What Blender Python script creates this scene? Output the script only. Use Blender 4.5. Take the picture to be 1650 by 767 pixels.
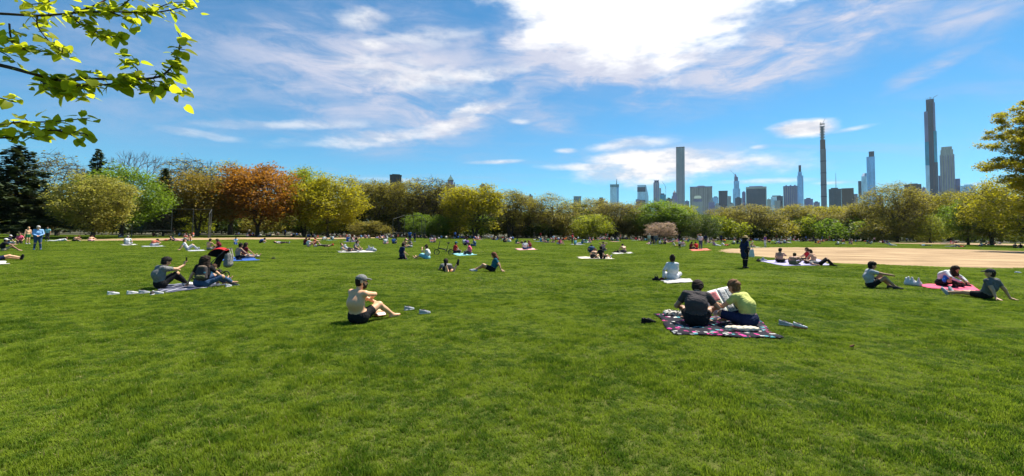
import bpy, bmesh, math, random
import numpy as np
from mathutils import Vector, Matrix
from math import radians, sin, cos, tan, pi, sqrt

for _o in list(bpy.data.objects):
    bpy.data.objects.remove(_o)
SC = bpy.context.scene
COL = SC.collection
rnd = random.Random(7)
NPR = np.random.RandomState(11)

# ------------------------------------------------------------------ camera
PW, PH = 1650.0, 767.0
FPX = 720.0
PITCH = radians(2.6)
ROLL = radians(0.72)
HOR = 373.5
PCX = 825.0
PCY = HOR - FPX * tan(PITCH)
CAMH = 1.75
_f = Vector((0, cos(PITCH), sin(PITCH)))
_u0 = Vector((0, -sin(PITCH), cos(PITCH)))
_r0 = Vector((1, 0, 0))
_R = cos(ROLL) * _r0 + sin(ROLL) * _u0
_U = cos(ROLL) * _u0 - sin(ROLL) * _r0
cam_d = bpy.data.cameras.new('camera')
cam_d.sensor_width = 36.0
cam_d.sensor_fit = 'HORIZONTAL'
cam_d.lens = 36.0 * FPX / PW
cam_d.shift_y = -(PH / 2 - PCY) / PW
cam_d.clip_start = 0.05
cam_d.clip_end = 20000
cam = bpy.data.objects.new('camera', cam_d)
COL.objects.link(cam)
cam.matrix_world = Matrix(((_R.x, _U.x, -_f.x, 0), (_R.y, _U.y, -_f.y, 0),
                           (_R.z, _U.z, -_f.z, CAMH), (0, 0, 0, 1)))
SC.camera = cam


def ray(x, y):
    return _f + _R * ((x - PCX) / FPX) - _U * ((y - PCY) / FPX)


def gp(x, y):                       # the lawn point under a pixel
    d = ray(x, y)
    t = -CAMH / min(d.z, -1e-4)
    return Vector((d.x * t, d.y * t, 0.0))


def dp(x, y, Y):                    # the point of a pixel's ray at depth Y
    d = ray(x, y)
    t = Y / d.y
    return Vector((d.x * t, Y, CAMH + d.z * t))


def horizon(x):
    return HOR + (x - PCX) * tan(ROLL)


def azel(x, y):
    d = ray(x, y).normalized()
    return math.atan2(d.x, d.y), math.asin(d.z)


# ------------------------------------------------------------------ light
SUN_EL, SUN_AZ = radians(60), radians(50)      # azimuth to the right of the view
sun_vec = Vector((sin(SUN_AZ) * cos(SUN_EL), cos(SUN_AZ) * cos(SUN_EL), sin(SUN_EL)))
sl = bpy.data.lights.new('sun', 'SUN')
sl.energy = 5.0
sl.angle = radians(0.53)
sl.color = (1.0, 0.93, 0.82)
so = bpy.data.objects.new('sun', sl)
COL.objects.link(so)
so.rotation_euler = (-sun_vec).to_track_quat('-Z', 'Y').to_euler()
so.location = (0, 0, 60)

SC.view_settings.view_transform = 'Standard'
SC.view_settings.look = 'None'
SC.view_settings.gamma = 1
SC.view_settings.exposure = 1.02
SC.view_settings.use_curve_mapping = False
SC.render.engine = 'CYCLES'
SC.cycles.max_bounces = 6
SC.cycles.diffuse_bounces = 3
SC.cycles.transmission_bounces = 4
SC.cycles.transparent_max_bounces = 6
SC.cycles.caustics_reflective = False
SC.cycles.caustics_refractive = False


# ------------------------------------------------------------------ node helpers
class NT:
    def __init__(s, tree):
        s.t = tree
        s.n = tree.nodes
        s.l = tree.links

    def node(s, kind, **kw):
        n = s.n.new(kind)
        for k, v in kw.items():
            setattr(n, k, v)
        return n

    def put(s, sock, v):
        if isinstance(v, bpy.types.NodeSocket):
            s.l.new(v, sock)
        elif v is not None:
            sock.default_value = v

    def math(s, op, a, b=None, c=None, clamp=False):
        n = s.node('ShaderNodeMath', operation=op)
        n.use_clamp = clamp
        for i, v in enumerate((a, b, c)):
            if v is not None:
                s.put(n.inputs[i], v)
        return n.outputs[0]

    def vmath(s, op, a, b=None):
        n = s.node('ShaderNodeVectorMath', operation=op)
        s.put(n.inputs[0], a)
        if b is not None:
            s.put(n.inputs[1], b)
        return n.outputs[1] if op in ('LENGTH', 'DOT_PRODUCT', 'DISTANCE') else n.outputs[0]

    def mixc(s, f, a, b):
        n = s.node('ShaderNodeMix', data_type='RGBA')
        s.put(n.inputs[0], f)
        s.put(n.inputs[6], a)
        s.put(n.inputs[7], b)
        return n.outputs[2]

    def noise(s, vec, scale, detail=4, rough=0.55, dist=0.0):
        n = s.node('ShaderNodeTexNoise')
        if vec is not None:
            s.l.new(vec, n.inputs['Vector'])
        n.inputs['Scale'].default_value = scale
        n.inputs['Detail'].default_value = detail
        n.inputs['Roughness'].default_value = rough
        n.inputs['Distortion'].default_value = dist
        return n.outputs[0]

    def smooth(s, x, a, b, lo=0.0, hi=1.0):
        n = s.node('ShaderNodeMapRange', interpolation_type='SMOOTHSTEP')
        s.put(n.inputs[0], x)
        n.inputs[1].default_value = a
        n.inputs[2].default_value = b
        n.inputs[3].default_value = lo
        n.inputs[4].default_value = hi
        return n.outputs[0]

    def scale(s, vec, sc):
        n = s.node('ShaderNodeMapping')
        s.l.new(vec, n.inputs[0])
        n.inputs['Scale'].default_value = sc
        return n.outputs[0]


def c4(c):
    return (c[0], c[1], c[2], 1.0)


def srgb(r, g, b):
    def f(v):
        v /= 255.0
        return v / 12.92 if v <= 0.04045 else ((v + 0.055) / 1.055) ** 2.4
    return (f(r), f(g), f(b))


# ------------------------------------------------------------------ world: sky and clouds
SC.world = bpy.data.worlds.new('World')
SC.world.use_nodes = True
wt = NT(SC.world.node_tree)
wt.n.clear()
SKY_STR = 0.057
sky = wt.node('ShaderNodeTexSky', sky_type='NISHITA')
sky.sun_disc = False
sky.sun_elevation = SUN_EL
sky.sun_rotation = SUN_AZ
sky.altitude = 50
sky.air_density = 1.0
sky.dust_density = 0.0
sky.ozone_density = 3.0
hsv = wt.node('ShaderNodeHueSaturation')
hsv.inputs['Hue'].default_value = 0.483
hsv.inputs['Saturation'].default_value = 1.15
hsv.inputs['Value'].default_value = 1.0
wt.l.new(sky.outputs[0], hsv.inputs['Color'])
TINT = wt.node('ShaderNodeMix', data_type='RGBA', blend_type='MULTIPLY')
TINT.inputs[0].default_value = 1.0
wt.l.new(hsv.outputs[0], TINT.inputs[6])
TINT.inputs[7].default_value = (0.54, 0.95, 1.17, 1)
skycol = TINT.outputs[2]
tc = wt.node('ShaderNodeTexCoord')
D = wt.vmath('NORMALIZE', tc.outputs['Generated'])
sep = wt.node('ShaderNodeSeparateXYZ')
wt.l.new(D, sep.inputs[0])
AZ = wt.math('ARCTAN2', sep.outputs[0], sep.outputs[1])
EL = wt.math('ARCSINE', sep.outputs[2])
# the cloud layer: the direction carried onto a flat deck overhead
zc = wt.math('MAXIMUM', wt.math('ADD', sep.outputs[2], 0.09), 0.05)
cmb = wt.node('ShaderNodeCombineXYZ')
wt.put(cmb.inputs[0], wt.math('DIVIDE', sep.outputs[0], zc))
wt.put(cmb.inputs[1], wt.math('DIVIDE', sep.outputs[1], zc))
deck = cmb.outputs[0]
ae = wt.node('ShaderNodeCombineXYZ')
wt.put(ae.inputs[0], AZ)
wt.put(ae.inputs[1], EL)
AE = ae.outputs[0]
# warp for cloud outlines
wn = wt.node('ShaderNodeTexNoise')
wt.l.new(wt.scale(AE, (7, 19, 1)), wn.inputs['Vector'])
wn.inputs['Scale'].default_value = 1.0
wn.inputs['Detail'].default_value = 5
wn.inputs['Roughness'].default_value = 0.62
wvec = wt.vmath('SUBTRACT', wn.outputs[1], (0.5, 0.5, 0.5))


def cloud(px, py, rx, ry, rot, soft, warp):
    a0, e0 = azel(px, py)
    a1, _ = azel(px + rx, py)
    _, e1 = azel(px, py - ry)
    sx, sy = abs(a1 - a0), abs(e1 - e0)
    p = wt.vmath('ADD', AE, wt.vmath('MULTIPLY', wvec, (sx * warp, sy * warp * 1.6, 0)))
    m = wt.node('ShaderNodeMapping', vector_type='TEXTURE')
    wt.l.new(p, m.inputs[0])
    m.inputs['Location'].default_value = (a0, e0, 0)
    m.inputs['Rotation'].default_value = (0, 0, radians(rot))
    m.inputs['Scale'].default_value = (sx, sy, 1)
    r = wt.vmath('LENGTH', m.outputs[0])
    return wt.smooth(r, 1.0, 1.0 - soft)


# streaked cirrus noise on the deck
rotm = wt.node('ShaderNodeMapping')
wt.l.new(deck, rotm.inputs[0])
rotm.inputs['Rotation'].default_value = (0, 0, radians(-28))
rotm.inputs['Scale'].default_value = (0.30, 1.0, 1)
cir = wt.noise(rotm.outputs[0], 1.7, 5, 0.6, 0.9)
cir2 = wt.noise(wt.scale(AE, (5, 16, 1)), 1.6, 7, 0.66, 0.7)
lump = wt.noise(wt.scale(AE, (9, 22, 1)), 1.3, 5, 0.62, 0.0)


def addm(items):
    out = None
    for m, w in items:
        v = wt.math('MULTIPLY', m, w)
        out = v if out is None else wt.math('MAXIMUM', out, v)
    return out


veil = addm([(cloud(640, 130, 470, 165, 0, 0.9, 0.45), 1.05),
             (cloud(700, 205, 220, 48, 14, 0.9, 0.5), 1.0),
             (cloud(985, 70, 330, 150, 0, 0.7, 0.5), 1.35),
             (cloud(1260, 85, 480, 95, 12, 0.8, 0.5), 1.2),
             (cloud(1500, 112, 150, 20, 20, 0.9, 0.8), 0.9),
             (cloud(1560, 25, 220, 60, 10, 0.9, 0.5), 0.85),
             (cloud(250, 130, 300, 150, 0, 0.9, 0.4), 0.55),
             (cloud(870, 190, 110, 34, -12, 0.9, 0.7), 0.8),
             (cloud(1060, 250, 330, 45, 0, 0.95, 0.5), 0.6)])
streak = wt.smooth(wt.math('MULTIPLY_ADD', cir2, 0.6, wt.math('MULTIPLY', cir, 0.4)), 0.36, 0.62)
veil_f = wt.math('MULTIPLY', veil, wt.math('MULTIPLY_ADD', streak, 0.84, 0.18), clamp=True)
# thin cirrus carried on over the rest of the sky
gen = wt.math('MULTIPLY', wt.smooth(cir, 0.46, 0.75), 0.34)
gen = wt.math('MULTIPLY', gen, wt.smooth(EL, 0.02, 0.16))
veil_f = wt.math('MAXIMUM', veil_f, gen)
puff = addm([(cloud(1090, 270, 250, 32, 1, 0.75, 1.2), 1.05),
             (cloud(1060, 254, 140, 20, 0, 0.6, 1.0), 1.0),
             (cloud(960, 268, 110, 10, 0, 0.7, 1.0), 0.75),
             (cloud(1010, 231, 85, 12, 6, 0.85, 1.1), 0.75),
             (cloud(1295, 207, 70, 19, 0, 0.7, 0.9), 1.5),
             (cloud(1370, 208, 60, 5, 5, 0.9, 0.9), 0.5),
             (cloud(1225, 237, 22, 5, 0, 0.9, 0.6), 0.6),
             (cloud(800, 260, 60, 5, 3, 0.9, 0.7), 0.7),
             (cloud(912, 243, 26, 6, 0, 0.9, 0.7), 0.7),
             (cloud(578, 30, 62, 24, 0, 0.95, 1.4), 0.7),
             (cloud(598, 72, 40, 13, 0, 0.9, 0.9), 0.75),
             (cloud(745, 188, 115, 18, 22, 0.9, 1.2), 0.85),
             (cloud(620, 222, 190, 16, 9, 0.9, 1.3), 0.65),
             (cloud(770, 122, 120, 15, 8, 0.9, 1.3), 0.7),
             (cloud(660, 125, 150, 34, -5, 0.9, 1.3), 0.65),
             (cloud(838, 196, 22, 7, 0, 0.9, 1.2), 0.6),
             (cloud(480, 200, 170, 12, 6, 0.9, 1.4), 0.5),
             (cloud(330, 215, 90, 10, -4, 0.9, 1.3), 0.45),
             (cloud(690, 60, 120, 16, 10, 0.9, 1.4), 0.45),
             (cloud(1340, 294, 40, 4, 0, 0.9, 0.6), 0.5),
             (cloud(1230, 292, 110, 6, 0, 0.9, 0.8), 0.6),
             (cloud(1590, 296, 70, 5, 0, 0.9, 0.8), 0.5),
             (cloud(640, 290, 90, 5, 0, 0.9, 0.7), 0.4)])
# the thick bank that stands before the sun, blown out to white
bank = addm([(cloud(1025, -15, 310, 165, 0, 0.45, 0.9), 1.0),
             (cloud(1130, -50, 420, 128, 9, 0.5, 0.9), 1.0),
             (cloud(1060, -330, 460, 330, 0, 0.4, 0.3), 1.0)])
puff_f = wt.math('MULTIPLY', puff, wt.math('MULTIPLY_ADD', wt.smooth(lump, 0.3, 0.62), 0.55, 0.58), clamp=True)
veil_col = wt.mixc(veil_f, (3.7, 4.5, 6.4, 1), (5.6, 5.9, 7.2, 1))
puff_col = wt.mixc(wt.smooth(lump, 0.35, 0.6), (6.2, 6.3, 7.0, 1), (9.2, 9.0, 8.9, 1))
col = wt.mixc(veil_f, skycol, veil_col)
col = wt.mixc(puff_f, col, puff_col)
col = wt.mixc(bank, col, (10.5, 10.3, 10.1, 1))
# the ground half of the sphere: dull green-grey
col = wt.mixc(wt.smooth(EL, -0.01, -0.04), col, (0.5, 0.6, 0.4, 1))
bg = wt.node('ShaderNodeBackground')
wt.l.new(col, bg.inputs[0])
bg.inputs[1].default_value = SKY_STR
SC.world.cycles.sampling_method = 'MANUAL'
SC.world.cycles.sample_map_resolution = 256
wo = wt.node('ShaderNodeOutputWorld')
wt.l.new(bg.outputs[0], wo.inputs[0])


# ------------------------------------------------------------------ object helpers
def tag(o, label=None, cat=None, group=None, kind=None):
    if label:
        o['label'] = label
    if cat:
        o['category'] = cat
    if group:
        o['group'] = group
    if kind:
        o['kind'] = kind
    return o


def link_mesh(name, me, parent=None):
    o = bpy.data.objects.new(name, me)
    COL.objects.link(o)
    if parent is not None:
        o.parent = parent
    return o


def np_mesh(name, V, quads=None, tris=None, mats=(), matidx=None, smooth=False):
    V = np.asarray(V, dtype=np.float32).reshape(-1, 3)
    me = bpy.data.meshes.new(name)
    me.vertices.add(len(V))
    me.vertices.foreach_set('co', V.ravel())
    q = np.zeros((0, 4), np.int32) if quads is None else np.asarray(quads, np.int32).reshape(-1, 4)
    t = np.zeros((0, 3), np.int32) if tris is None else np.asarray(tris, np.int32).reshape(-1, 3)
    nl = q.size + t.size
    me.loops.add(nl)
    me.loops.foreach_set('vertex_index', np.concatenate([q.ravel(), t.ravel()]))
    npoly = len(q) + len(t)
    me.polygons.add(npoly)
    ls = np.concatenate([np.arange(len(q)) * 4, q.size + np.arange(len(t)) * 3]).astype(np.int32)
    me.polygons.foreach_set('loop_start', ls)
    for m in mats:
        me.materials.append(m)
    if matidx is not None:
        me.polygons.foreach_set('material_index', np.asarray(matidx, np.int32))
    if smooth:
        me.polygons.foreach_set('use_smooth', np.ones(npoly, bool))
    me.update(calc_edges=True)
    return me


def empty(name, loc=(0, 0, 0), rz=0.0):
    o = bpy.data.objects.new(name, None)
    COL.objects.link(o)
    o.location = loc
    o.rotation_euler = (0, 0, rz)
    o.empty_display_size = 0.2
    return o


def copy_tree(o, parent=None):
    c = o.copy()
    COL.objects.link(c)
    c.parent = parent
    for ch in o.children:
        copy_tree(ch, c)
    return c


class MB:
    """collects boxes, tubes, sheets; build() links them as one mesh object"""

    def __init__(s):
        s.v = []
        s.f = []

    def add(s, vs, fs):
        b = len(s.v)
        s.v += [tuple(p) for p in vs]
        s.f += [tuple(b + i for i in f) for f in fs]

    def box(s, a, b, M=None):
        vs = [Vector((x, y, z)) for z in (a[2], b[2]) for y in (a[1], b[1]) for x in (a[0], b[0])]
        if M is not None:
            vs = [M @ p for p in vs]
        s.add(vs, [(0, 2, 3, 1), (4, 5, 7, 6), (0, 1, 5, 4), (2, 6, 7, 3), (0, 4, 6, 2), (1, 3, 7, 5)])

    def prism(s, pts, z0, z1, top=None):
        n = len(pts)
        tp = top if top is not None else pts
        vs = [(p[0], p[1], z0) for p in pts] + [(p[0], p[1], z1) for p in tp]
        fs = [(i, (i + 1) % n, n + (i + 1) % n, n + i) for i in range(n)]
        fs += [tuple(range(n))[::-1], tuple(range(n, 2 * n))]
        s.add(vs, fs)

    def tube(s, path, rad, n=6, caps=True):
        P = [Vector(p) for p in path]
        if not isinstance(rad, (list, tuple)):
            rad = [rad] * len(P)
        rings = []
        prev = None
        for i, p in enumerate(P):
            d = (P[min(i + 1, len(P) - 1)] - P[max(i - 1, 0)])
            if d.length < 1e-9:
                d = Vector((0, 0, 1))
            d.normalize()
            if prev is None:
                a = d.orthogonal().normalized()
            else:
                a = (prev - d * prev.dot(d))
                a = a.normalized() if a.length > 1e-6 else d.orthogonal().normalized()
            prev = a
            b = d.cross(a)
            rings.append([p + (a * cos(2 * pi * k / n) + b * sin(2 * pi * k / n)) * rad[i] for k in range(n)])
        vs = [q for r in rings for q in r]
        fs = []
        for i in range(len(P) - 1):
            for k in range(n):
                fs.append((i * n + k, i * n + (k + 1) % n, (i + 1) * n + (k + 1) % n, (i + 1) * n + k))
        if caps:
            fs.append(tuple(range(n))[::-1])
            fs.append(tuple((len(P) - 1) * n + k for k in range(n)))
        s.add(vs, fs)

    def torus(s, c, ax, R, r, n=28, m=6):
        ax = Vector(ax).normalized()
        a = ax.orthogonal().normalized()
        b = ax.cross(a)
        vs, fs = [], []
        for i in range(n):
            t = 2 * pi * i / n
            d = a * cos(t) + b * sin(t)
            for k in range(m):
                u = 2 * pi * k / m
                vs.append(Vector(c) + d * (R + r * cos(u)) + ax * (r * sin(u)))
        for i in range(n):
            for k in range(m):
                fs.append((i * m + k, ((i + 1) % n) * m + k, ((i + 1) % n) * m + (k + 1) % m, i * m + (k + 1) % m))
        s.add(vs, fs)

    def sheet(s, fn, nu, nv, thick=0.0, M=None):
        vs = [Vector(fn(i / nu, j / nv)) for j in range(nv + 1) for i in range(nu + 1)]
        fs = [(j * (nu + 1) + i, j * (nu + 1) + i + 1, (j + 1) * (nu + 1) + i + 1, (j + 1) * (nu + 1) + i)
              for j in range(nv) for i in range(nu)]
        if thick:
            n = len(vs)
            vs2 = [p - Vector((0, 0, thick)) for p in vs]
            fs2 = [tuple(n + i for i in f[::-1]) for f in fs]
            rim = [i for i in range(nu + 1)] + [j * (nu + 1) + nu for j in range(1, nv + 1)] + \
                  [nv * (nu + 1) + i for i in range(nu - 1, -1, -1)] + [j * (nu + 1) for j in range(nv - 1, 0, -1)]
            rf = [(rim[k], n + rim[k], n + rim[(k + 1) % len(rim)], rim[(k + 1) % len(rim)]) for k in range(len(rim))]
            vs, fs = vs + vs2, fs + fs2 + rf
        if M is not None:
            vs = [M @ p for p in vs]
        s.add(vs, fs)

    def build(s, name, mat, parent=None, smooth=False):
        me = bpy.data.meshes.new(name)
        me.from_pydata(s.v, [], s.f)
        me.materials.append(mat)
        if smooth:
            me.polygons.foreach_set('use_smooth', [True] * len(me.polygons))
        me.update()
        return link_mesh(name, me, parent)


# ------------------------------------------------------------------ materials
_mats = {}


def new_mat(name):
    m = bpy.data.materials.new(name)
    m.use_nodes = True
    t = NT(m.node_tree)
    b = m.node_tree.nodes['Principled BSDF']
    return m, t, b


def plain(name, col, rough=0.7, var=0.18, scale=6.0, metal=0.0, spec=0.35):
    key = ('plain', name)
    if key in _mats:
        return _mats[key]
    m, t, b = new_mat(name)
    tc_ = t.node('ShaderNodeTexCoord')
    n = t.noise(tc_.outputs['Object'], scale, 4, 0.6)
    f = t.smooth(n, 0.25, 0.75)
    d = tuple(max(0.0, x * (1 - var)) for x in col)
    l = tuple(min(1.0, x * (1 + var)) for x in col)
    t.put(b.inputs['Base Color'], t.mixc(f, c4(d), c4(l)))
    b.inputs['Roughness'].default_value = rough
    b.inputs['Metallic'].default_value = metal
    b.inputs['Specular IOR Level'].default_value = spec
    _mats[key] = m
    return m


def cloth(col, name=None):
    key = ('cloth', tuple(round(x, 3) for x in col))
    if key in _mats:
        return _mats[key]
    m, t, b = new_mat('cloth')
    tc_ = t.node('ShaderNodeTexCoord')
    n = t.noise(tc_.outputs['Object'], 9.0, 3, 0.6)
    f = t.smooth(n, 0.25, 0.75)
    t.put(b.inputs['Base Color'], t.mixc(f, c4([x * 0.86 for x in col]), c4([min(1, x * 1.1) for x in col])))
    b.inputs['Roughness'].default_value = 0.85
    b.inputs['Specular IOR Level'].default_value = 0.15
    bp = t.node('ShaderNodeBump')
    bp.inputs['Strength'].default_value = 0.9
    bp.inputs['Distance'].default_value = 0.025
    t.put(bp.inputs['Height'], t.noise(t.scale(tc_.outputs['Object'], (1, 1, 0.5)), 16.0, 4, 0.5, 0.8))
    t.l.new(bp.outputs[0], b.inputs['Normal'])
    _mats[key] = m
    return m


def skin(col):
    key = ('skin', tuple(round(x, 3) for x in col))
    if key in _mats:
        return _mats[key]
    m, t, b = new_mat('skin')
    tc_ = t.node('ShaderNodeTexCoord')
    n = t.noise(tc_.outputs['Object'], 12.0, 3, 0.6)
    t.put(b.inputs['Base Color'], t.mixc(t.smooth(n, 0.3, 0.7), c4((col[0] * 0.97, col[1] * 0.94, col[2] * 0.93)), c4(col)))
    b.inputs['Roughness'].default_value = 0.52
    b.inputs['Specular IOR Level'].default_value = 0.4
    _mats[key] = m
    return m


def leafmat(name, c1, c2, trans=0.55, rough=0.55):
    m, t, b = new_mat(name)
    g = t.node('ShaderNodeNewGeometry')
    tc_ = t.node('ShaderNodeTexCoord')
    n = t.noise(tc_.outputs['Object'], 0.55, 2, 0.5)
    f = t.math('MULTIPLY_ADD', g.outputs['Random Per Island'], 0.55, t.math('MULTIPLY', t.smooth(n, 0.3, 0.7), 0.45))
    colr = t.mixc(f, c4(c1), c4(c2))
    t.put(b.inputs['Base Color'], colr)
    b.inputs['Roughness'].default_value = rough
    b.inputs['Specular IOR Level'].default_value = 0.25
    tr = t.node('ShaderNodeBsdfTranslucent')
    tcol = t.node('ShaderNodeMix', data_type='RGBA', blend_type='MULTIPLY')
    tcol.inputs[0].default_value = 1.0
    t.l.new(colr, tcol.inputs[6])
    tcol.inputs[7].default_value = (1.25, 1.25, 0.7, 1)
    t.l.new(tcol.outputs[2], tr.inputs[0])
    mx = t.node('ShaderNodeMixShader')
    mx.inputs[0].default_value = trans
    t.l.new(b.outputs[0], mx.inputs[1])
    t.l.new(tr.outputs[0], mx.inputs[2])
    out = m.node_tree.nodes['Material Output']
    t.l.new(mx.outputs[0], out.inputs[0])
    return m


def barkmat(name, col):
    m, t, b = new_mat(name)
    tc_ = t.node('ShaderNodeTexCoord')
    n = t.noise(t.scale(tc_.outputs['Object'], (6, 6, 1)), 1.6, 5, 0.65)
    t.put(b.inputs['Base Color'], t.mixc(t.smooth(n, 0.3, 0.7), c4([x * 0.55 for x in col]), c4([x * 1.3 for x in col])))
    b.inputs['Roughness'].default_value = 0.9
    b.inputs['Specular IOR Level'].default_value = 0.1
    bp = t.node('ShaderNodeBump')
    bp.inputs['Strength'].default_value = 0.6
    bp.inputs['Distance'].default_value = 0.05
    t.put(bp.inputs['Height'], n)
    t.l.new(bp.outputs[0], b.inputs['Normal'])
    return m


BARK = barkmat('bark_dark', (0.075, 0.062, 0.048))
BARK_GREY = barkmat('bark_grey', (0.15, 0.14, 0.135))

# ------------------------------------------------------------------ ground and lawn


def lawn_color(t, pos):
    """patchy spring grass: yellow green and deep green in drifts, dark clumps partly painted shade, thin straw here and there"""
    a = t.noise(pos, 4.0, 5, 0.68)
    b = t.noise(pos, 0.16, 3, 0.5)
    c = t.noise(pos, 0.7, 4, 0.6)
    f = t.math('MULTIPLY_ADD', a, 0.58, t.math('MULTIPLY_ADD', b, 0.16, t.math('MULTIPLY', c, 0.26)))
    col_ = t.mixc(t.smooth(f, 0.425, 0.565), c4((0.045, 0.110, 0.006)), c4((0.200, 0.275, 0.018)))  # dark end also puts the shade between taller blades into the colour
    dry = t.smooth(t.noise(pos, 0.75, 6, 0.7), 0.58, 0.72)
    return t.mixc(t.math('MULTIPLY', dry, 0.38), col_, c4((0.29, 0.27, 0.06)))


m_ground, t, b = new_mat('lawn')
geo = t.node('ShaderNodeNewGeometry')
t.put(b.inputs['Base Color'], t.mixc(t.smooth(t.noise(geo.outputs['Position'], 5.0, 5, 0.7), 0.35, 0.65), c4((0.050, 0.075, 0.010)), c4((0.105, 0.120, 0.026))))
b.inputs['Roughness'].default_value = 0.9
b.inputs['Specular IOR Level'].default_value = 0.05
bp = t.node('ShaderNodeBump')
bp.inputs['Strength'].default_value = 0.9
bp.inputs['Distance'].default_value = 0.08
t.put(bp.inputs['Height'], t.noise(geo.outputs['Position'], 7.0, 6, 0.7))
t.l.new(bp.outputs[0], b.inputs['Normal'])
mb = MB()
mb.add([(-9000, -9000, 0), (9000, -9000, 0), (9000, 9000, 0), (-9000, 9000, 0)], [(0, 1, 2, 3)])
g = mb.build('lawn_ground', m_ground)
tag(g, kind='structure')

# leaf litter under the trees, beyond the mown edge
m_lit, t, b = new_mat('leaf_litter')
geo = t.node('ShaderNodeNewGeometry')
t.put(b.inputs['Base Color'], t.mixc(t.smooth(t.noise(geo.outputs['Position'], 0.4, 5, 0.65), 0.35, 0.65), c4((0.035, 0.045, 0.012)), c4((0.085, 0.070, 0.035))))
b.inputs['Roughness'].default_value = 0.95
mb = MB()
_e = [(-400, 98)] + [tuple(dp(px, horizon(px), yy)[:2]) for px, yy in ((-100, 92), (40, 90), (180, 92), (300, 100), (420, 112), (560, 118), (700, 119), (850, 122), (1000, 124), (1150, 132), (1300, 150), (1450, 152), (1560, 150), (1700, 150))] + [(500, 150), (500, 420), (-400, 420)]
LITTER = _e
mb.add([(x_, y_, 0.006) for x_, y_ in _e], [tuple(range(len(_e)))])
tag(mb.build('woodland_floor', m_lit), kind='structure')

# dirt infields
m_dirt, t, b = new_mat('infield_dirt')
geo = t.node('ShaderNodeNewGeometry')
n1 = t.noise(t.scale(geo.outputs['Position'], (0.5, 1, 1)), 0.35, 5, 0.6)
n2 = t.noise(geo.outputs['Position'], 9.0, 4, 0.7)
dc = t.mixc(t.smooth(t.math('MULTIPLY_ADD', n1, 0.7, t.math('MULTIPLY', n2, 0.3)), 0.35, 0.68), c4((0.22, 0.15, 0.085)), c4((0.43, 0.31, 0.18)))
t.put(b.inputs['Base Color'], dc)
b.inputs['Roughness'].default_value = 0.95
b.inputs['Specular IOR Level'].default_value = 0.05
bp = t.node('ShaderNodeBump')
bp.inputs['Strength'].default_value = 0.5
bp.inputs['Distance'].default_value = 0.03
t.put(bp.inputs['Height'], n2)
t.l.new(bp.outputs[0], b.inputs['Normal'])
DIRT = []


def smooth_poly(pts, it=3):
    for _ in range(it):
        q = []
        for i in range(len(pts)):
            a, b_ = pts[i], pts[(i + 1) % len(pts)]
            q += [(a[0] * .75 + b_[0] * .25, a[1] * .75 + b_[1] * .25), (a[0] * .25 + b_[0] * .75, a[1] * .25 + b_[1] * .75)]
        pts = q
    return pts


def dirt(name, px, z, it=3):
    pts = smooth_poly([tuple(gp(*p)[:2]) for p in px], it)
    pts = [(x + 0.3 * sin(x * 3.1 + y), y + 0.16 * sin(y * 2.7 + x * 1.3) + 0.10 * sin(x * 5.3)) for x, y in pts]
    DIRT.append(np.array(pts))
    m_ = MB()
    m_.add([(x, y, z) for x, y in pts], [tuple(range(len(pts)))])
    o = m_.build(name, m_dirt)
    tag(o, kind='structure')
    return o


dirt('dirt_infield', [(1146, 404), (1180, 399.3), (1290, 398.3), (1420, 399), (1560, 402), (1700, 406.5), (1900, 411),
                      (2300, 424), (2300, 452), (1800, 437), (1650, 433), (1500, 430), (1330, 424), (1230, 414.5), (1175, 408)], 0.008, 2)
dirt('dirt_infield_far', [(1395, 391.6), (1500, 390.2), (1640, 393.2), (1900, 397), (1900, 400), (1640, 395.6), (1500, 393.8)], 0.012, 1)
dirt('dirt_infield_left', [(100, 387.6), (180, 384.6), (330, 383), (520, 382.4), (640, 382.6), (560, 385.2), (420, 385.8), (300, 386.6), (170, 388.2)], 0.012, 1)
dirt('dirt_infield_middle', [(830, 383.4), (900, 382.8), (980, 383.2), (930, 385), (860, 385.2)], 0.012, 1)


def in_poly(P, poly):
    x, y = P[:, 0], P[:, 1]
    r = np.zeros(len(P), bool)
    j = len(poly) - 1
    for i in range(len(poly)):
        xi, yi = poly[i]
        xj, yj = poly[j]
        c = ((yi > y) != (yj > y)) & (x < (xj - xi) * (y - yi) / (yj - yi + 1e-12) + xi)
        r ^= c
        j = i
    return r


KEEP_OFF = []          # blanket outlines and seats: no grass instance is set there


def grass_material():
    m, t, b = new_mat('grass_blades')
    geo = t.node('ShaderNodeNewGeometry')
    colr = lawn_color(t, geo.outputs['Position'])
    r = geo.outputs['Random Per Island']
    colr = t.mixc(t.smooth(r, 0.0, 1.0, 0.0, 0.35), colr, c4((0.23, 0.31, 0.02)))
    straw = t.smooth(r, 0.965, 0.975)
    colr = t.mixc(straw, colr, c4((0.34, 0.30, 0.12)))
    t.put(b.inputs['Base Color'], colr)
    b.inputs['Roughness'].default_value = 0.6
    b.inputs['Specular IOR Level'].default_value = 0.12
    tr = t.node('ShaderNodeBsdfTranslucent')
    t.l.new(colr, tr.inputs[0])
    mx = t.node('ShaderNodeMixShader')
    mx.inputs[0].default_value = 0.5
    t.l.new(b.outputs[0], mx.inputs[1])
    t.l.new(tr.outputs[0], mx.inputs[2])
    t.l.new(mx.outputs[0], m.node_tree.nodes['Material Output'].inputs[0])
    return m


M_GRASS = grass_material()


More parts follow.
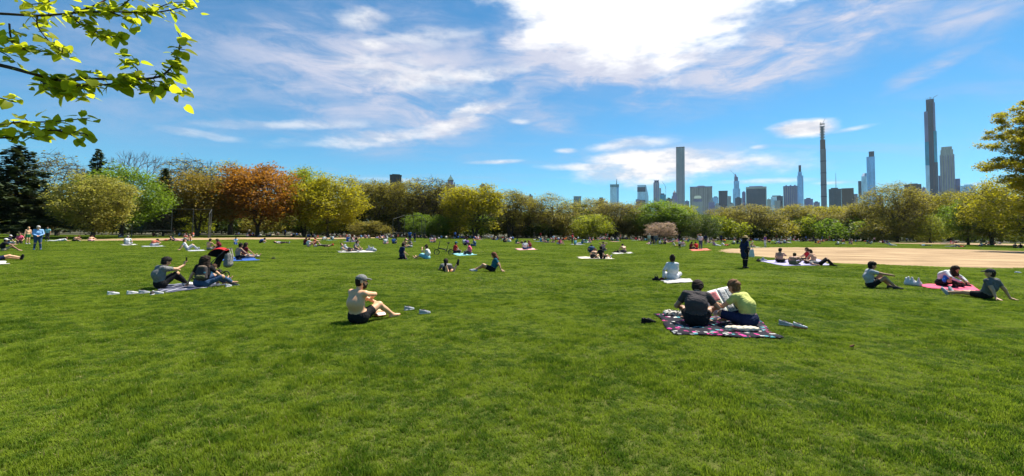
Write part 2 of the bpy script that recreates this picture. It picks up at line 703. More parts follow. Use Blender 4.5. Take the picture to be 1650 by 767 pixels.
def grass_patch(name, size, nblades, hgt, wid, seed):
    r = np.random.RandomState(seed)
    n = nblades
    # blades gather in tufts
    nc = max(6, n // 14)
    cen = (r.rand(nc, 2) - 0.5) * size
    pick = r.randint(0, nc, n)
    xy = cen[pick] + r.randn(n, 2) * 0.022 * (size / 0.35) ** 0.5
    h = hgt * (0.55 + 0.75 * r.rand(n))
    w = wid * (0.7 + 0.6 * r.rand(n))
    az = r.rand(n) * 2 * pi
    lean = (0.25 + 0.75 * r.rand(n)) * h
    side = np.stack([-np.sin(az), np.cos(az)], 1)
    out = np.stack([np.cos(az), np.sin(az)], 1)
    z0 = np.full(n, -0.004)
    b0 = np.column_stack([xy - side * w[:, None] / 2, z0])
    b1 = np.column_stack([xy + side * w[:, None] / 2, z0])
    mid = xy + out * (lean * 0.35)[:, None]
    m0 = np.column_stack([mid - side * w[:, None] * 0.4, h * 0.6])
    m1 = np.column_stack([mid + side * w[:, None] * 0.4, h * 0.6])
    tip = np.column_stack([xy + out * lean[:, None], h * 0.92])
    V = np.stack([b0, b1, m1, m0, tip], 1).reshape(-1, 3)
    base = np.arange(n)[:, None] * 5
    q = base + np.array([0, 1, 2, 3])
    t_ = base + np.array([3, 2, 4])
    return np_mesh(name, V, quads=q, tris=t_, mats=[M_GRASS])


def scatter_grass(name, label, patch, pts, scl, seed):
    """one stuff object: a patch of blades set on many points"""
    r = np.random.RandomState(seed)
    src = link_mesh('grass_tuft', patch)
    p0 = pts[0]
    src.location = (p0[0], p0[1], 0)
    tag(src, kind='stuff')
    src['label'] = 'tuft of lawn grass'
    pts = pts[1:]
    scl = scl[1:]
    V = np.column_stack([pts, np.zeros(len(pts))])
    me = np_mesh(name, V)
    at = me.attributes.new('rz', 'FLOAT', 'POINT')
    at.data.foreach_set('value', (r.rand(len(pts)) * 2 * pi).astype(np.float32))
    at = me.attributes.new('sc', 'FLOAT', 'POINT')
    at.data.foreach_set('value', scl.astype(np.float32))
    me.materials.append(M_GRASS)
    o = link_mesh(name, me)
    ng = bpy.data.node_groups.new(name, 'GeometryNodeTree')
    ng.interface.new_socket('Geometry', in_out='INPUT', socket_type='NodeSocketGeometry')
    ng.interface.new_socket('Geometry', in_out='OUTPUT', socket_type='NodeSocketGeometry')
    N, L = ng.nodes, ng.links
    gi, go = N.new('NodeGroupInput'), N.new('NodeGroupOutput')
    oi = N.new('GeometryNodeObjectInfo')
    oi.inputs['Object'].default_value = src
    oi.inputs['As Instance'].default_value = True
    iop = N.new('GeometryNodeInstanceOnPoints')
    a1 = N.new('GeometryNodeInputNamedAttribute')
    a1.data_type = 'FLOAT'
    a1.inputs[0].default_value = 'rz'
    a2 = N.new('GeometryNodeInputNamedAttribute')
    a2.data_type = 'FLOAT'
    a2.inputs[0].default_value = 'sc'
    cx = N.new('ShaderNodeCombineXYZ')
    L.new(a1.outputs[0], cx.inputs[2])
    cs = N.new('ShaderNodeCombineXYZ')
    cs.inputs[0].default_value = 1.0
    cs.inputs[1].default_value = 1.0
    L.new(a2.outputs[0], cs.inputs[2])
    L.new(gi.outputs[0], iop.inputs['Points'])
    L.new(oi.outputs['Geometry'], iop.inputs['Instance'])
    L.new(cx.outputs[0], iop.inputs['Rotation'])
    L.new(cs.outputs[0], iop.inputs['Scale'])
    L.new(iop.outputs[0], go.inputs[0])
    md = o.modifiers.new('scatter', 'NODES')
    md.node_group = ng
    tag(o, label, 'grass', kind='stuff')
    return o


def vnoise(P, scale, seed):
    """cheap smooth value noise on 2-D points"""
    r = np.random.RandomState(seed)
    tab = r.rand(64, 64)
    p = P / scale
    i = np.floor(p).astype(int)
    f = p - i
    f = f * f * (3 - 2 * f)
    g_ = lambda a, b_: tab[a % 64, b_ % 64]
    return (g_(i[:, 0], i[:, 1]) * (1 - f[:, 0]) * (1 - f[:, 1]) + g_(i[:, 0] + 1, i[:, 1]) * f[:, 0] * (1 - f[:, 1]) +
            g_(i[:, 0], i[:, 1] + 1) * (1 - f[:, 0]) * f[:, 1] + g_(i[:, 0] + 1, i[:, 1] + 1) * f[:, 0] * f[:, 1])


def build_grass():
    r = np.random.RandomState(3)

    def field(y0, y1, step, margin):
        ys = np.arange(y0, y1, step)
        out = []
        for y in ys:
            hw = 1.22 * y + margin + 3.5
            n = int(2 * hw / step)
            xs = -hw + step * (np.arange(n) + r.rand(n))
            out.append(np.column_stack([xs, y + (r.rand(n) - 0.5) * step * 1.2]))
        P = np.concatenate(out)
        ok = np.ones(len(P), bool)
        for d in DIRT:
            ok &= ~in_poly(P, d)
        for k in KEEP_OFF:
            ok &= ~in_poly(P, np.asarray(k))
        return P[ok]
    def tall(P, sc):
        n_ = 0.6 * vnoise(P, sc, 5) + 0.4 * vnoise(P, sc * 0.45, 8)
        return 0.52 + 2.6 * np.maximum(0, n_ - 0.45) + 0.25 * vnoise(P, sc * 6, 6)
    A = field(1.2, 13, 0.125, 1.0)
    h = tall(A, 0.40)
    pick = r.randint(0, 4, len(A))
    for k in range(4):
        s_ = pick == k
        scatter_grass('lawn_grass', 'short spring lawn grass in the foreground', grass_patch('grass_tuft', 0.22, 190, 0.037, 0.0048, 20 + k), A[s_], h[s_], k)
    B = field(13, 34, 0.34, 3)
    h = tall(B, 0.8)
    pick = r.randint(0, 2, len(B))
    for k in range(2):
        s_ = pick == k
        scatter_grass('lawn_grass', 'lawn grass in the middle distance', grass_patch('grass_tuft', 0.60, 440, 0.040, 0.009, 30 + k), B[s_], h[s_], 10 + k)
    C = field(34, 80, 0.95, 4)
    h = tall(C, 2.0)
    scatter_grass('lawn_grass', 'far lawn grass among the sunbathers', grass_patch('grass_tuft', 1.7, 800, 0.042, 0.024, 40), C, h, 20)
    D = field(80, 152, 2.4, 4)
    D = D[D[:, 1] < 150]
    lit = np.array(LITTER)
    D = D[~in_poly(D, lit)]
    scatter_grass('lawn_grass', 'lawn grass along the far edge', grass_patch('grass_tuft', 4.2, 1300, 0.045, 0.055, 50), D, tall(D, 5.0), 30)


# ------------------------------------------------------------------ trees
def tube_np(segs, n=4):
    """segs: list of (p0, p1, r0, r1) -> verts, quads"""
    S = np.array([[*a, *b_, r0, r1] for a, b_, r0, r1 in segs], float)
    a, b_, r0, r1 = S[:, :3], S[:, 3:6], S[:, 6], S[:, 7]
    d = b_ - a
    d /= np.linalg.norm(d, axis=1)[:, None] + 1e-9
    ref = np.where(np.abs(d[:, 2:3]) < 0.9, [[0, 0, 1.0]], [[1.0, 0, 0]])
    u = np.cross(d, ref)
    u /= np.linalg.norm(u, axis=1)[:, None] + 1e-9
    w = np.cross(d, u)
    V = []
    for end, p, r in ((0, a, r0), (1, b_, r1)):
        for k in range(n):
            th = 2 * pi * k / n
            V.append(p + (u * cos(th) + w * sin(th)) * r[:, None])
    V = np.stack(V, 1).reshape(-1, 3)
    base = np.arange(len(S))[:, None] * (2 * n)
    Q = np.concatenate([base + np.array([k, (k + 1) % n, n + (k + 1) % n, n + k]) for k in range(n)])
    return V, Q


def leaf_quads(C, size, r, up=0.35, aspect=0.75):
    n = len(C)
    nrm = r.randn(n, 3)
    nrm /= np.linalg.norm(nrm, axis=1)[:, None]
    nrm[:, 2] = np.abs(nrm[:, 2]) + up
    nrm /= np.linalg.norm(nrm, axis=1)[:, None]
    ref = r.randn(n, 3)
    u = np.cross(nrm, ref)
    u /= np.linalg.norm(u, axis=1)[:, None] + 1e-9
    w = np.cross(nrm, u)
    s = (size * (0.45 + 1.1 * r.rand(n)))[:, None]
    a = u * s * 0.5
    b_ = w * s * 0.5 * aspect
    V = np.stack([C - a, C + b_ * 0.9 - a * 0.1, C + a, C - b_ * 0.9 + a * 0.1], 1).reshape(-1, 3)
    Q = np.arange(n)[:, None] * 4 + np.array([0, 1, 2, 3])
    return V, Q


def grow(r, H, crown_lo, R, nlimb, ncl, shape='round', spread=1.0, lean=0.0, forks=1):
    """trunk, limbs and branch ends inside a lumpy crown; returns segments and cluster centres"""
    segs = []
    tr = 0.021 * H
    trunk = []
    tops = []
    for fk in range(forks):
        ang = 2 * pi * fk / forks + r.rand()
        p = np.array([0, 0, -0.2])
        path = [p.copy()]
        nseg = 7
        topz = H * (0.80 if shape != 'vase' else 0.55)
        for i in range(nseg):
            tt = (i + 1) / nseg
            off = (0 if forks == 1 else 0.11 * H * tt ** 1.2)
            p = np.array([cos(ang) * off + lean * H * tt + r.randn() * 0.007 * H,
                          sin(ang) * off + r.randn() * 0.007 * H, topz * tt])
            path.append(p)
        for i in range(nseg):
            r0 = tr * (1 - 0.88 * i / nseg) * (1 if forks == 1 else 0.72)
            r1 = tr * (1 - 0.88 * (i + 1) / nseg) * (1 if forks == 1 else 0.72)
            if i == 0:
                r0 *= 1.35
            segs.append((path[i], path[i + 1], r0, r1))
        trunk.append(np.array(path))
    nodes = []
    for tp in trunk:
        for i in range(2, len(tp)):
            nodes.append((tp[i], tr * (1 - 0.88 * i / 7)))
    cz = (crown_lo + 1.0) * H / 2
    rz = (1.0 - crown_lo) * H / 2
    cen = np.array([lean * H * 0.6, 0, cz])

    def inside_pt():
        while True:
            q = r.uniform(-1, 1, 3)
            d = np.linalg.norm(q)
            if d > 1 or d < 0.25:
                continue
            if r.rand() > d ** 1.1:
                continue
            if shape == 'cone' and np.hypot(q[0], q[1]) > 0.5 - 0.5 * q[2]:
                continue
            if shape == 'vase' and np.hypot(q[0], q[1]) > 0.45 + 0.40 * (q[2] + 1):
                continue
            if shape == 'dome' and q[2] < -0.75:
                continue
            return q
    lobes = r.randn(10, 3)
    lobes /= np.linalg.norm(lobes, axis=1)[:, None]
    # limbs
    for k in range(nlimb):
        tp = trunk[k % forks]
        i0 = r.randint(2, len(tp) - 1)
        st = tp[i0]
        q = inside_pt() * 0.85
        end = cen + q * np.array([R, R, rz])
        if end[2] < st[2] - 0.05 * H:
            end[2] = st[2] + 0.05 * H
        prev = st
        rr = tr * 0.42 * (1 - i0 / 12)
        for s_ in range(1, 6):
            u = s_ / 5
            p = st + (end - st) * u
            p = p + np.array([0, 0, 0.06 * H * sin(pi * u) * (0.4 if shape == 'vase' else -0.2)]) + r.randn(3) * 0.012 * H
            r1 = rr * (1 - 0.75 * u)
            segs.append((prev, p, rr * (1 - 0.75 * (s_ - 1) / 5), r1))
            nodes.append((p, r1))
            prev = p
    NP = np.array([n_[0] for n_ in nodes])
    C = []
    for k in range(ncl):
        q = inside_pt()
        lump = 0.70 + 0.42 * np.max(lobes @ (q / np.linalg.norm(q))) ** 3
        c = cen + q * np.array([R, R, rz]) * lump
        C.append(c)
        d = np.linalg.norm(NP - c, axis=1) + 0.5 * np.maximum(0, NP[:, 2] - c[2])
        j = int(np.argmin(d))
        m_ = (NP[j] + c) / 2 + r.randn(3) * 0.01 * H
        rb = min(0.004 * H, nodes[j][1] * 0.8)
        segs.append((NP[j], m_, rb, rb * 0.7))
        segs.append((m_, c, rb * 0.7, rb * 0.25))
    return segs, np.array(C)


LEAF_DUMMY = leafmat('leaf_green', (0.05, 0.09, 0.01), (0.10, 0.15, 0.02))


def tree_proto(seed, H, crown_lo, R, nlimb, ncl, nleaf, lsize, csig, shape='round', forks=1, lean=0.0, flat=0.7, twigs=0):
    r = np.random.RandomState(seed)
    segs, C = grow(r, H, crown_lo, R, nlimb, ncl, shape, forks=forks, lean=lean)
    for c in C:
        for _ in range(twigs):
            e = c + r.randn(3) * csig * np.array([1.3, 1.3, 0.9])
            segs.append((c, e, 0.0016 * H, 0.0007 * H))
    V, Q = tube_np(segs, 5)
    wood = np_mesh('trunk', V, quads=Q, mats=[BARK], smooth=True)
    P = np.repeat(C, nleaf, axis=0) + r.randn(len(C) * nleaf, 3) * csig * np.array([1, 1, flat])
    V, Q = leaf_quads(P, lsize, r)
    crown = np_mesh('crown', V, quads=Q, mats=[LEAF_DUMMY])
    return wood, crown, H, R


def conifer_proto(seed, H, R, layers, per, droop=0.12):
    r = np.random.RandomState(seed)
    segs = []
    tr = 0.017 * H
    for i in range(8):
        segs.append((np.array([0, 0, H * i / 8 - (0.2 if i == 0 else 0)]), np.array([0, 0, H * (i + 1) / 8]), tr * (1 - i / 8.3), tr * (1 - (i + 1) / 8.3)))
    leaves = []
    for L_ in range(layers):
        u = L_ / (layers - 1)
        z = H * (0.10 + 0.88 * u)
        rad = R * (1 - u) ** 0.75 * (0.75 + 0.4 * r.rand()) + 0.02 * H
        nb = max(4, int(7 * (1 - 0.4 * u)))
        for k in range(nb):
            a = 2 * pi * (k + r.rand() * 0.8) / nb
            ln = rad * (0.65 + 0.5 * r.rand())
            end = np.array([cos(a) * ln, sin(a) * ln, z - droop * ln + 0.10 * ln * r.rand()])
            st = np.array([0, 0, z])
            segs.append((st, end, tr * 0.22 * (1 - 0.6 * u), tr * 0.05))
            m_ = max(4, int(per * ln / R))
            tt = 0.12 + 0.9 * r.rand(m_) ** 0.8
            side = np.array([-sin(a), cos(a), 0])
            P = st + (end - st) * tt[:, None] + side * (r.randn(m_) * 0.16 * ln * (1.15 - tt))[:, None]
            P[:, 2] += r.randn(m_) * 0.012 * H
            leaves.append(P)
    V, Q = tube_np(segs, 5)
    wood = np_mesh('trunk', V, quads=Q, mats=[BARK], smooth=True)
    P = np.concatenate(leaves)
    V, Q = leaf_quads(P, 0.036 * H, r, up=1.2, aspect=0.6)
    crown = np_mesh('crown', V, quads=Q, mats=[LEAF_DUMMY])
    return wood, crown, H, R


def bare_proto(seed, H, R):
    r = np.random.RandomState(seed)
    segs = []

    def rec(p, d, ln, rad, depth):
        n = 3
        for i in range(n):
            d2 = d + r.randn(3) * 0.10
            d2[2] += 0.05
            d2 /= np.linalg.norm(d2)
            q = p + d2 * ln / n
            segs.append((p, q, rad * (1 - 0.12 * i), rad * (1 - 0.12 * (i + 1))))
            p, d = q, d2
        if depth == 0:
            return
        for k in range(3 if depth > 1 else 4):
            a = r.randn(3)
            a -= d * np.dot(a, d)
            a /= np.linalg.norm(a)
            d3 = d * 0.86 + a * (0.36 + 0.25 * r.rand())
            d3 /= np.linalg.norm(d3)
            rec(p, d3, ln * (0.62 + 0.22 * r.rand()), rad * 0.58, depth - 1)
    rec(np.array([0, 0, -0.2]), np.array([0, 0, 1.0]), H * 0.30, 0.018 * H, 5)
    V, Q = tube_np(segs, 3)
    s_ = H / V[:, 2].max()
    V[:, 2] *= s_
    rr = np.percentile(np.hypot(V[:, 0], V[:, 1]), 97)
    V[:, :2] *= R / rr
    wood = np_mesh('trunk', V, quads=Q, mats=[BARK_GREY], smooth=True)
    return wood, None, H, R


PROTO = {
    'dense_a': tree_proto(1, 15, 0.15, 6.0, 16, 260, 74, 0.32, 0.72, 'dome'),
    'dense_b': tree_proto(2, 15, 0.13, 6.2, 18, 270, 74, 0.32, 0.70, 'round'),
    'dense_c': tree_proto(3, 15, 0.17, 5.6, 14, 250, 74, 0.32, 0.72, 'round', forks=2),
    'fan_a': tree_proto(4, 15, 0.15, 5.6, 18, 250, 58, 0.29, 0.68, 'vase', forks=2, twigs=3),
    'fan_b': tree_proto(5, 15, 0.17, 5.4, 18, 250, 56, 0.29, 0.66, 'vase', forks=3, twigs=3),
    'elm_a': tree_proto(6, 18, 0.22, 5.6, 20, 250, 36, 0.29, 0.75, 'vase', forks=2, twigs=4),
    'elm_b': tree_proto(7, 18, 0.20, 5.4, 20, 250, 36, 0.29, 0.72, 'vase', forks=3, twigs=4),
    'elm_c': tree_proto(8, 18, 0.22, 5.0, 18, 230, 36, 0.29, 0.75, 'round', twigs=4, lean=0.03),
    'big_a': tree_proto(31, 16, 0.10, 10.0, 30, 460, 64, 0.32, 0.85, 'round', forks=2, twigs=3),
    'big_b': tree_proto(32, 18, 0.12, 8.5, 30, 400, 46, 0.30, 0.80, 'vase', forks=3, twigs=4),
    'round_a': tree_proto(9, 9, 0.04, 4.2, 12, 170, 56, 0.25, 0.48, 'round', twigs=1),
    'round_b': tree_proto(10, 9, 0.05, 4.4, 12, 170, 56, 0.25, 0.48, 'dome'),
    'shrub_a': tree_proto(11, 3.2, 0.02, 2.6, 8, 80, 34, 0.24, 0.32, 'dome', forks=3),
    'shrub_b': tree_proto(12, 3.4, 0.02, 2.2, 8, 70, 34, 0.24, 0.32, 'round', forks=3),
    'wispy': tree_proto(13, 16, 0.16, 5.5, 20, 230, 9, 0.32, 0.65, 'vase', forks=2, twigs=8),
    'pine_a': conifer_proto(14, 17, 5.2, 30, 120),
    'pine_b': conifer_proto(15, 17, 3.8, 28, 90),
    'bare_a': bare_proto(16, 15, 4.5),
    'bare_b': bare_proto(17, 15, 5.5),
}

LEAF = {
    'olive': leafmat('leaf_olive', (0.15, 0.14, 0.020), (0.31, 0.27, 0.045)),
    'tan': leafmat('leaf_tan', (0.17, 0.155, 0.032), (0.33, 0.29, 0.060)),
    'lime': leafmat('leaf_lime', (0.16, 0.20, 0.014), (0.34, 0.36, 0.022)),
    'yellow': leafmat('leaf_yellow', (0.20, 0.19, 0.012), (0.38, 0.34, 0.018)),
    'green': leafmat('leaf_fresh_green', (0.075, 0.14, 0.012), (0.18, 0.26, 0.020)),
    'dark': leafmat('leaf_dark_green', (0.035, 0.062, 0.012), (0.085, 0.125, 0.022)),
    'pine': leafmat('needles_dark', (0.022, 0.042, 0.018), (0.075, 0.10, 0.036), trans=0.2),
    'orange': leafmat('leaf_orange', (0.19, 0.085, 0.014), (0.36, 0.165, 0.026)),
    'gold': leafmat('leaf_gold', (0.15, 0.112, 0.020), (0.28, 0.21, 0.040)),
    'pale': leafmat('leaf_pale_olive', (0.18, 0.18, 0.040), (0.36, 0.34, 0.085)),
    'pink': leafmat('blossom_pink', (0.26, 0.175, 0.175), (0.42, 0.32, 0.32)),
    'brown': leafmat('leaf_brown', (0.14, 0.125, 0.032), (0.27, 0.235, 0.055)),
}


def plant_tree(name, kind, leaf, px, Y, ytop, hw, label, cat='tree', group=None, bark=None):
    wood, crown, H, R = PROTO[kind]
    base = dp(px, horizon(px), Y)
    top = dp(px, ytop, Y)
    h = top.z * 0.975
    az_ = math.atan2(base.x, Y)
    rm = 1.18 * hw * Y / FPX * cos(az_) ** 0.5
    o = empty(name, (base.x, Y, 0), rnd.uniform(0, 2 * pi))
    o.scale = (rm / R, rm / R, h / H)
    w = link_mesh('trunk', wood, o)
    if bark:
        w.material_slots[0].link = 'OBJECT'
        w.material_slots[0].material = bark
    if crown is not None:
        c = link_mesh('crown', crown, o)
        c.material_slots[0].link = 'OBJECT'
        c.material_slots[0].material = LEAF[leaf]
    tag(o, label, cat, group)
    return o


TREES = [
    # name, kind, leaf, px, depth, ytop, half-width px, label
    ('pine_tree', 'pine_a', 'pine', 22, 62, 228, 78, 'broad dark green pine at the far left edge, behind the man in blue'),
    ('pine_tree', 'pine_b', 'pine', 152, 92, 236, 34, 'tall dark pine whose top rises above the bright green dome'),
    ('pine_tree', 'pine_b', 'pine', 263, 88, 268, 26, 'narrow dark pine between the green dome and the gold tree'),
    ('bare_tree', 'wispy', 'brown', 92, 80, 248, 52, 'brown thinly leaved tree right of the broad pine'),
    ('broadleaf_tree', 'dense_b', 'pale', 150, 64, 278, 54, 'pale olive rounded tree in front, behind the standing man in blue'),
    ('broadleaf_tree', 'dense_a', 'green', 196, 74, 268, 58, 'bright green dome shaped tree behind the pale olive tree'),
    ('bare_tree', 'bare_a', None, 212, 112, 238, 46, 'leafless grey tree against the sky above the green dome'),
    ('bare_tree', 'wispy', 'tan', 290, 112, 254, 48, 'tan wispy tree behind the narrow pine'),
    ('bare_tree', 'bare_b', None, 322, 118, 252, 44, 'leafless tree behind the gold tree'),
    ('broadleaf_tree', 'dense_c', 'gold', 318, 92, 274, 52, 'brown gold leafed tree left of the orange tree, over the backstop'),
    ('broadleaf_tree', 'elm_c', 'pale', 372, 118, 262, 45, 'pale green tall tree showing between the gold and orange trees'),
    ('broadleaf_tree', 'dense_c', 'orange', 415, 98, 258, 60, 'large rust orange tree with a dark forked trunk'),
    ('broadleaf_tree', 'fan_a', 'lime', 490, 108, 272, 44, 'tall lime tree touching the rust orange tree'),
    ('broadleaf_tree', 'dense_b', 'yellow', 528, 102, 280, 50, 'wide yellow green tree right of the rust orange tree'),
    ('elm_tree', 'elm_a', 'tan', 583, 132, 284, 34, 'thin tan elm just right of the wide yellow green tree'),
    ('elm_tree', 'elm_b', 'olive', 612, 126, 288, 36, 'olive elm left of the dark brown block'),
    ('elm_tree', 'elm_a', 'olive', 642, 122, 286, 34, 'olive elm standing below the dark brown block'),
    ('elm_tree', 'elm_c', 'olive', 672, 130, 288, 30, 'thin olive elm right of the dark brown block'),
    ('elm_tree', 'wispy', 'olive', 690, 124, 286, 40, 'tall airy elm with many forked limbs left of the domed tower'),
    ('elm_tree', 'elm_b', 'tan', 718, 128, 292, 32, 'tan elm in front of the domed tower'),
    ('broadleaf_tree', 'fan_b', 'yellow', 766, 112, 296, 46, 'bright yellow tree with two dark trunks near the centre'),
    ('broadleaf_tree', 'fan_a', 'yellow', 738, 118, 306, 26, 'small yellow tree attached to the left of the bright yellow tree'),
    ('elm_tree', 'elm_b', 'olive', 822, 128, 303, 34, 'olive tree right of the bright yellow tree'),
    ('elm_tree', 'elm_a', 'olive', 848, 134, 312, 26, 'slim olive tree, second right of the bright yellow tree'),
    ('broadleaf_tree', 'elm_c', 'tan', 888, 130, 312, 36, 'tan brown spreading tree left of the small lime tree'),
    ('broadleaf_tree', 'wispy', 'lime', 922, 150, 322, 24, 'airy light green tree behind the small lime tree'),
    ('round_tree', 'round_a', 'lime', 955, 124, 344, 29, 'small rounded lime tree left of centre skyline'),
    ('broadleaf_tree', 'elm_a', 'brown', 990, 132, 322, 36, 'brown budding tree between the small lime tree and the green dome'),
    ('broadleaf_tree', 'elm_b', 'tan', 958, 160, 318, 36, 'tan tree rising behind the small lime tree'),
    ('broadleaf_tree', 'elm_c', 'olive', 1025, 150, 325, 28, 'olive tree left of the fresh green dome'),
    ('broadleaf_tree', 'dense_a', 'green', 1060, 132, 322, 40, 'fresh green dome tree behind the pink blossom tree'),
    ('broadleaf_tree', 'dense_c', 'lime', 1094, 138, 326, 30, 'light green tree right of the fresh green dome'),
    ('blossom_tree', 'round_b', 'pink', 1065, 118, 357, 21, 'small pink blossom tree behind the two walkers'),
    ('round_tree', 'round_b', 'dark', 1133, 122, 342, 25, 'dark green rounded tree in front of the wide striped tower'),
    ('broadleaf_tree', 'fan_a', 'olive', 1165, 165, 335, 28, 'olive tree right of the dark rounded tree'),
    ('broadleaf_tree', 'elm_a', 'tan', 1215, 150, 326, 34, 'tan budding tree below the dark blue glass tower'),
    ('broadleaf_tree', 'fan_b', 'olive', 1190, 175, 340, 26, 'low olive tree below the stepped spire'),
    ('broadleaf_tree', 'round_a', 'dark', 1243, 170, 338, 16, 'small dark tree right of the dark blue glass tower'),
    ('broadleaf_tree', 'fan_a', 'olive', 1283, 165, 330, 36, 'rounded olive tree below the slim blue tower'),
    ('broadleaf_tree', 'fan_b', 'yellow', 1322, 172, 330, 32, 'yellowish tree at the foot of the thin pencil tower'),
    ('broadleaf_tree', 'elm_b', 'tan', 1362, 175, 330, 32, 'tan tree below the wide dark office block'),
    ('broadleaf_tree', 'fan_b', 'olive', 1395, 160, 326, 34, 'olive tree at the foot of the stepped glass tower'),
    ('elm_tree', 'big_b', 'olive', 1446, 138, 296, 52, 'large spreading olive elm between the glass tower and the tallest tower'),
    ('broadleaf_tree', 'elm_b', 'tan', 1480, 160, 305, 36, 'tan tree in front of the brown block'),
    ('broadleaf_tree', 'big_b', 'yellow', 1532, 150, 308, 40, 'yellow leafed tree below the stone tower'),
    ('broadleaf_tree', 'dense_b', 'green', 1560, 110, 318, 34, 'deep green tree beside the near right tree'),
    ('broadleaf_tree', 'big_b', 'olive', 1598, 105, 298, 50, 'olive tree behind the near right tree'),
    ('broadleaf_tree', 'big_a', 'yellow', 1664, 88, 278, 84, 'spreading yellow olive tree low at the right edge'),
]
for a in TREES:
    plant_tree(*a)

# the wood behind the front row: more trees in the gaps, and an understorey of shrubs
used = set()
r2 = random.Random(5)
FILL = []
PLACES = [(0, 'behind the broad pine'), (110, 'behind the pale olive tree'), (230, 'behind the narrow pine'), (330, 'behind the gold tree'),
          (450, 'behind the rust orange tree'), (540, 'behind the wide yellow green tree'), (620, 'behind the row of olive elms'),
          (740, 'behind the bright yellow tree'), (830, 'behind the olive trees right of centre'), (920, 'behind the small lime tree'),
          (1000, 'behind the brown budding tree'), (1080, 'behind the fresh green dome'), (1150, 'behind the dark rounded tree'),
          (1230, 'below the dark blue glass tower'), (1310, 'below the thin pencil tower'), (1390, 'below the stepped glass tower'),
          (1460, 'behind the spreading olive elm'), (1530, 'below the stone tower'), (1620, 'behind the near right tree')]


def place_of(x):
    return min(PLACES, key=lambda p: abs(p[0] - x))[1]


TOPLINE = [(0, 300), (250, 318), (420, 315), (560, 306), (740, 312), (830, 326), (900, 336), (1000, 338), (1150, 346), (1300, 343), (1420, 335), (1500, 328), (1650, 318)]


def topline(x):
    return float(np.interp(x, [p[0] for p in TOPLINE], [p[1] for p in TOPLINE]))


ADJ = {'olive': 'olive', 'tan': 'tan', 'lime': 'lime', 'yellow': 'yellowish', 'green': 'green', 'dark': 'dark green', 'pale': 'pale', 'brown': 'brownish', 'gold': 'golden'}
x = -30
while x < 1720:
    lf = r2.choice(['olive', 'olive', 'tan', 'lime', 'brown', 'dark', 'green', 'yellow'])
    Y = r2.uniform(140, 175) + max(0, (x - 900) * 0.05)
    kd = r2.choice(['elm_a', 'elm_b', 'elm_c', 'fan_a', 'fan_b', 'dense_c'])
    plant_tree('woodland_tree', kd, lf, x, Y, topline(x) + r2.uniform(-4, 16), r2.uniform(24, 34),
               '%s woodland tree standing %s' % (ADJ[lf], place_of(x)), group='woodland trees behind the lawn')
    x += r2.uniform(20, 32)
x = -20
while x < 1700:
    lf = r2.choice(['dark', 'dark', 'green', 'olive', 'brown', 'dark', 'lime'])
    Y = (100 if x < 330 else 128) + r2.uniform(0, 14) + max(0, (x - 900) * 0.05)
    yb = horizon(x)
    plant_tree('shrub', r2.choice(['shrub_a', 'shrub_b']), lf, x, Y, yb - r2.uniform(10, 34), r2.uniform(18, 30),
               '%s shrub at the lawn edge %s' % (ADJ[lf], place_of(x)), 'shrub', 'shrubs along the edge of the lawn')
    x += r2.uniform(13, 24)
for (x, top, hw, lf, lb) in [(676, 342, 22, 'green', 'light green bush below the airy elm'), (708, 345, 18, 'green', 'light green bush left of the yellow tree'),
                             (596, 355, 30, 'brown', 'brownish twiggy bush below the olive elms'),
                             (1420, 350, 34, 'olive', 'low olive bush behind the far strip of dirt'),
                             (1500, 345, 30, 'lime', 'lime bush behind the far strip of dirt')]:
    plant_tree('bush', 'round_a', lf, x, 112 if x < 1150 else 135, top, hw, lb, 'bush')


# ------------------------------------------------------------------ the city beyond the trees
def facade(name, wall, glass, floor=3.6, bay=4.0, wfrac=0.62, hfrac=0.6, gloss=0.25, spec=0.5, var=0.12, metal=0.0):
    """wall with rows of windows, in metres, on the object's own coordinates"""
    m, t, b = new_mat(name)
    tc_ = t.node('ShaderNodeTexCoord')
    sp = t.node('ShaderNodeSeparateXYZ')
    t.l.new(tc_.outputs['Object'], sp.inputs[0])
    hx = t.math('ADD', sp.outputs[0], sp.outputs[1])
    fx = t.math('FRACT', t.math('DIVIDE', hx, bay))
    fz = t.math('FRACT', t.math('DIVIDE', sp.outputs[2], floor))
    wx = t.math('LESS_THAN', fx, wfrac)
    wz = t.math('LESS_THAN', fz, hfrac)
    win = t.math('MULTIPLY', wx, wz)
    n = t.noise(t.scale(tc_.outputs['Object'], (0.06, 0.06, 0.02)), 1.0, 4, 0.6)
    k = t.smooth(n, 0.3, 0.7)
    wc = t.mixc(k, c4([v * (1 - var) for v in wall]), c4([v * (1 + var) for v in wall]))
    gc = t.mixc(k, c4([v * (1 - 2 * var) for v in glass]), c4([v * (1 + 2 * var) for v in glass]))
    t.put(b.inputs['Base Color'], t.mixc(win, wc, gc))
    t.put(b.inputs['Roughness'], t.math('MULTIPLY_ADD', win, gloss - 0.8, 0.8))
    b.inputs['Specular IOR Level'].default_value = spec
    b.inputs['Metallic'].default_value = metal
    return m


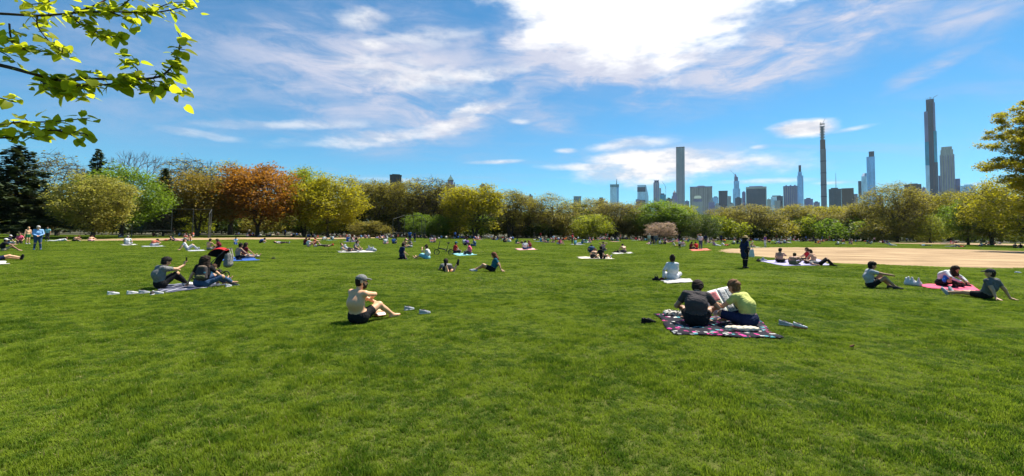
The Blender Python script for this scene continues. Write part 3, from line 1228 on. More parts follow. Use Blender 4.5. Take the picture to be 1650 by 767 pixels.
FA = {
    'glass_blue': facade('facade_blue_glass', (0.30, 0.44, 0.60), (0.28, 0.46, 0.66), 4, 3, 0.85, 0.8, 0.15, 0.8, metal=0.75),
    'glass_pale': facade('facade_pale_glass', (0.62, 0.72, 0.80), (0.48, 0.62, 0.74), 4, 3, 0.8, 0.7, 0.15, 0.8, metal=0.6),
    'glass_teal': facade('facade_teal_glass', (0.22, 0.32, 0.36), (0.16, 0.28, 0.32), 4, 5, 0.75, 0.75, 0.15, 0.7, metal=0.5),
    'glass_dark': facade('facade_dark_glass', (0.045, 0.07, 0.11), (0.025, 0.045, 0.08), 4, 2, 0.85, 0.8, 0.2, 0.6),
    'concrete_grid': facade('facade_white_grid', (0.31, 0.36, 0.40), (0.10, 0.16, 0.20), 4.7, 4.7, 0.68, 0.68, 0.15, 0.6),
    'stripe': facade('facade_striped_stone', (0.48, 0.43, 0.41), (0.22, 0.21, 0.22), 3.8, 3.6, 0.5, 0.98, 0.4, 0.4),
    'stone': facade('facade_limestone', (0.56, 0.53, 0.51), (0.25, 0.255, 0.27), 3.5, 5.5, 0.4, 0.55, 0.4, 0.4),
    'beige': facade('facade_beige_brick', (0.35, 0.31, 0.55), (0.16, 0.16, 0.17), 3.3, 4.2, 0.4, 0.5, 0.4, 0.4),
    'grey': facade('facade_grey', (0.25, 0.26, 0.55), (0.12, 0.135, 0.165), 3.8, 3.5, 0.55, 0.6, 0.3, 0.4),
    'brown': facade('facade_brown', (0.13, 0.095, 0.085), (0.055, 0.047, 0.05), 3.3, 3.5, 0.45, 0.6, 0.4, 0.4),
    'darkgrey': facade('facade_dark_grey', (0.060, 0.075, 0.11), (0.035, 0.048, 0.08), 3.8, 2.4, 0.5, 0.95, 0.3, 0.5),
    'bright_blue': facade('facade_bright_blue_film', (0.03, 0.55, 0.58), (0.025, 0.26, 0.55), 4.2, 3, 0.85, 0.8, 0.4, 0.15),
    'concrete': facade('facade_raw_concrete', (0.22, 0.24, 0.27), (0.07, 0.085, 0.11), 4.2, 3.2, 0.6, 0.6, 0.6, 0.3),
}
ROOFG = plain('roof_copper', (0.16, 0.27, 0.22), 0.7)
STEEL = plain('steel_dark', (0.06, 0.06, 0.065), 0.6)
PALE = plain('pale_trim', (0.52, 0.51, 0.49), 0.7)


class Bld:
    """a tower standing on the ground: pixel columns and rows carried out to its depth"""

    def __init__(s, name, label, x0, x1, Y, deep=None, yaw=0.0, cat='building', group=None):
        s.Y = Y
        xm = (x0 + x1) / 2
        a, b_ = dp(x0, horizon(xm), Y), dp(x1, horizon(xm), Y)
        s.w = (b_ - a).length
        s.deep = deep if deep else s.w * 0.9
        s.xm = xm
        s.c = (a + b_) / 2
        az_ = math.atan2(s.c.x, Y)
        s.o = empty(name, (s.c.x, Y, 0), -az_)      # its front turned to the park
        s.o.scale = (cos(az_), 1, 1)
        tag(s.o, label, cat, group)

    def hx(s, px):
        return dp(px, horizon(px), s.Y).x - s.c.x

    def hz(s, py):
        return dp(s.xm, py, s.Y).z

    def box(s, part, mat, x0, x1, ytop, ybot=None, y0=0.0, y1=None, inset=0.0):
        z1 = s.hz(ytop)
        z0 = 0 if ybot is None else s.hz(ybot)
        m_ = MB()
        m_.box((s.hx(x0) + inset, y0 + inset, z0), (s.hx(x1) - inset, (s.deep if y1 is None else y1) - inset, z1))
        return m_.build(part, FA[mat] if isinstance(mat, str) else mat, s.o)

    def taper(s, part, mat, x0, x1, x2, x3, ytop, ybot, y1=None):
        z0, z1 = s.hz(ybot), s.hz(ytop)
        d = s.deep if y1 is None else y1
        a, b_, c, e = s.hx(x0), s.hx(x1), s.hx(x2), s.hx(x3)
        k = (c - a) if c != a else 0
        m_ = MB()
        m_.prism([(a, 0), (b_, 0), (b_, d), (a, d)], z0, z1, [(c, d * 0.3), (e, d * 0.3), (e, d * 0.7), (c, d * 0.7)])
        return m_.build(part, FA[mat] if isinstance(mat, str) else mat, s.o)

    def band(s, part, mat, x0, x1, ya, yb, proud=1.2):
        m_ = MB()
        m_.box((s.hx(x0) - proud, -proud, s.hz(yb)), (s.hx(x1) + proud, s.deep + proud, s.hz(ya)))
        return m_.build(part, FA[mat] if isinstance(mat, str) else mat, s.o)

    def mast(s, part, px, ya, yb, r=0.9):
        m_ = MB()
        X = s.hx(px)
        m_.tube([(X, s.deep / 2, s.hz(yb)), (X, s.deep / 2, s.hz(ya))], [r, r * 0.35], 6)
        return m_.build(part, STEEL, s.o)


def crane(px, ybase, ytop, jib0, jib1, Y, label):
    """luffing crane: lattice mast, cab, raised jib"""
    base = dp(px, horizon(px), Y)
    az_ = math.atan2(base.x, Y)
    o = empty('tower_crane', (base.x, Y + 6, 0), -az_)
    o.scale = (cos(az_), 1, 1)
    tag(o, label, 'crane')
    f = lambda x, y: Vector((dp(x, y, Y).x - base.x, 0, dp(x, y, Y).z))
    z0, z1 = f(px, ybase).z, f(px, ytop).z
    m_ = MB()
    for sx in (-1, 1):
        for sy in (-1, 1):
            m_.tube([(sx * 1.0, sy * 1.0, z0), (sx * 1.0, sy * 1.0, z1)], 0.22, 4)
    n = max(2, int((z1 - z0) / 4))
    for i in range(n):
        za, zb = z0 + (z1 - z0) * i / n, z0 + (z1 - z0) * (i + 1) / n
        m_.tube([(-1, -1, za), (1, -1, zb)], 0.12, 3)
        m_.tube([(1, 1, za), (-1, 1, zb)], 0.12, 3)
    m_.build('mast', STEEL, o)
    m_ = MB()
    m_.box((-2.2, -1.6, z1), (2.2, 1.6, z1 + 3))
    m_.build('cab', PALE, o)
    a, b_ = f(*jib0), f(*jib1)
    m_ = MB()
    for off in ((0, -0.7, 0), (0, 0.7, 0), (0, 0, 1.4)):
        m_.tube([a + Vector(off), b_ + Vector(off) * 0.5], 0.35, 4)
    m_.build('jib', STEEL, o)
    return o


B = Bld('brown_apartment_block', 'dark brown block rising above the olive elms left of centre', 626, 645, 700)
B.box('wall', 'brown', 626, 645, 282)
B.box('roof_plant', 'brown', 628, 644, 280, 282.0, 3, None, 1.5)
B.band('parapet', STEEL, 626, 645, 281.6, 283, 0.4)
B.box('side_wing', 'brown', 645.2, 650, 294, None, 4)
for px in (630, 634.5, 639, 643):
    m_ = MB()
    X = B.hx(px)
    m_.box((X - 0.8, -0.8, 20), (X + 0.8, 0.2, B.hz(284)))
    m_.build('pier', FA['darkgrey'], B.o)
B = Bld('domed_tower', 'stone tower with a green pointed roof above the elms', 717, 732, 800)
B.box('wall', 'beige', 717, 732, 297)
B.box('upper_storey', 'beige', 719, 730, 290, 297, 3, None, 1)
B.taper('roof', ROOFG, 719.5, 729.5, 724, 725, 283, 290)
B.mast('finial', 724.5, 280.5, 283.2, 0.7)
for px in (718, 731):
    B.box('pinnacle', 'beige', px - 0.8, px + 0.8, 293.5, 297, 0.5, 3)
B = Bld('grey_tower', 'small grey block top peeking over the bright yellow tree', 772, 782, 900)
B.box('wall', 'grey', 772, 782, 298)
B.box('roof_plant', 'darkgrey', 773.5, 779, 295.5, 298.0, 3, None, 1)
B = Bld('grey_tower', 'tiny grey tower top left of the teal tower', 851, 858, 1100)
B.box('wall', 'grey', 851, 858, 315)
B.box('roof_plant', 'darkgrey', 852, 856, 312.5, 315.0, 3, None, 1)

B = Bld('teal_glass_tower', 'short teal glass tower, leftmost tower of the skyline', 924, 936, 1900)
B.box('wall', 'glass_teal', 924, 936, 317)
B.band('cornice', PALE, 924, 936, 316, 317.3, 0.8)
for px in (927, 930, 933):
    m_ = MB()
    m_.box((B.hx(px) - 0.9, -1.0, 20), (B.hx(px) + 0.9, 0.3, B.hz(318)))
    m_.build('pier', FA['grey'], B.o)
B = Bld('brown_tower', 'low brown tower with dark top between the teal and banded glass towers', 964, 973, 1800)
B.box('wall', 'brown', 964, 973, 321)
B.box('roof_plant', 'darkgrey', 965, 972, 318, 321.0, 4, None, 1)
B.box('side_wing', 'beige', 973.3, 979, 324, None, 5)
B = Bld('glass_tower_with_mast', 'pale glass tower with green top band and thin mast', 983, 997, 2000)
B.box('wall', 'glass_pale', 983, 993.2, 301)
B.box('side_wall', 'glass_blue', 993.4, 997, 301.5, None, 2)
B.band('top_band', 'glass_teal', 983, 997, 297, 301.4, 1.0)
B.mast('mast', 993.5, 288, 297, 2.2)
B = Bld('dark_block', 'low dark blue block between two pale glass towers', 1011.5, 1021, 1700)
B.box('wall', 'glass_dark', 1011.5, 1021, 333)
B.box('roof_plant', 'grey', 1013, 1019, 331, 333.0, 3, None, 1)
B = Bld('pale_glass_tower', 'white blue glass tower with dark band and sloping right side', 1027, 1045, 2100)
z1, z0 = B.hz(298), 0
m_ = MB()
dz = B.hz(316)
X0, X1, X2 = B.hx(1027), B.hx(1041), B.hx(1045)
m_.prism([(X0, 0), (X2, 0), (X2, 50), (X0, 50)], 0, dz)
m_.prism([(X0, 0), (X2, 0), (X2, 50), (X0, 50)], dz + 0.02, z1, [(X0, 0), (X1, 0), (X1, 50), (X0, 50)])
m_.build('wall', FA['glass_pale'], B.o)
B.box('dark_band', 'glass_dark', 1026.8, 1040.2, 301.5, 309, -1.5, 20)
B.box('lower_wing', 'grey', 1024.5, 1031, 322, None, -40, -8)
B.box('lower_wing', 'glass_dark', 1031.2, 1040, 323, None, -40, -8)
B = Bld('beige_tower', 'beige tower with dark notched cap beside the crane', 1053, 1065, 2150)
B.box('wall', 'stone', 1053, 1062.5, 294)
B.box('shoulder', 'stone', 1062.7, 1065.5, 303, None, 3)
B.box('cap', 'darkgrey', 1054, 1062, 290.5, 294.0, 2, None, 1)
for px in (1055, 1058, 1061):
    B.box('pier', 'beige', px - 0.5, px + 0.5, 290, 340, -1.2, 0.4)
B = Bld('blue_glass_tower', 'short blue glass tower under the crane jib', 1064, 1073, 2050)
B.box('wall', 'bright_blue', 1064, 1073, 313.5)
B.box('roof_frame', 'glass_dark', 1064.5, 1071, 311.5, 313.5, 3, None, 1)
crane(1073.5, 330, 303, (1074, 302), (1067.5, 292), 2040, 'construction crane with raised jib left of the tall white grid tower')
B = Bld('stepped_stone_tower', 'small stepped beige tower with pointed top left of the white grid tower', 1082.5, 1092, 2000)
B.box('wall', 'beige', 1082.5, 1092, 316)
B.box('setback', 'beige', 1083.8, 1090.8, 310.5, 316, 2, None, 1)
B.taper('roof', 'stone', 1085, 1089.5, 1087, 1087.6, 306.5, 310.5)
B = Bld('white_grid_tower', 'very tall thin white grid tower, the slab rising from the skyline middle', 1090, 1103.6, 2212, 28)
B.box('wall', 'concrete_grid', 1090, 1103.6, 237)
H432 = B.hz(237)
for i in range(1, 6):
    z = H432 * i / 6
    m_ = MB()
    m_.box((B.hx(1090) + 0.5, 0.5, z - 4), (B.hx(1103.6) - 0.5, 27, z + 4))
    ob = m_.build('open_floor', FA['glass_dark'], B.o)
    ob.scale = (1.03, 1.03, 1)
for k in range(7):
    X = B.hx(1090) + (B.hx(1103.6) - B.hx(1090)) * k / 6
    m_ = MB()
    m_.box((X - 0.7, -1.0, 0), (X + 0.7, 0.3, H432 - 0.5))
    m_.build('column', FA['concrete_grid'] if 0 else PALE, B.o)
B.band('roof_rim', STEEL, 1090, 1103.6, 236.6, 238, 0.3)
B = Bld('striped_office_tower', 'broad pinkish beige tower with vertical stripes beside the white grid tower', 1112, 1148, 1950, 60)
B.box('wall', 'stripe', 1112, 1148, 301)
B.box('roof_plant', 'stripe', 1124, 1136, 298.8, 301, 10, 40)
B.band('cornice', 'beige', 1112, 1148, 300.4, 302, 0.8)
for k in range(13):
    px = 1112.8 + k * 2.87
    m_ = MB()
    m_.box((B.hx(px) - 1.2, -2.0, 10), (B.hx(px) + 1.2, 0.3, B.hz(303)))
    m_.build('pier', FA['stone'], B.o)
B = Bld('hotel_block', 'cream hotel with a green roof in front of the striped tower', 1116, 1133, 1750, 40)
B.box('wall', 'stone', 1116, 1133, 325)
B.box('upper_storey', 'beige', 1118, 1131, 320, 325, 4, 34)
B.taper('roof', ROOFG, 1118, 1131, 1120, 1129, 315, 320, 36)
B = Bld('stone_apartment_tower', 'small stone tower with pointed roof right of the green roofed hotel', 1142, 1152, 1740)
B.box('wall', 'beige', 1142, 1152, 326)
B.taper('roof', 'stone', 1143.5, 1150.5, 1146.5, 1147.5, 319, 326)
B = Bld('white_apartment_block', 'low cream block right of the striped tower', 1152, 1161, 1720)
B.box('wall', 'stone', 1152, 1161, 331)
B.box('setback', 'stone', 1153.5, 1159, 327.5, 331, 3, None, 1)
B = Bld('grey_glass_block', 'grey blue block just right of the striped tower', 1148, 1158, 2000)
B.box('wall', 'glass_blue', 1148.2, 1158, 318)
B.box('roof_plant', 'grey', 1150, 1157, 316.3, 318, 5, None, 2)
B = Bld('dark_brown_tower', 'plain dark brown tower left of the stepped spire', 1158.5, 1173, 1900)
B.box('wall', 'darkgrey', 1158.5, 1173, 308.5)
B.band('parapet', STEEL, 1158.5, 1173, 307.4, 308.7, 0.5)
B.box('side_wing', 'stone', 1173.3, 1178.5, 316, None, 5)
B = Bld('stepped_spire_tower', 'blue glass stepped tower tapering to a spire with a crane on it', 1181.5, 1193.5, 2350)
B.box('wall', 'glass_blue', 1181.5, 1193.5, 304)
B.box('setback', 'glass_blue', 1182.5, 1192.6, 291.5, 304, 4, None, 2)
B.box('setback', 'grey', 1183.8, 1190.5, 285, 291.5, 8, 32, 1)
B.taper('spire', 'grey', 1184.5, 1188.5, 1185.6, 1186.4, 279.5, 285)
crane(1185, 292, 281, (1184.5, 281), (1177.5, 273.5), 2345, 'small crane leaning left from the stepped spire tower')
B = Bld('dark_blue_block', 'dark blue glass block in front of the stepped spire', 1185, 1196, 1800)
B.box('wall', 'glass_dark', 1185, 1196, 319)
B.box('roof_plant', 'darkgrey', 1187, 1194, 317.4, 319, 4, None, 2)
B = Bld('light_grey_tower', 'narrow light grey tower left of the dark blue glass slab', 1196.3, 1202, 1950)
B.box('wall', 'grey', 1196.3, 1202, 309.5)
B.box('roof_plant', 'stone', 1197.2, 1201, 308, 309.5, 4, None, 1)
B = Bld('dark_glass_slab', 'wide dark blue glass slab with a pale frame', 1202.5, 1236, 1850, 45)
B.box('wall', 'glass_dark', 1203.6, 1234.6, 304)
B.box('frame_side', PALE, 1202.5, 1203.5, 301, None, -1.5)
B.box('frame_side', PALE, 1234.7, 1236, 301, None, -1.5)
B.box('frame_top', PALE, 1203.5, 1234.7, 301, 304.0, -1.5)
B.box('roof_plant', 'grey', 1208, 1230, 299.4, 301, 8, 36)
B = Bld('low_glass_block', 'pale and dark glass block right of the dark blue slab', 1243, 1262.5, 1800, 40)
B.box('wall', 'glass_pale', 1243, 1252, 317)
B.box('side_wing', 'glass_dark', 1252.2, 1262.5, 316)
B.box('roof_plant', 'darkgrey', 1245, 1259, 314.8, 316, 6, 30)
B.box('lower_wing', 'stone', 1249, 1258, 324, None, -30, -2)
B = Bld('grey_hotel_tower', 'broad grey stone block left of the slim blue tower', 1263, 1286, 1750, 40)
B.box('wall', 'grey', 1263, 1286, 299.5)
for px in (1268, 1275, 1282):
    B.box('roof_plant', 'grey', px - 1.2, px + 1.2, 297.8, 299.5, 6, 20)
for k in range(8):
    px = 1264 + k * 3
    m_ = MB()
    m_.box((B.hx(px) - 0.9, -1.2, 10), (B.hx(px) + 0.9, 0.3, B.hz(301)))
    m_.build('pier', FA['stone'], B.o)
B = Bld('slim_blue_tower', 'slim blue glass tower with a dark chimney like top', 1286, 1296, 1900)
B.box('wall', 'glass_blue', 1286, 1296, 283)
B.box('upper_tower', 'glass_blue', 1286.8, 1294, 276.5, 283, 3, None, 1)
B.box('cap', 'darkgrey', 1288.5, 1292.7, 266, 276.5, 6, 20)
B = Bld('low_grey_block', 'low grey block right of the slim blue tower', 1296.5, 1311, 1700)
B.box('wall', 'grey', 1296.5, 1311, 320.5)
B.box('roof_plant', 'darkgrey', 1299, 1308, 318.8, 320.5, 5, None, 2)
B = Bld('pencil_tower', 'extremely thin unfinished concrete pencil tower with scaffold top', 1323.5, 1334, 1785, 24)
B.box('wall', 'concrete', 1324, 1333.5, 240)
B.box('dark_floors', 'brown', 1324.2, 1332.8, 225, 240, 1, 22)
B.box('core', 'concrete', 1325.5, 1330.5, 203, 225, 6, 18)
m_ = MB()
for px in (1324.4, 1327, 1329.6, 1332.2):
    for yy in (1.0, 22.0):
        m_.tube([(B.hx(px), yy, B.hz(225)), (B.hx(px), yy, B.hz(199))], 0.5, 4)
for k in range(7):
    z = B.hz(225) + (B.hz(199) - B.hz(225)) * k / 6
    m_.box((B.hx(1324.4), 1, z - 0.35), (B.hx(1332.2), 22, z + 0.35))
m_.build('scaffold', FA['concrete'], B.o)
for i in range(1, 7):
    B.band('floor_band', 'darkgrey', 1324, 1333.5, 240 + i * 19, 241.3 + i * 19, 0.6)
crane(1327.5, 210, 198, (1327.5, 198), (1331.5, 191), 1783, 'small crane standing on top of the thin pencil tower')
B = Bld('wide_dark_office_block', 'wide dark office block with a brown right half and thin mast', 1336.5, 1378, 1500, 40)
B.box('wall', 'glass_dark', 1336.5, 1357, 304)
B.box('side_wing', 'brown', 1357.2, 1377, 303.6)
B.box('roof_plant', 'darkgrey', 1340, 1352, 302, 304, 6, 26)
B.mast('mast', 1348.5, 277, 302, 1.2)
B.box('low_wing', 'grey', 1377.3, 1383, 313, None, 4)
B.box('low_wing', 'glass_pale', 1383.2, 1389, 318, None, 4)
B = Bld('stepped_glass_tower', 'blue glass tower with curved stepped left side and dark top', 1384.5, 1412.5, 1680, 36)
B.box('wall', 'glass_blue', 1399, 1412.5, 253)
B.box('cap', 'darkgrey', 1403, 1411.8, 244.5, 253, 3, 30)
B.taper('shoulder', 'glass_pale', 1390, 1398.9, 1393, 1398.8, 278.5, 284)
B.box('lower_tower', 'glass_pale', 1390, 1398.8, 284)
B.box('side_wing', 'glass_dark', 1384.5, 1389.8, 291, None, 4)
B = Bld('brown_block', 'low dark brown block left of the tallest tower', 1459, 1487, 1350, 40)
B.box('wall', 'brown', 1459, 1487, 297)
B.box('roof_plant', 'darkgrey', 1466, 1481, 295.5, 297, 6, 26)
B = Bld('tallest_tower', 'tallest dark tower with bright blue lower panels, still under construction', 1494, 1514.5, 1573, 45)
B.box('wall', 'darkgrey', 1498.2, 1511.6, 160)
B.box('left_shaft', 'grey', 1494.6, 1501.0, 179, 228, -1.5)
B.box('left_blue_panel', 'bright_blue', 1494.4, 1501.0, 228, 266, -1.5)
B.box('left_glass', 'glass_pale', 1494.4, 1501.0, 266, None, -1.5)
B.box('right_shaft', 'grey', 1509.6, 1513.0, 166, 212, -1.5)
B.box('right_blue_panel', 'bright_blue', 1509.2, 1514.4, 212, 262, -1.5)
B.box('right_shaft_lower', 'glass_dark', 1509.2, 1514.8, 262, None, -1.5)
B.box('centre_fin', 'glass_dark', 1503.4, 1506.6, 163, 330, -2.5, 1)
m_ = MB()
for k in range(6):
    px = 1498.8 + k * 2.4
    m_.tube([(B.hx(px), 3, B.hz(160)), (B.hx(px), 3, B.hz(157))], 0.6, 4)
m_.build('rebar_top', STEEL, B.o)
for i in range(6):
    B.band('floor_band', STEEL, 1498.2, 1511.6, 180 + i * 24, 181.5 + i * 24, 0.5)
crane(1508, 164, 157.5, (1506.5, 157.5), (1513, 154.5), 1571, 'crane arm on top of the tallest dark tower')
B = Bld('stone_tower', 'pale limestone tower with a stepped top right of the tallest tower', 1518, 1542.5, 1500, 40)
B.box('wall', 'stone', 1518, 1542, 249)
B.box('setback', 'stone', 1519.5, 1540.3, 241, 249, 3, 36)
B.box('crown', 'stone', 1521, 1538.5, 236, 241, 6, 32)
B.box('shoulder', 'grey', 1542.2, 1550, 288.5, None, 4)
B.box('low_wing', 'grey', 1514.9, 1517.8, 282, None, 6)
for k in range(6):
    px = 1519.6 + k * 4.2
    m_ = MB()
    m_.box((B.hx(px) - 1.3, -1.6, 10), (B.hx(px) + 1.3, 0.3, B.hz(250.5)))
    m_.build('pier', FA['beige'], B.o)
B = Bld('pale_blue_block', 'low pale blue glass block at the right end of the skyline', 1550.5, 1575, 1450, 40)
B.box('wall', 'glass_blue', 1550.5, 1575, 299)
B.box('roof_plant', 'glass_pale', 1556, 1570, 297, 299, 6, 26)
# roofs that fill the gaps low in the skyline
for i, (x0, x1, yt, mt, nm) in enumerate([(1000, 1010, 336, 'grey', 'low grey rooftop left of the low dark block'), (1073.5, 1083, 320, 'glass_dark', 'low dark block left of the small stepped beige tower'),
                                          (1104, 1111, 324, 'grey', 'low grey block between the white grid and striped towers'), (1174, 1184, 328, 'stone', 'low stone block below the stepped spire'),
                                          (1236.5, 1243, 321, 'stone', 'thin stone block right of the dark blue slab'), (1311.5, 1322, 326, 'grey', 'low rooftop left of the thin pencil tower'),
                                          (1413, 1424, 316, 'beige', 'low beige block right of the stepped glass tower'), (1487.5, 1494, 302, 'grey', 'grey shoulder block touching the tallest tower')]):
    B = Bld('low_block', nm, x0, x1, 1650)
    B.box('wall', mt, x0, x1, yt)
    B.box('roof_plant', 'darkgrey', x0 + 1.5, x1 - 2, yt - 1.6, yt, 4, None, 2)

# ------------------------------------------------------------------ ball field backstops
FENCE = plain('galvanised_steel', (0.10, 0.105, 0.10), 0.55, metal=0.6)


def backstop(px0, px1, ytop, Y, wing, label):
    a, b_ = dp(px0, horizon(px0), Y), dp(px1, horizon(px1), Y)
    c = (a + b_) / 2
    o = empty('backstop', (c.x, Y, 0))
    tag(o, label, 'fence')
    W2 = (b_ - a).length / 2
    Hh = dp((px0 + px1) / 2, ytop, Y).z
    pts = [(-W2, -wing, Hh * 0.8), (-W2 * 0.55, 0, Hh), (0, 0.4, Hh), (W2 * 0.55, 0, Hh), (W2, -wing, Hh * 0.8)]
    for p in pts:
        m_ = MB()
        m_.tube([(p[0], p[1], -0.1), (p[0], p[1], p[2])], 0.06, 6)
        m_.build('post', FENCE, o)
    for i in range(4):
        p, q = pts[i], pts[i + 1]
        m_ = MB()
        m_.tube([(p[0], p[1], p[2]), (q[0], q[1], q[2])], 0.05, 5)
        m_.build('top_rail', FENCE, o)
        m_ = MB()
        m_.tube([(p[0], p[1], 1.2), (q[0], q[1], 1.2)], 0.04, 5)
        m_.build('middle_rail', FENCE, o)
        m_ = MB()
        L = sqrt((p[0] - q[0]) ** 2 + (p[1] - q[1]) ** 2)
        n = int(L / 0.55)
        for k in range(-int(Hh / 0.55), n):
            for sgn in (1, -1):
                # diagonal chain link wires, clipped to the panel
                t0, t1 = max(0, k), min(n, k + int(Hh / 0.55))
                if t1 <= t0:
                    continue
                u0, u1 = t0 / n, t1 / n
                if sgn < 0:
                    u0, u1 = 1 - u0, 1 - u1
                ha, hb = (t0 - k) * 0.55, (t1 - k) * 0.55
                hm = min(p[2], q[2])
                ha, hb = min(ha, hm), min(hb, hm)
                A = Vector((p[0] + (q[0] - p[0]) * u0, p[1] + (q[1] - p[1]) * u0, ha))
                Bq = Vector((p[0] + (q[0] - p[0]) * u1, p[1] + (q[1] - p[1]) * u1, hb))
                m_.tube([A, Bq], 0.005, 3, caps=False)
        ob = m_.build('chain_link', FENCE, o)
        ob['kind'] = 'stuff'


backstop(250, 366, 337, 82, 5, 'tall chain link backstop in front of the brown gold tree')
backstop(640, 690, 347, 108, 4, 'tall chain link backstop before the olive elms')
# white tent behind the trees
TENT = plain('white_canvas', (0.75, 0.75, 0.74), 0.8, 0.05)
pt = dp(719, horizon(719), 150)
o = empty('white_tent', (pt.x, 150, 0))
tag(o, 'white tent glimpsed between the elms and the bright yellow tree', 'tent')
m_ = MB()
zt, ze = dp(719, 345, 150).z, dp(719, 358, 150).z
m_.prism([(-3.4, 0), (3.4, 0), (3.4, 6), (-3.4, 6)], ze, zt, [(-0.4, 2.6), (0.4, 2.6), (0.4, 3.4), (-0.4, 3.4)])
m_.build('canopy', TENT, o)
for sx in (-3.2, 3.2):
    for sy in (0.2, 5.8):
        m_ = MB()
        m_.tube([(sx, sy, 0), (sx, sy, ze)], 0.07, 6)
        m_.build('pole', FENCE, o)
m_ = MB()
m_.box((-3.3, 5.9, 0), (3.3, 5.95, ze))
m_.build('back_wall', TENT, o)


# ------------------------------------------------------------------ bodies: one smooth surface round a posed skeleton
def v3(*a):
    return np.array(a, float)


def unit(a):
    a = np.asarray(a, float)
    return a / (np.linalg.norm(a) + 1e-9)


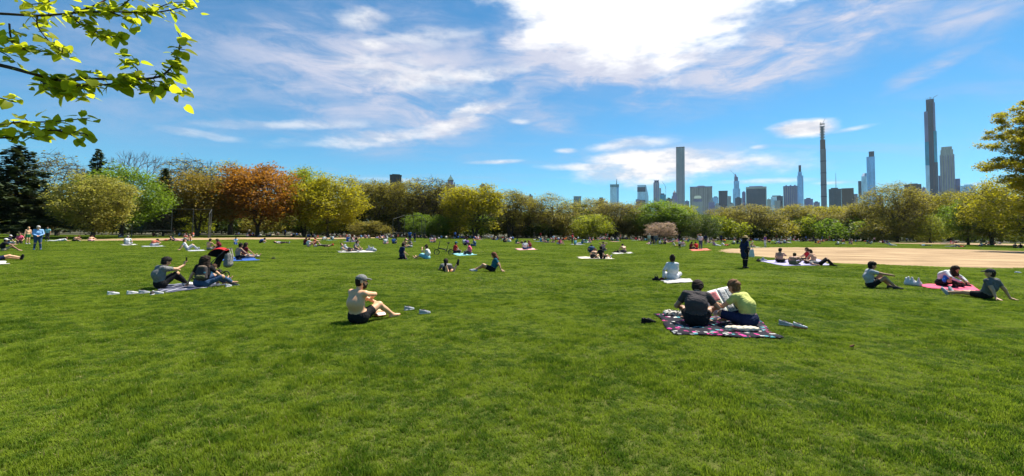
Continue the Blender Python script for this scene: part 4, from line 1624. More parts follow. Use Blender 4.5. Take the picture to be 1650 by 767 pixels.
class Field:
    """smooth union of rounded cones and ellipsoids sampled on a grid, meshed with surface nets"""

    def __init__(s):
        s.p = []

    def cone(s, a, b, ra, rb, tg, k=0.03, tg2=None, split=1.0):
        s.p.append(('c', np.asarray(a, float), np.asarray(b, float), ra, rb, tg, k, tg2, split))

    def ell(s, c, r, tg, k=0.03, M=None):
        s.p.append(('e', np.asarray(c, float), np.asarray(r, float), M, None, tg, k, None, 1.0))

    def mesh(s, h):
        lo, hi = [], []
        for q in s.p:
            if q[0] == 'c':
                R = max(q[3], q[4])
                lo.append(np.minimum(q[1], q[2]) - R)
                hi.append(np.maximum(q[1], q[2]) + R)
            else:
                R = max(q[2])
                lo.append(q[1] - R)
                hi.append(q[1] + R)
        lo = np.min(lo, 0) - 3 * h
        hi = np.max(hi, 0) + 3 * h
        n = np.ceil((hi - lo) / h).astype(int) + 1
        f = np.full(n, 0.08, np.float32)
        raw = np.full(n, 9.0, np.float32)
        tg = np.zeros(n, np.int8)
        ax = [lo[i] + h * np.arange(n[i]) for i in range(3)]
        for q in s.p:
            k = max(q[6], 1e-4)
            if q[0] == 'c':
                R = max(q[3], q[4]) + k + 2.5 * h
                a0, b0 = np.minimum(q[1], q[2]) - R, np.maximum(q[1], q[2]) + R
            else:
                R = max(q[2]) + k + 2.5 * h
                a0, b0 = q[1] - R, q[1] + R
            i0 = np.maximum(0, np.floor((a0 - lo) / h).astype(int))
            i1 = np.minimum(n, np.ceil((b0 - lo) / h).astype(int) + 1)
            sl_ = tuple(slice(i0[i], i1[i]) for i in range(3))
            X, Y, Z = np.meshgrid(*[ax[i][sl_[i]] for i in range(3)], indexing='ij')
            P = np.stack([X, Y, Z], -1)
            tt = None
            if q[0] == 'c':
                d = q[2] - q[1]
                L2 = d @ d + 1e-12
                tt = np.clip(((P - q[1]) @ d) / L2, 0, 1)
                dist = np.linalg.norm(P - q[1] - tt[..., None] * d, axis=-1) - (q[3] + (q[4] - q[3]) * tt)
            else:
                Q = P - q[1]
                if q[3] is not None:
                    Q = Q @ q[3]
                k0 = np.linalg.norm(Q / q[2], axis=-1)
                k1 = np.linalg.norm(Q / (q[2] ** 2), axis=-1) + 1e-9
                dist = k0 * (k0 - 1.0) / k1
            fs = f[sl_]
            hh = np.clip(0.5 + 0.5 * (fs - dist) / k, 0, 1)
            f[sl_] = fs * (1 - hh) + dist * hh - k * hh * (1 - hh)
            rs = raw[sl_]
            m_ = dist < rs
            raw[sl_] = np.where(m_, dist, rs)
            if q[7] is None:
                tg[sl_] = np.where(m_, q[5], tg[sl_])
            else:
                tg[sl_] = np.where(m_, np.where(tt < q[8], q[5], q[7]), tg[sl_])
        # surface nets
        ins = f < 0
        cnt = np.zeros(np.array(n) - 1, np.int8)
        for dx in (0, 1):
            for dy in (0, 1):
                for dz in (0, 1):
                    cnt += ins[dx:n[0] - 1 + dx, dy:n[1] - 1 + dy, dz:n[2] - 1 + dz]
        act = (cnt > 0) & (cnt < 8)
        I = np.argwhere(act)
        idx = np.full(act.shape, -1, np.int32)
        idx[act] = np.arange(len(I))
        cv = {}
        for dx in (0, 1):
            for dy in (0, 1):
                for dz in (0, 1):
                    cv[(dx, dy, dz)] = f[I[:, 0] + dx, I[:, 1] + dy, I[:, 2] + dz]
        acc = np.zeros((len(I), 3))
        num = np.zeros(len(I))
        for a_ in cv:
            for i in range(3):
                if a_[i] == 0:
                    b_ = list(a_)
                    b_[i] = 1
                    b_ = tuple(b_)
                    va, vb = cv[a_], cv[b_]
                    m_ = (va < 0) != (vb < 0)
                    t_ = np.where(m_, va / (va - vb + 1e-12), 0)
                    p = np.array(a_, float)[None] + np.zeros((len(I), 3))
                    p[:, i] += t_
                    acc += p * m_[:, None]
                    num += m_
        V = lo + h * (I + acc / num[:, None])
        T = tg[I[:, 0], I[:, 1], I[:, 2]]
        quads = []
        for i in range(3):
            j, k = (i + 1) % 3, (i + 2) % 3
            s0 = [slice(None)] * 3
            s1 = [slice(None)] * 3
            s0[i] = slice(0, n[i] - 1)
            s1[i] = slice(1, n[i])
            a_, b_ = ins[tuple(s0)], ins[tuple(s1)]
            E = np.argwhere(a_ != b_)
            ok = (E[:, j] > 0) & (E[:, k] > 0) & (E[:, j] < n[j] - 1) & (E[:, k] < n[k] - 1)
            E = E[ok]
            fl = a_[E[:, 0], E[:, 1], E[:, 2]]
            def cell(dj, dk):
                C = E.copy()
                C[:, j] -= dj
                C[:, k] -= dk
                return idx[C[:, 0], C[:, 1], C[:, 2]]
            q_ = np.stack([cell(1, 1), cell(0, 1), cell(0, 0), cell(1, 0)], 1)
            q_[~fl] = q_[~fl][:, ::-1]
            quads.append(q_)
        Q = np.concatenate(quads)
        Q = Q[(Q >= 0).all(1)]
        # a little smoothing
        for _ in range(2):
            S = np.zeros_like(V)
            c_ = np.zeros(len(V))
            for a_, b_ in ((0, 1), (1, 2), (2, 3), (3, 0)):
                np.add.at(S, Q[:, a_], V[Q[:, b_]])
                np.add.at(c_, Q[:, a_], 1)
            V = V * 0.55 + 0.45 * S / np.maximum(c_, 1)[:, None]
        return V, Q, T


def vert_normals(V, Q):
    nrm = np.cross(V[Q[:, 2]] - V[Q[:, 0]], V[Q[:, 3]] - V[Q[:, 1]])
    N = np.zeros_like(V)
    for i in range(4):
        np.add.at(N, Q[:, i], nrm)
    return N / (np.linalg.norm(N, axis=1)[:, None] + 1e-12)


def ik(a, target, l1, l2, pole):
    d = target - a
    L = np.linalg.norm(d)
    if L > 0.995 * (l1 + l2):
        target = a + d / L * 0.995 * (l1 + l2)
        d = target - a
        L = np.linalg.norm(d)
    L = max(L, abs(l1 - l2) + 0.02)
    u = unit(d)
    x = (l1 * l1 - l2 * l2 + L * L) / (2 * L)
    y = sqrt(max(0.0, l1 * l1 - x * x))
    p = np.asarray(pole, float)
    p = p - u * (p @ u)
    return a + u * x + unit(p) * y, target


SKIN, HAIR, TOP, BOT, SHOE, HATT, DARK = 0, 1, 2, 3, 4, 5, 6


def body_field(sp, fine=True):
    """sp: the pose and the clothes of one person; local frame faces +Y, right is +X, ground z=0"""
    F_ = Field()
    g_ = sp.get
    fem = g_('fem', False)
    fat = g_('fat', 1.0)
    P = np.array(g_('pelvis', (0, 0, 0.11)), float)
    T = unit(g_('torso', (0, 0, 1)))
    front = np.array(g_('front', (0, 1, 0)), float)
    front = unit(front - T * (front @ T))
    T2 = unit(g_('torso2', T))
    R = np.cross(front, T)
    yaw = radians(g_('yaw', 0))
    front2 = unit(front - T2 * (front @ T2))
    R2 = np.cross(front2, T2)
    R2, front2 = R2 * cos(yaw) - front2 * sin(yaw), front2 * cos(yaw) + R2 * sin(yaw)
    sw = (0.155 if fem else 0.185) * (0.9 + 0.1 * fat)
    hw = 0.092 if fem else 0.085
    top = TOP if g_('top', True) else SKIN
    sleeve = g_('sleeve', 'short')
    legs = g_('legs', 'long')
    chest = P + T * 0.265 - front * g_('bow', 0.02)
    neck = chest + T2 * 0.232
    sho = [neck - T2 * 0.045 - R2 * sw, neck - T2 * 0.045 + R2 * sw]
    hip = [P - R * hw, P + R * hw]
    inf = 0.012 if top == TOP else 0.0
    ck = 0.06
    # trunk
    F_.cone(hip[0], hip[1], 0.112 * fat + 0.01 * fem, 0.112 * fat + 0.01 * fem, BOT, ck)
    crop = g_('crop', False)
    for sg in (-1, 1):
        F_.cone(P + T * 0.06 + R * sg * 0.055, chest + R * sg * 0.055 * (0.8 if fem else 1.0), 0.098 * fat + inf * .6, 0.098 * fat + inf,
                SKIN if crop else top, ck, top, 0.28 if crop else 0.0)
        F_.cone(chest + R * sg * 0.06, neck - T2 * 0.09 + R2 * sg * sw * 0.52, 0.105 * fat + inf, 0.088 + inf, top, ck)
    F_.cone(sho[0], sho[1], 0.056 + inf, 0.056 + inf, top, 0.05)
    if fem and g_('bust', True):
        for sg in (-1, 1):
            F_.ell(chest + T2 * 0.09 + front2 * 0.085 + R2 * sg * 0.06, v3(0.06, 0.06, 0.06), top, 0.04)
    # neck and head
    L = unit(g_('look', front2))
    hu = np.array(g_('headup', T2 * 0.6 + v3(0, 0, 0.6)), float)
    L = unit(L)
    hu = unit(hu - L * (hu @ L))
    hr = np.cross(L, hu)
    hb = neck + unit(T2 + hu * 0.8) * 0.040 + L * 0.012
    hc = hb + hu * 0.118 + L * 0.022
    Mh = np.stack([hr, L, hu], 1)
    F_.cone(neck - T2 * 0.05, hb + hu * 0.05, 0.058 if not fem else 0.05, 0.052 if not fem else 0.046, SKIN, 0.03)
    hs = g_('head', 1.06)
    F_.ell(hc + hu * 0.02 * hs, v3(0.076, 0.096, 0.100) * hs, SKIN, 0.02, Mh)
    F_.ell(hc - hu * 0.055 * hs + L * 0.022 * hs, v3(0.056, 0.066, 0.062) * hs, SKIN, 0.03, Mh)
    F_.cone(hc + L * 0.092 * hs + hu * 0.005, hc + L * 0.112 * hs - hu * 0.028, 0.010, 0.015, SKIN, 0.012)
    for sg in (-1, 1):
        F_.ell(hc + hr * sg * 0.078 * hs - L * 0.008, v3(0.012, 0.024, 0.032) * hs, SKIN, 0.008, Mh)
        if fine:
            F_.ell(hc + hr * sg * 0.033 * hs + L * 0.086 * hs + hu * 0.012, v3(0.015, 0.010, 0.008), DARK, 0.002, Mh)
    if fine:
        F_.ell(hc + L * 0.088 * hs - hu * 0.062, v3(0.026, 0.012, 0.007), DARK if g_('beard') else HATT if 0 else SKIN, 0.002, Mh)
    hair = g_('hair', 'short')
    hk = 0.93 if g_('hat') == 'cap' else 1.0
    if hair != 'none':
        F_.ell(hc + hu * 0.036 * hs - L * 0.016, v3(0.087, 0.099, 0.096) * hs * hk, HAIR, 0.006, Mh)
        F_.ell(hc - hu * 0.022 * hs - L * 0.040, v3(0.078, 0.066, 0.078) * hs * hk, HAIR, 0.012, Mh)
        if hair == 'thick':
            F_.ell(hc + hu * 0.058 * hs + L * 0.010, v3(0.082, 0.090, 0.075) * hs, HAIR, 0.012, Mh)
        if hair in ('long', 'curly'):
            w_ = 1.25 if hair == 'curly' else 1.0
            dn = g_('hairfall', -hu)
            dn = unit(dn)
            for sg in (-1, 0, 1):
                F_.cone(hc + hr * sg * 0.05 - L * 0.045 + hu * 0.02, hc + hr * sg * 0.07 * w_ - L * (0.075 if sg else 0.09) + dn * (0.24 if hair == 'long' else 0.19),
                        0.058 * w_, 0.045 * w_, HAIR, 0.03)
            if hair == 'curly':
                for q in range(14):
                    a_ = q * 2.4
                    F_.ell(hc - L * 0.05 + hr * 0.085 * cos(a_) + hu * (0.07 - 0.017 * q) - L * 0.03 * sin(a_), v3(0.045, 0.045, 0.045), HAIR, 0.02)
        if hair == 'bun':
            F_.ell(hc + hu * 0.115 * hs - L * 0.055, v3(0.045, 0.045, 0.042) * hs, HAIR, 0.012)
        if hair == 'lowbun':
            F_.ell(hc + hu * 0.03 * hs - L * 0.105, v3(0.050, 0.050, 0.045) * hs, HAIR, 0.015)
            F_.ell(hc + hu * 0.085 * hs - L * 0.065, v3(0.055, 0.050, 0.040) * hs, HAIR, 0.015)
    if g_('beard'):
        F_.ell(hc - hu * 0.082 * hs + L * 0.042 * hs, v3(0.055, 0.056, 0.042) * hs, HAIR, 0.012, Mh)
        F_.ell(hc - hu * 0.045 * hs + L * 0.088 * hs, v3(0.034, 0.020, 0.018) * hs, HAIR, 0.008, Mh)
        for sg in (-1, 1):
            F_.cone(hc + hr * sg * 0.066 + L * 0.02 - hu * 0.01, hc + hr * sg * 0.05 + L * 0.045 - hu * 0.075, 0.016, 0.02, HAIR, 0.012)
    hat = g_('hat')
    if hat == 'cap':
        F_.ell(hc + hu * 0.056 - L * 0.004, v3(0.092, 0.108, 0.088), HATT, 0.004, Mh)
        F_.ell(hc + hu * 0.058 + L * 0.125, v3(0.072, 0.075, 0.013), HATT, 0.006, np.stack([hr, unit(L - hu * 0.18), unit(hu + L * 0.18)], 1))
    if hat == 'straw':
        F_.ell(hc + hu * 0.085, v3(0.088, 0.100, 0.085), HATT, 0.006, Mh)
        F_.ell(hc + hu * 0.060, v3(0.185, 0.195, 0.014), HATT, 0.012, Mh)
    if g_('shades'):
        for sg in (-1, 1):
            F_.ell(hc + hr * sg * 0.036 + L * 0.096 + hu * 0.012, v3(0.032, 0.012, 0.022), DARK, 0.002, Mh)
            F_.cone(hc + hr * sg * 0.066 + L * 0.085 + hu * 0.018, hc + hr * sg * 0.082 - L * 0.01 + hu * 0.018, 0.007, 0.006, DARK, 0.002)
    # arms
    hands = g_('hands', ((-0.25, 0.2, 0.3), (0.25, 0.2, 0.3)))
    poles = g_('elbows', ((-1, -0.5, -0.6), (1, -0.5, -0.6)))
    hdirs = g_('handdir', (None, None))
    curls = g_('curl', (0.5, 0.5))
    for i in (0, 1):
        sg = -1 if i == 0 else 1
        el, wr = ik(sho[i], np.array(hands[i], float), 0.29, 0.25, poles[i])
        sk = 0.012 if (sleeve != 'none' and top == TOP) else 0
        sp_ = {'none': 0.0, 'short': 0.62, 'long': 1.0}[sleeve] if top == TOP else 0.0
        bulk = 1.0 if not fem else 0.86
        F_.cone(sho[i], el, 0.053 * bulk + sk, 0.041 * bulk + (sk if sleeve == 'long' else sk * 0.4), top if sp_ > 0 else SKIN, 0.03, SKIN, sp_ if sp_ else 0.0)
        F_.cone(el, wr, 0.042 * bulk + (0.008 if sleeve == 'long' else 0), 0.027 * bulk + (0.008 if sleeve == 'long' and top == TOP else 0), TOP if (sleeve == 'long' and top == TOP) else SKIN, 0.02)
        fd = unit(wr - el) if hdirs[i] is None else unit(hdirs[i])
        # palm normal: away from the body's midline, then fingers bend towards it
        side = np.cross(fd, unit(v3(0, 0, 1) + 0.01))
        if np.linalg.norm(side) < 0.2:
            side = R2
        side = unit(side) * sg
        pn = unit(np.cross(side, fd)) * sg
        if pn[2] > 0:
            pn = -pn
        c0 = wr + fd * 0.05
        F_.cone(wr + fd * 0.015, wr + fd * 0.075 + side * 0.018, 0.023, 0.021, SKIN, 0.02)
        F_.cone(wr + fd * 0.015, wr + fd * 0.075 - side * 0.018, 0.023, 0.021, SKIN, 0.02)
        cu = curls[i]
        if fine:
            for q, (off, ln) in enumerate(((-0.030, 0.062), (-0.010, 0.074), (0.011, 0.068), (0.031, 0.052))):
                k0 = wr + fd * 0.085 + side * off
                d1 = unit(fd + pn * cu * 0.8 + side * off * 3)
                k1 = k0 + d1 * ln * 0.55
                d2 = unit(fd * (1 - cu) + pn * cu * 1.6)
                F_.cone(k0, k1, 0.0105, 0.0098, SKIN, 0.006)
                F_.cone(k1, k1 + d2 * ln * 0.55, 0.0098, 0.0085, SKIN, 0.004)
            t0 = wr + fd * 0.03 - side * 0.024
            t1 = t0 + unit(fd * 0.7 - side * 0.8 + pn * 0.4) * 0.042
            F_.cone(t0, t1, 0.013, 0.0115, SKIN, 0.010)
            F_.cone(t1, t1 + unit(fd + pn * 0.5) * 0.032, 0.0115, 0.0095, SKIN, 0.005)
        else:
            F_.cone(wr + fd * 0.07, wr + fd * 0.14 + pn * cu * 0.05, 0.024, 0.016, SKIN, 0.02)
            F_.cone(wr + fd * 0.03, wr + fd * 0.075 - side * 0.045, 0.014, 0.011, SKIN, 0.01)
    # legs
    feet = g_('feet', ((-0.1, 0.6, 0.07), (0.1, 0.6, 0.07)))
    kpoles = g_('knees', ((-0.2, 0.2, 1), (0.2, 0.2, 1)))
    toes = g_('toes', ((0, 1, 0), (0, 1, 0)))
    cov = {'shorts': 0.62, 'long': 1.0, 'brief': 0.25, 'skirt': 1.0}[legs]
    kn = []
    for i in (0, 1):
        k_, an = ik(hip[i], np.array(feet[i], float), 0.43, 0.41, kpoles[i])
        kn.append(k_)
        lk = 0.010 if legs != 'brief' else 0
        F_.cone(hip[i], k_, 0.092 * fat + lk, 0.058 + (lk if cov > 0.7 else lk * 0.3), BOT, 0.04, SKIN, cov)
        calf = k_ + (an - k_) * 0.3
        lt = BOT if legs == 'long' else SKIN
        back = unit(np.cross(np.cross(an - k_, k_ - hip[i]), an - k_)) if np.linalg.norm(np.cross(an - k_, k_ - hip[i])) > 1e-3 else v3(0, -1, 0)
        F_.cone(k_, an, 0.053 + (0.006 if legs == 'long' else 0), 0.036 + (0.010 if legs == 'long' else 0), lt, 0.03)
        F_.cone(calf - back * 0.014, k_ + (an - k_) * 0.6, 0.050, 0.038, lt, 0.03)
        td = unit(toes[i])
        ft = SHOE if g_('shoes', True) else SKIN
        th_ = 0.010 if ft == SHOE else 0
        dn = v3(0, 0, -1) - td * (v3(0, 0, -1) @ td)
        if np.linalg.norm(dn) < 0.3:
            dn = unit(an - k_) - td * (unit(an - k_) @ td)
        dn = unit(dn)
        heel = an + dn * 0.030 - td * 0.045
        ball = an + dn * 0.042 + td * 0.115
        F_.cone(heel, ball, 0.036 + th_, 0.030 + th_, ft, 0.03)
        sd = np.cross(td, dn)
        F_.cone(ball - sd * 0.018, ball + td * 0.055 - sd * 0.016, 0.026 + th_, 0.020 + th_, ft, 0.02)
        F_.cone(ball + sd * 0.018, ball + td * 0.045 + sd * 0.016, 0.026 + th_, 0.020 + th_, ft, 0.02)
        F_.cone(an - td * 0.01, an + td * 0.07 + dn * 0.03, 0.036 + th_, 0.030 + th_, ft, 0.02)
    if legs == 'skirt':
        mid = (kn[0] + kn[1]) / 2
        F_.cone(P, mid, 0.13, 0.10, BOT, 0.05)
        F_.cone(hip[0], kn[0], 0.12, 0.085, BOT, 0.05)
        F_.cone(hip[1], kn[1], 0.12, 0.085, BOT, 0.05)
    if g_('coat'):
        F_.cone(P + T * 0.1, P - v3(0, 0, 1) * 0.24, 0.15, 0.17, TOP, 0.05)
    for extra in g_('extra', ()):
        F_.cone(*extra)
    return F_


def shell(V, Q, T, tags, off, nrm, wr=0.0, seed=0):
    """the faces of one garment, lifted off the skin, their rim tucked in"""
    m_ = np.isin(T[Q], tags).sum(1) >= 2
    q = Q[m_]
    if len(q) < 6:
        return None, None
    e = np.sort(np.concatenate([q[:, [0, 1]], q[:, [1, 2]], q[:, [2, 3]], q[:, [3, 0]]]), 1)
    key = e[:, 0].astype(np.int64) * (len(V) + 1) + e[:, 1]
    u, c = np.unique(key, return_counts=True)
    rim = np.unique(np.concatenate([u[c == 1] // (len(V) + 1), u[c == 1] % (len(V) + 1)])).astype(int)
    us = np.unique(q)
    mp = np.full(len(V), -1)
    mp[us] = np.arange(len(us))
    o = np.full(len(V), off)
    if wr:
        p = V
        o = o + wr * 0.6 * (1.0 + np.sin(p[:, 0] * 31 + 9 * np.sin(p[:, 2] * 17 + seed)) * np.sin(p[:, 2] * 43 + 5 * np.sin(p[:, 1] * 21 + seed)))
    o[rim] = -0.003
    W = (V + nrm * o[:, None])[us]
    return W, mp[q]


CLOTH_NAMES = {HAIR: 'hair', TOP: 'shirt', BOT: 'trousers', SHOE: 'shoes', HATT: 'cap', DARK: 'sunglasses'}
HAIRM = {}


def hairmat(c):
    key = tuple(round(x, 3) for x in c)
    if key not in HAIRM:
        m, t, b = new_mat('hair')
        tc_ = t.node('ShaderNodeTexCoord')
        n = t.noise(t.scale(tc_.outputs['Object'], (60, 60, 14)), 1.0, 4, 0.7)
        t.put(b.inputs['Base Color'], t.mixc(t.smooth(n, 0.3, 0.7), c4([x * 0.6 for x in c]), c4([x * 1.6 for x in c])))
        b.inputs['Roughness'].default_value = 0.75
        b.inputs['Specular IOR Level'].default_value = 0.15
        bp_ = t.node('ShaderNodeBump')
        bp_.inputs['Strength'].default_value = 0.8
        bp_.inputs['Distance'].default_value = 0.01
        t.put(bp_.inputs['Height'], n)
        t.l.new(bp_.outputs[0], b.inputs['Normal'])
        HAIRM[key] = m
    return HAIRM[key]


DARKM = plain('dark_plastic', (0.012, 0.012, 0.014), 0.25, 0.05)
SKINS = {'pale': (0.70, 0.39, 0.225), 'mid': (0.48, 0.265, 0.15), 'tan': (0.33, 0.18, 0.11), 'brown': (0.15, 0.075, 0.045)}
HAIRS = {'black': (0.012, 0.010, 0.009), 'dark': (0.025, 0.015, 0.010), 'brown': (0.06, 0.03, 0.016), 'auburn': (0.11, 0.04, 0.018), 'blond': (0.28, 0.18, 0.08), 'ltbrown': (0.15, 0.075, 0.035), 'grey': (0.40, 0.38, 0.36)}
CC = {
    'black': (0.012, 0.012, 0.014), 'charcoal': (0.055, 0.048, 0.050), 'slate': (0.11, 0.11, 0.115), 'grey': (0.18, 0.18, 0.175), 'ltgrey': (0.34, 0.36, 0.39), 'white': (0.60, 0.60, 0.61),
    'navy': (0.014, 0.020, 0.060), 'denim': (0.045, 0.085, 0.17), 'blue': (0.035, 0.10, 0.33), 'sky': (0.22, 0.42, 0.70), 'teal': (0.015, 0.10, 0.15),
    'red': (0.46, 0.025, 0.025), 'coral': (0.55, 0.15, 0.10), 'pink': (0.66, 0.10, 0.18), 'rose': (0.70, 0.34, 0.34), 'lime': (0.46, 0.48, 0.14),
    'green': (0.03, 0.16, 0.06), 'khaki': (0.36, 0.29, 0.18), 'straw': (0.52, 0.38, 0.18), 'maroon': (0.13, 0.015, 0.022), 'yellow': (0.65, 0.45, 0.06),
    'purple': (0.14, 0.06, 0.24), 'cream': (0.62, 0.55, 0.43), 'orange': (0.70, 0.22, 0.03), 'aqua': (0.20, 0.45, 0.50), 'olive': (0.10, 0.10, 0.05), 'violet': (0.36, 0.34, 0.55)}
NO_TILT = 0


def mats_for(sp):
    return [skin(SKINS[sp.get('skin', 'mid')]), hairmat(HAIRS[sp.get('haircol', 'dark')]), cloth(CC[sp.get('topcol', 'white')]),
            cloth(CC[sp.get('botcol', 'navy')]), cloth(CC[sp.get('shoecol', 'ltgrey')]), cloth(CC[sp.get('hatcol', 'grey')]), DARKM]


def face_dir(pt, theta):
    """yaw for theta degrees clockwise from straight away from the camera"""
    return -(radians(theta) + math.atan2(pt.x, pt.y))


def person(px, py, theta, sp, label, vox=0.012, scale=1.0, group=None, names=None, lift=0.0):
    """a person with the seat (or feet) on the lawn at a pixel"""
    pt = gp(px, py)
    V, Q, T = body_field(sp, vox < 0.0135).mesh(vox / scale if 0 else vox)
    T = np.where((T == DARK) & (not sp.get('shades')), DARK, T)
    N = vert_normals(V, Q)
    M = mats_for(sp)
    o = empty('person', (pt.x, pt.y, lift), face_dir(pt, theta))
    o.scale = (scale,) * 3
    mi = np.zeros(len(Q), int)
    mi[(T[Q] == DARK).sum(1) >= 2] = 1
    b_ = link_mesh('body', np_mesh('body', V, quads=Q, mats=[M[0], DARKM], matidx=mi, smooth=True), o)
    nm = dict(CLOTH_NAMES)
    if names:
        nm.update(names)
    for tg_, off, wr in ((HAIR, 0.007, 0.011), (TOP, 0.006, 0.005), (BOT, 0.005, 0.004), (SHOE, 0.003, 0), (HATT, 0.003, 0.0)):
        if tg_ == HATT and not sp.get('hat'):
            continue
        if tg_ == HAIR and sp.get('hat') == 'cap':
            off, wr = 0.003, 0.001
        W, q = shell(V, Q, T, [tg_], off, N, wr, px)
        if W is not None:
            link_mesh(nm[tg_], np_mesh(nm[tg_], W, quads=q, mats=[M[tg_]], smooth=True), o)
    tag(o, label, 'person', group)
    return o


# ------------------------------------------------------------------ poses
def pose(base, **kw):
    d = dict(base)
    d.update(kw)
    return d


KNEES_UP = dict(pelvis=(0, 0, 0.115), torso=(0, -0.12, 1), torso2=(0, 0.45, 1), bow=0.05,
                hands=((-0.10, 0.50, 0.46), (0.10, 0.50, 0.46)), elbows=((-1, 0, -0.6), (1, 0, -0.6)),
                feet=((-0.13, 0.56, 0.075), (0.13, 0.56, 0.075)), knees=((-0.15, 0.2, 1), (0.15, 0.2, 1)), look=(0, 1, -0.1))
CROSS = dict(pelvis=(0, 0, 0.115), torso=(0, 0.10, 1), torso2=(0, 0.45, 1), bow=0.04,
             hands=((-0.22, 0.36, 0.20), (0.22, 0.36, 0.20)), elbows=((-1, -0.3, -0.3), (1, -0.3, -0.3)),
             feet=((0.12, 0.33, 0.07), (-0.12, 0.36, 0.09)), knees=((-1, 0.35, 0.30), (1, 0.35, 0.30)),
             toes=((1, 0.3, 0), (-1, 0.3, 0)), look=(0, 1, -0.4))
LEAN_BACK = dict(pelvis=(0, 0, 0.115), torso=(0, -0.55, 1), torso2=(0, -0.30, 1), bow=0.03,
                 hands=((-0.30, -0.48, 0.06), (0.30, -0.48, 0.06)), elbows=((-0.6, -1, 0.2), (0.6, -1, 0.2)), handdir=((-0.3, -1, -0.15), (0.3, -1, -0.15)), curl=(0.05, 0.05),
                 feet=((-0.12, 0.80, 0.085), (0.12, 0.80, 0.085)), knees=((-0.1, 0, 1), (0.1, 0, 1)), toes=((-0.2, 0.5, 0.9), (0.2, 0.5, 0.9)), look=(0, 1, 0.0))
LEGS_OUT = dict(pelvis=(0, 0, 0.115), torso=(0, 0.0, 1), torso2=(0, 0.25, 1), bow=0.04,
                hands=((-0.18, 0.42, 0.24), (0.18, 0.42, 0.24)), elbows=((-1, -0.3, -0.3), (1, -0.3, -0.3)),
                feet=((-0.10, 0.84, 0.085), (0.12, 0.84, 0.085)), knees=((-0.3, 0, 1), (0.3, 0, 1)), toes=((-0.2, 0.4, 0.9), (0.2, 0.4, 0.9)), look=(0, 1, -0.2))
PRONE = dict(pelvis=(0, 0, 0.12), torso=(0, 1, 0.10), torso2=(0, 1, 0.42), front=(0, 0.1, -1), bow=0.0,
             hands=((-0.12, 0.86, 0.06), (0.12, 0.86, 0.06)), elbows=((-1, 0.1, -1), (1, 0.1, -1)),
             feet=((-0.12, -0.83, 0.08), (0.12, -0.83, 0.08)), knees=((0, 0, -1), (0, 0, -1)), toes=((0, -1, -0.3), (0, -1, -0.3)), look=(0, 1, -0.1), headup=(0, 0, 1))
SUPINE = dict(pelvis=(0, 0, 0.12), torso=(0, -1, 0.06), torso2=(0, -1, 0.08), front=(0, 0, 1), bow=0.0,
              hands=((-0.34, -0.10, 0.05), (0.34, -0.10, 0.05)), elbows=((-1, 0, -0.1), (1, 0, -0.1)),
              feet=((-0.12, 0.83, 0.09), (0.12, 0.83, 0.09)), knees=((0, 0, 1), (0, 0, 1)), toes=((-0.3, 0.2, 1), (0.3, 0.2, 1)), look=(0, 0.1, 1), headup=(0, -1, 0.1))
SUPINE_KNEES = pose(SUPINE, feet=((-0.12, 0.52, 0.08), (0.12, 0.52, 0.08)), toes=((0, 1, 0), (0, 1, 0)))
STAND = dict(pelvis=(0, 0, 0.93), torso=(0, 0, 1), torso2=(0, 0.08, 1), bow=0.0, hands=((-0.28, 0.05, 0.84), (0.28, 0.05, 0.84)),
             elbows=((-0.6, -1, 0), (0.6, -1, 0)), feet=((-0.11, 0, 0.085), (0.11, 0, 0.085)), knees=((0, 1, 0), (0, 1, 0)), look=(0, 1, -0.05))
WALK = pose(STAND, pelvis=(0, 0, 0.90), feet=((-0.09, 0.26, 0.085), (0.09, -0.30, 0.12)), toes=((0, 1, 0), (0, 1, -0.4)),
            hands=((-0.27, -0.15, 0.86), (0.27, 0.25, 0.88)))
KNEEL = dict(pelvis=(0, 0, 0.26), torso=(0, 0.12, 1), torso2=(0, 0.3, 1), bow=0.02, hands=((-0.16, 0.34, 0.34), (0.16, 0.34, 0.34)),
             elbows=((-1, -0.5, -0.2), (1, -0.5, -0.2)), feet=((-0.11, -0.10, 0.07), (0.11, -0.10, 0.07)), knees=((0, 1, 0.1), (0, 1, 0.1)),
             toes=((0, -1, -0.2), (0, -1, -0.2)), look=(0, 1, -0.2))
SIDE = dict(pelvis=(0, 0, 0.14), torso=(0, -1, 0.42), torso2=(0, -0.8, 0.8), front=(1, 0, 0.2), bow=0.0,
            hands=((0.30, -0.45, 0.08), (0.25, -0.12, 0.16)), elbows=((0, -1, -0.3), (1, 0, 0.3)), feet=((0.10, 0.78, 0.07), (0.24, 0.70, 0.10)),
            knees=((1, 0, 0.2), (1, 0, 0.2)), toes=((1, 0.6, 0), (1, 0.6, 0)), look=(1, 0.2, 0.1), headup=(0, -0.6, 1))
FOLDED = dict(pelvis=(0, 0, 0.115), torso=(0, 0.75, 1), torso2=(0, 1.2, 0.35), bow=0.05, hands=((-0.16, 0.62, 0.22), (0.16, 0.62, 0.22)),
              elbows=((-1, -0.2, 0), (1, -0.2, 0)), feet=((0.10, 0.42, 0.07), (-0.10, 0.44, 0.09)), knees=((-1, 0.35, 0.35), (1, 0.35, 0.35)),
              toes=((1, 0.3, 0), (-1, 0.3, 0)), look=(0, 0.8, -0.7), headup=(0, 1, 0.6))


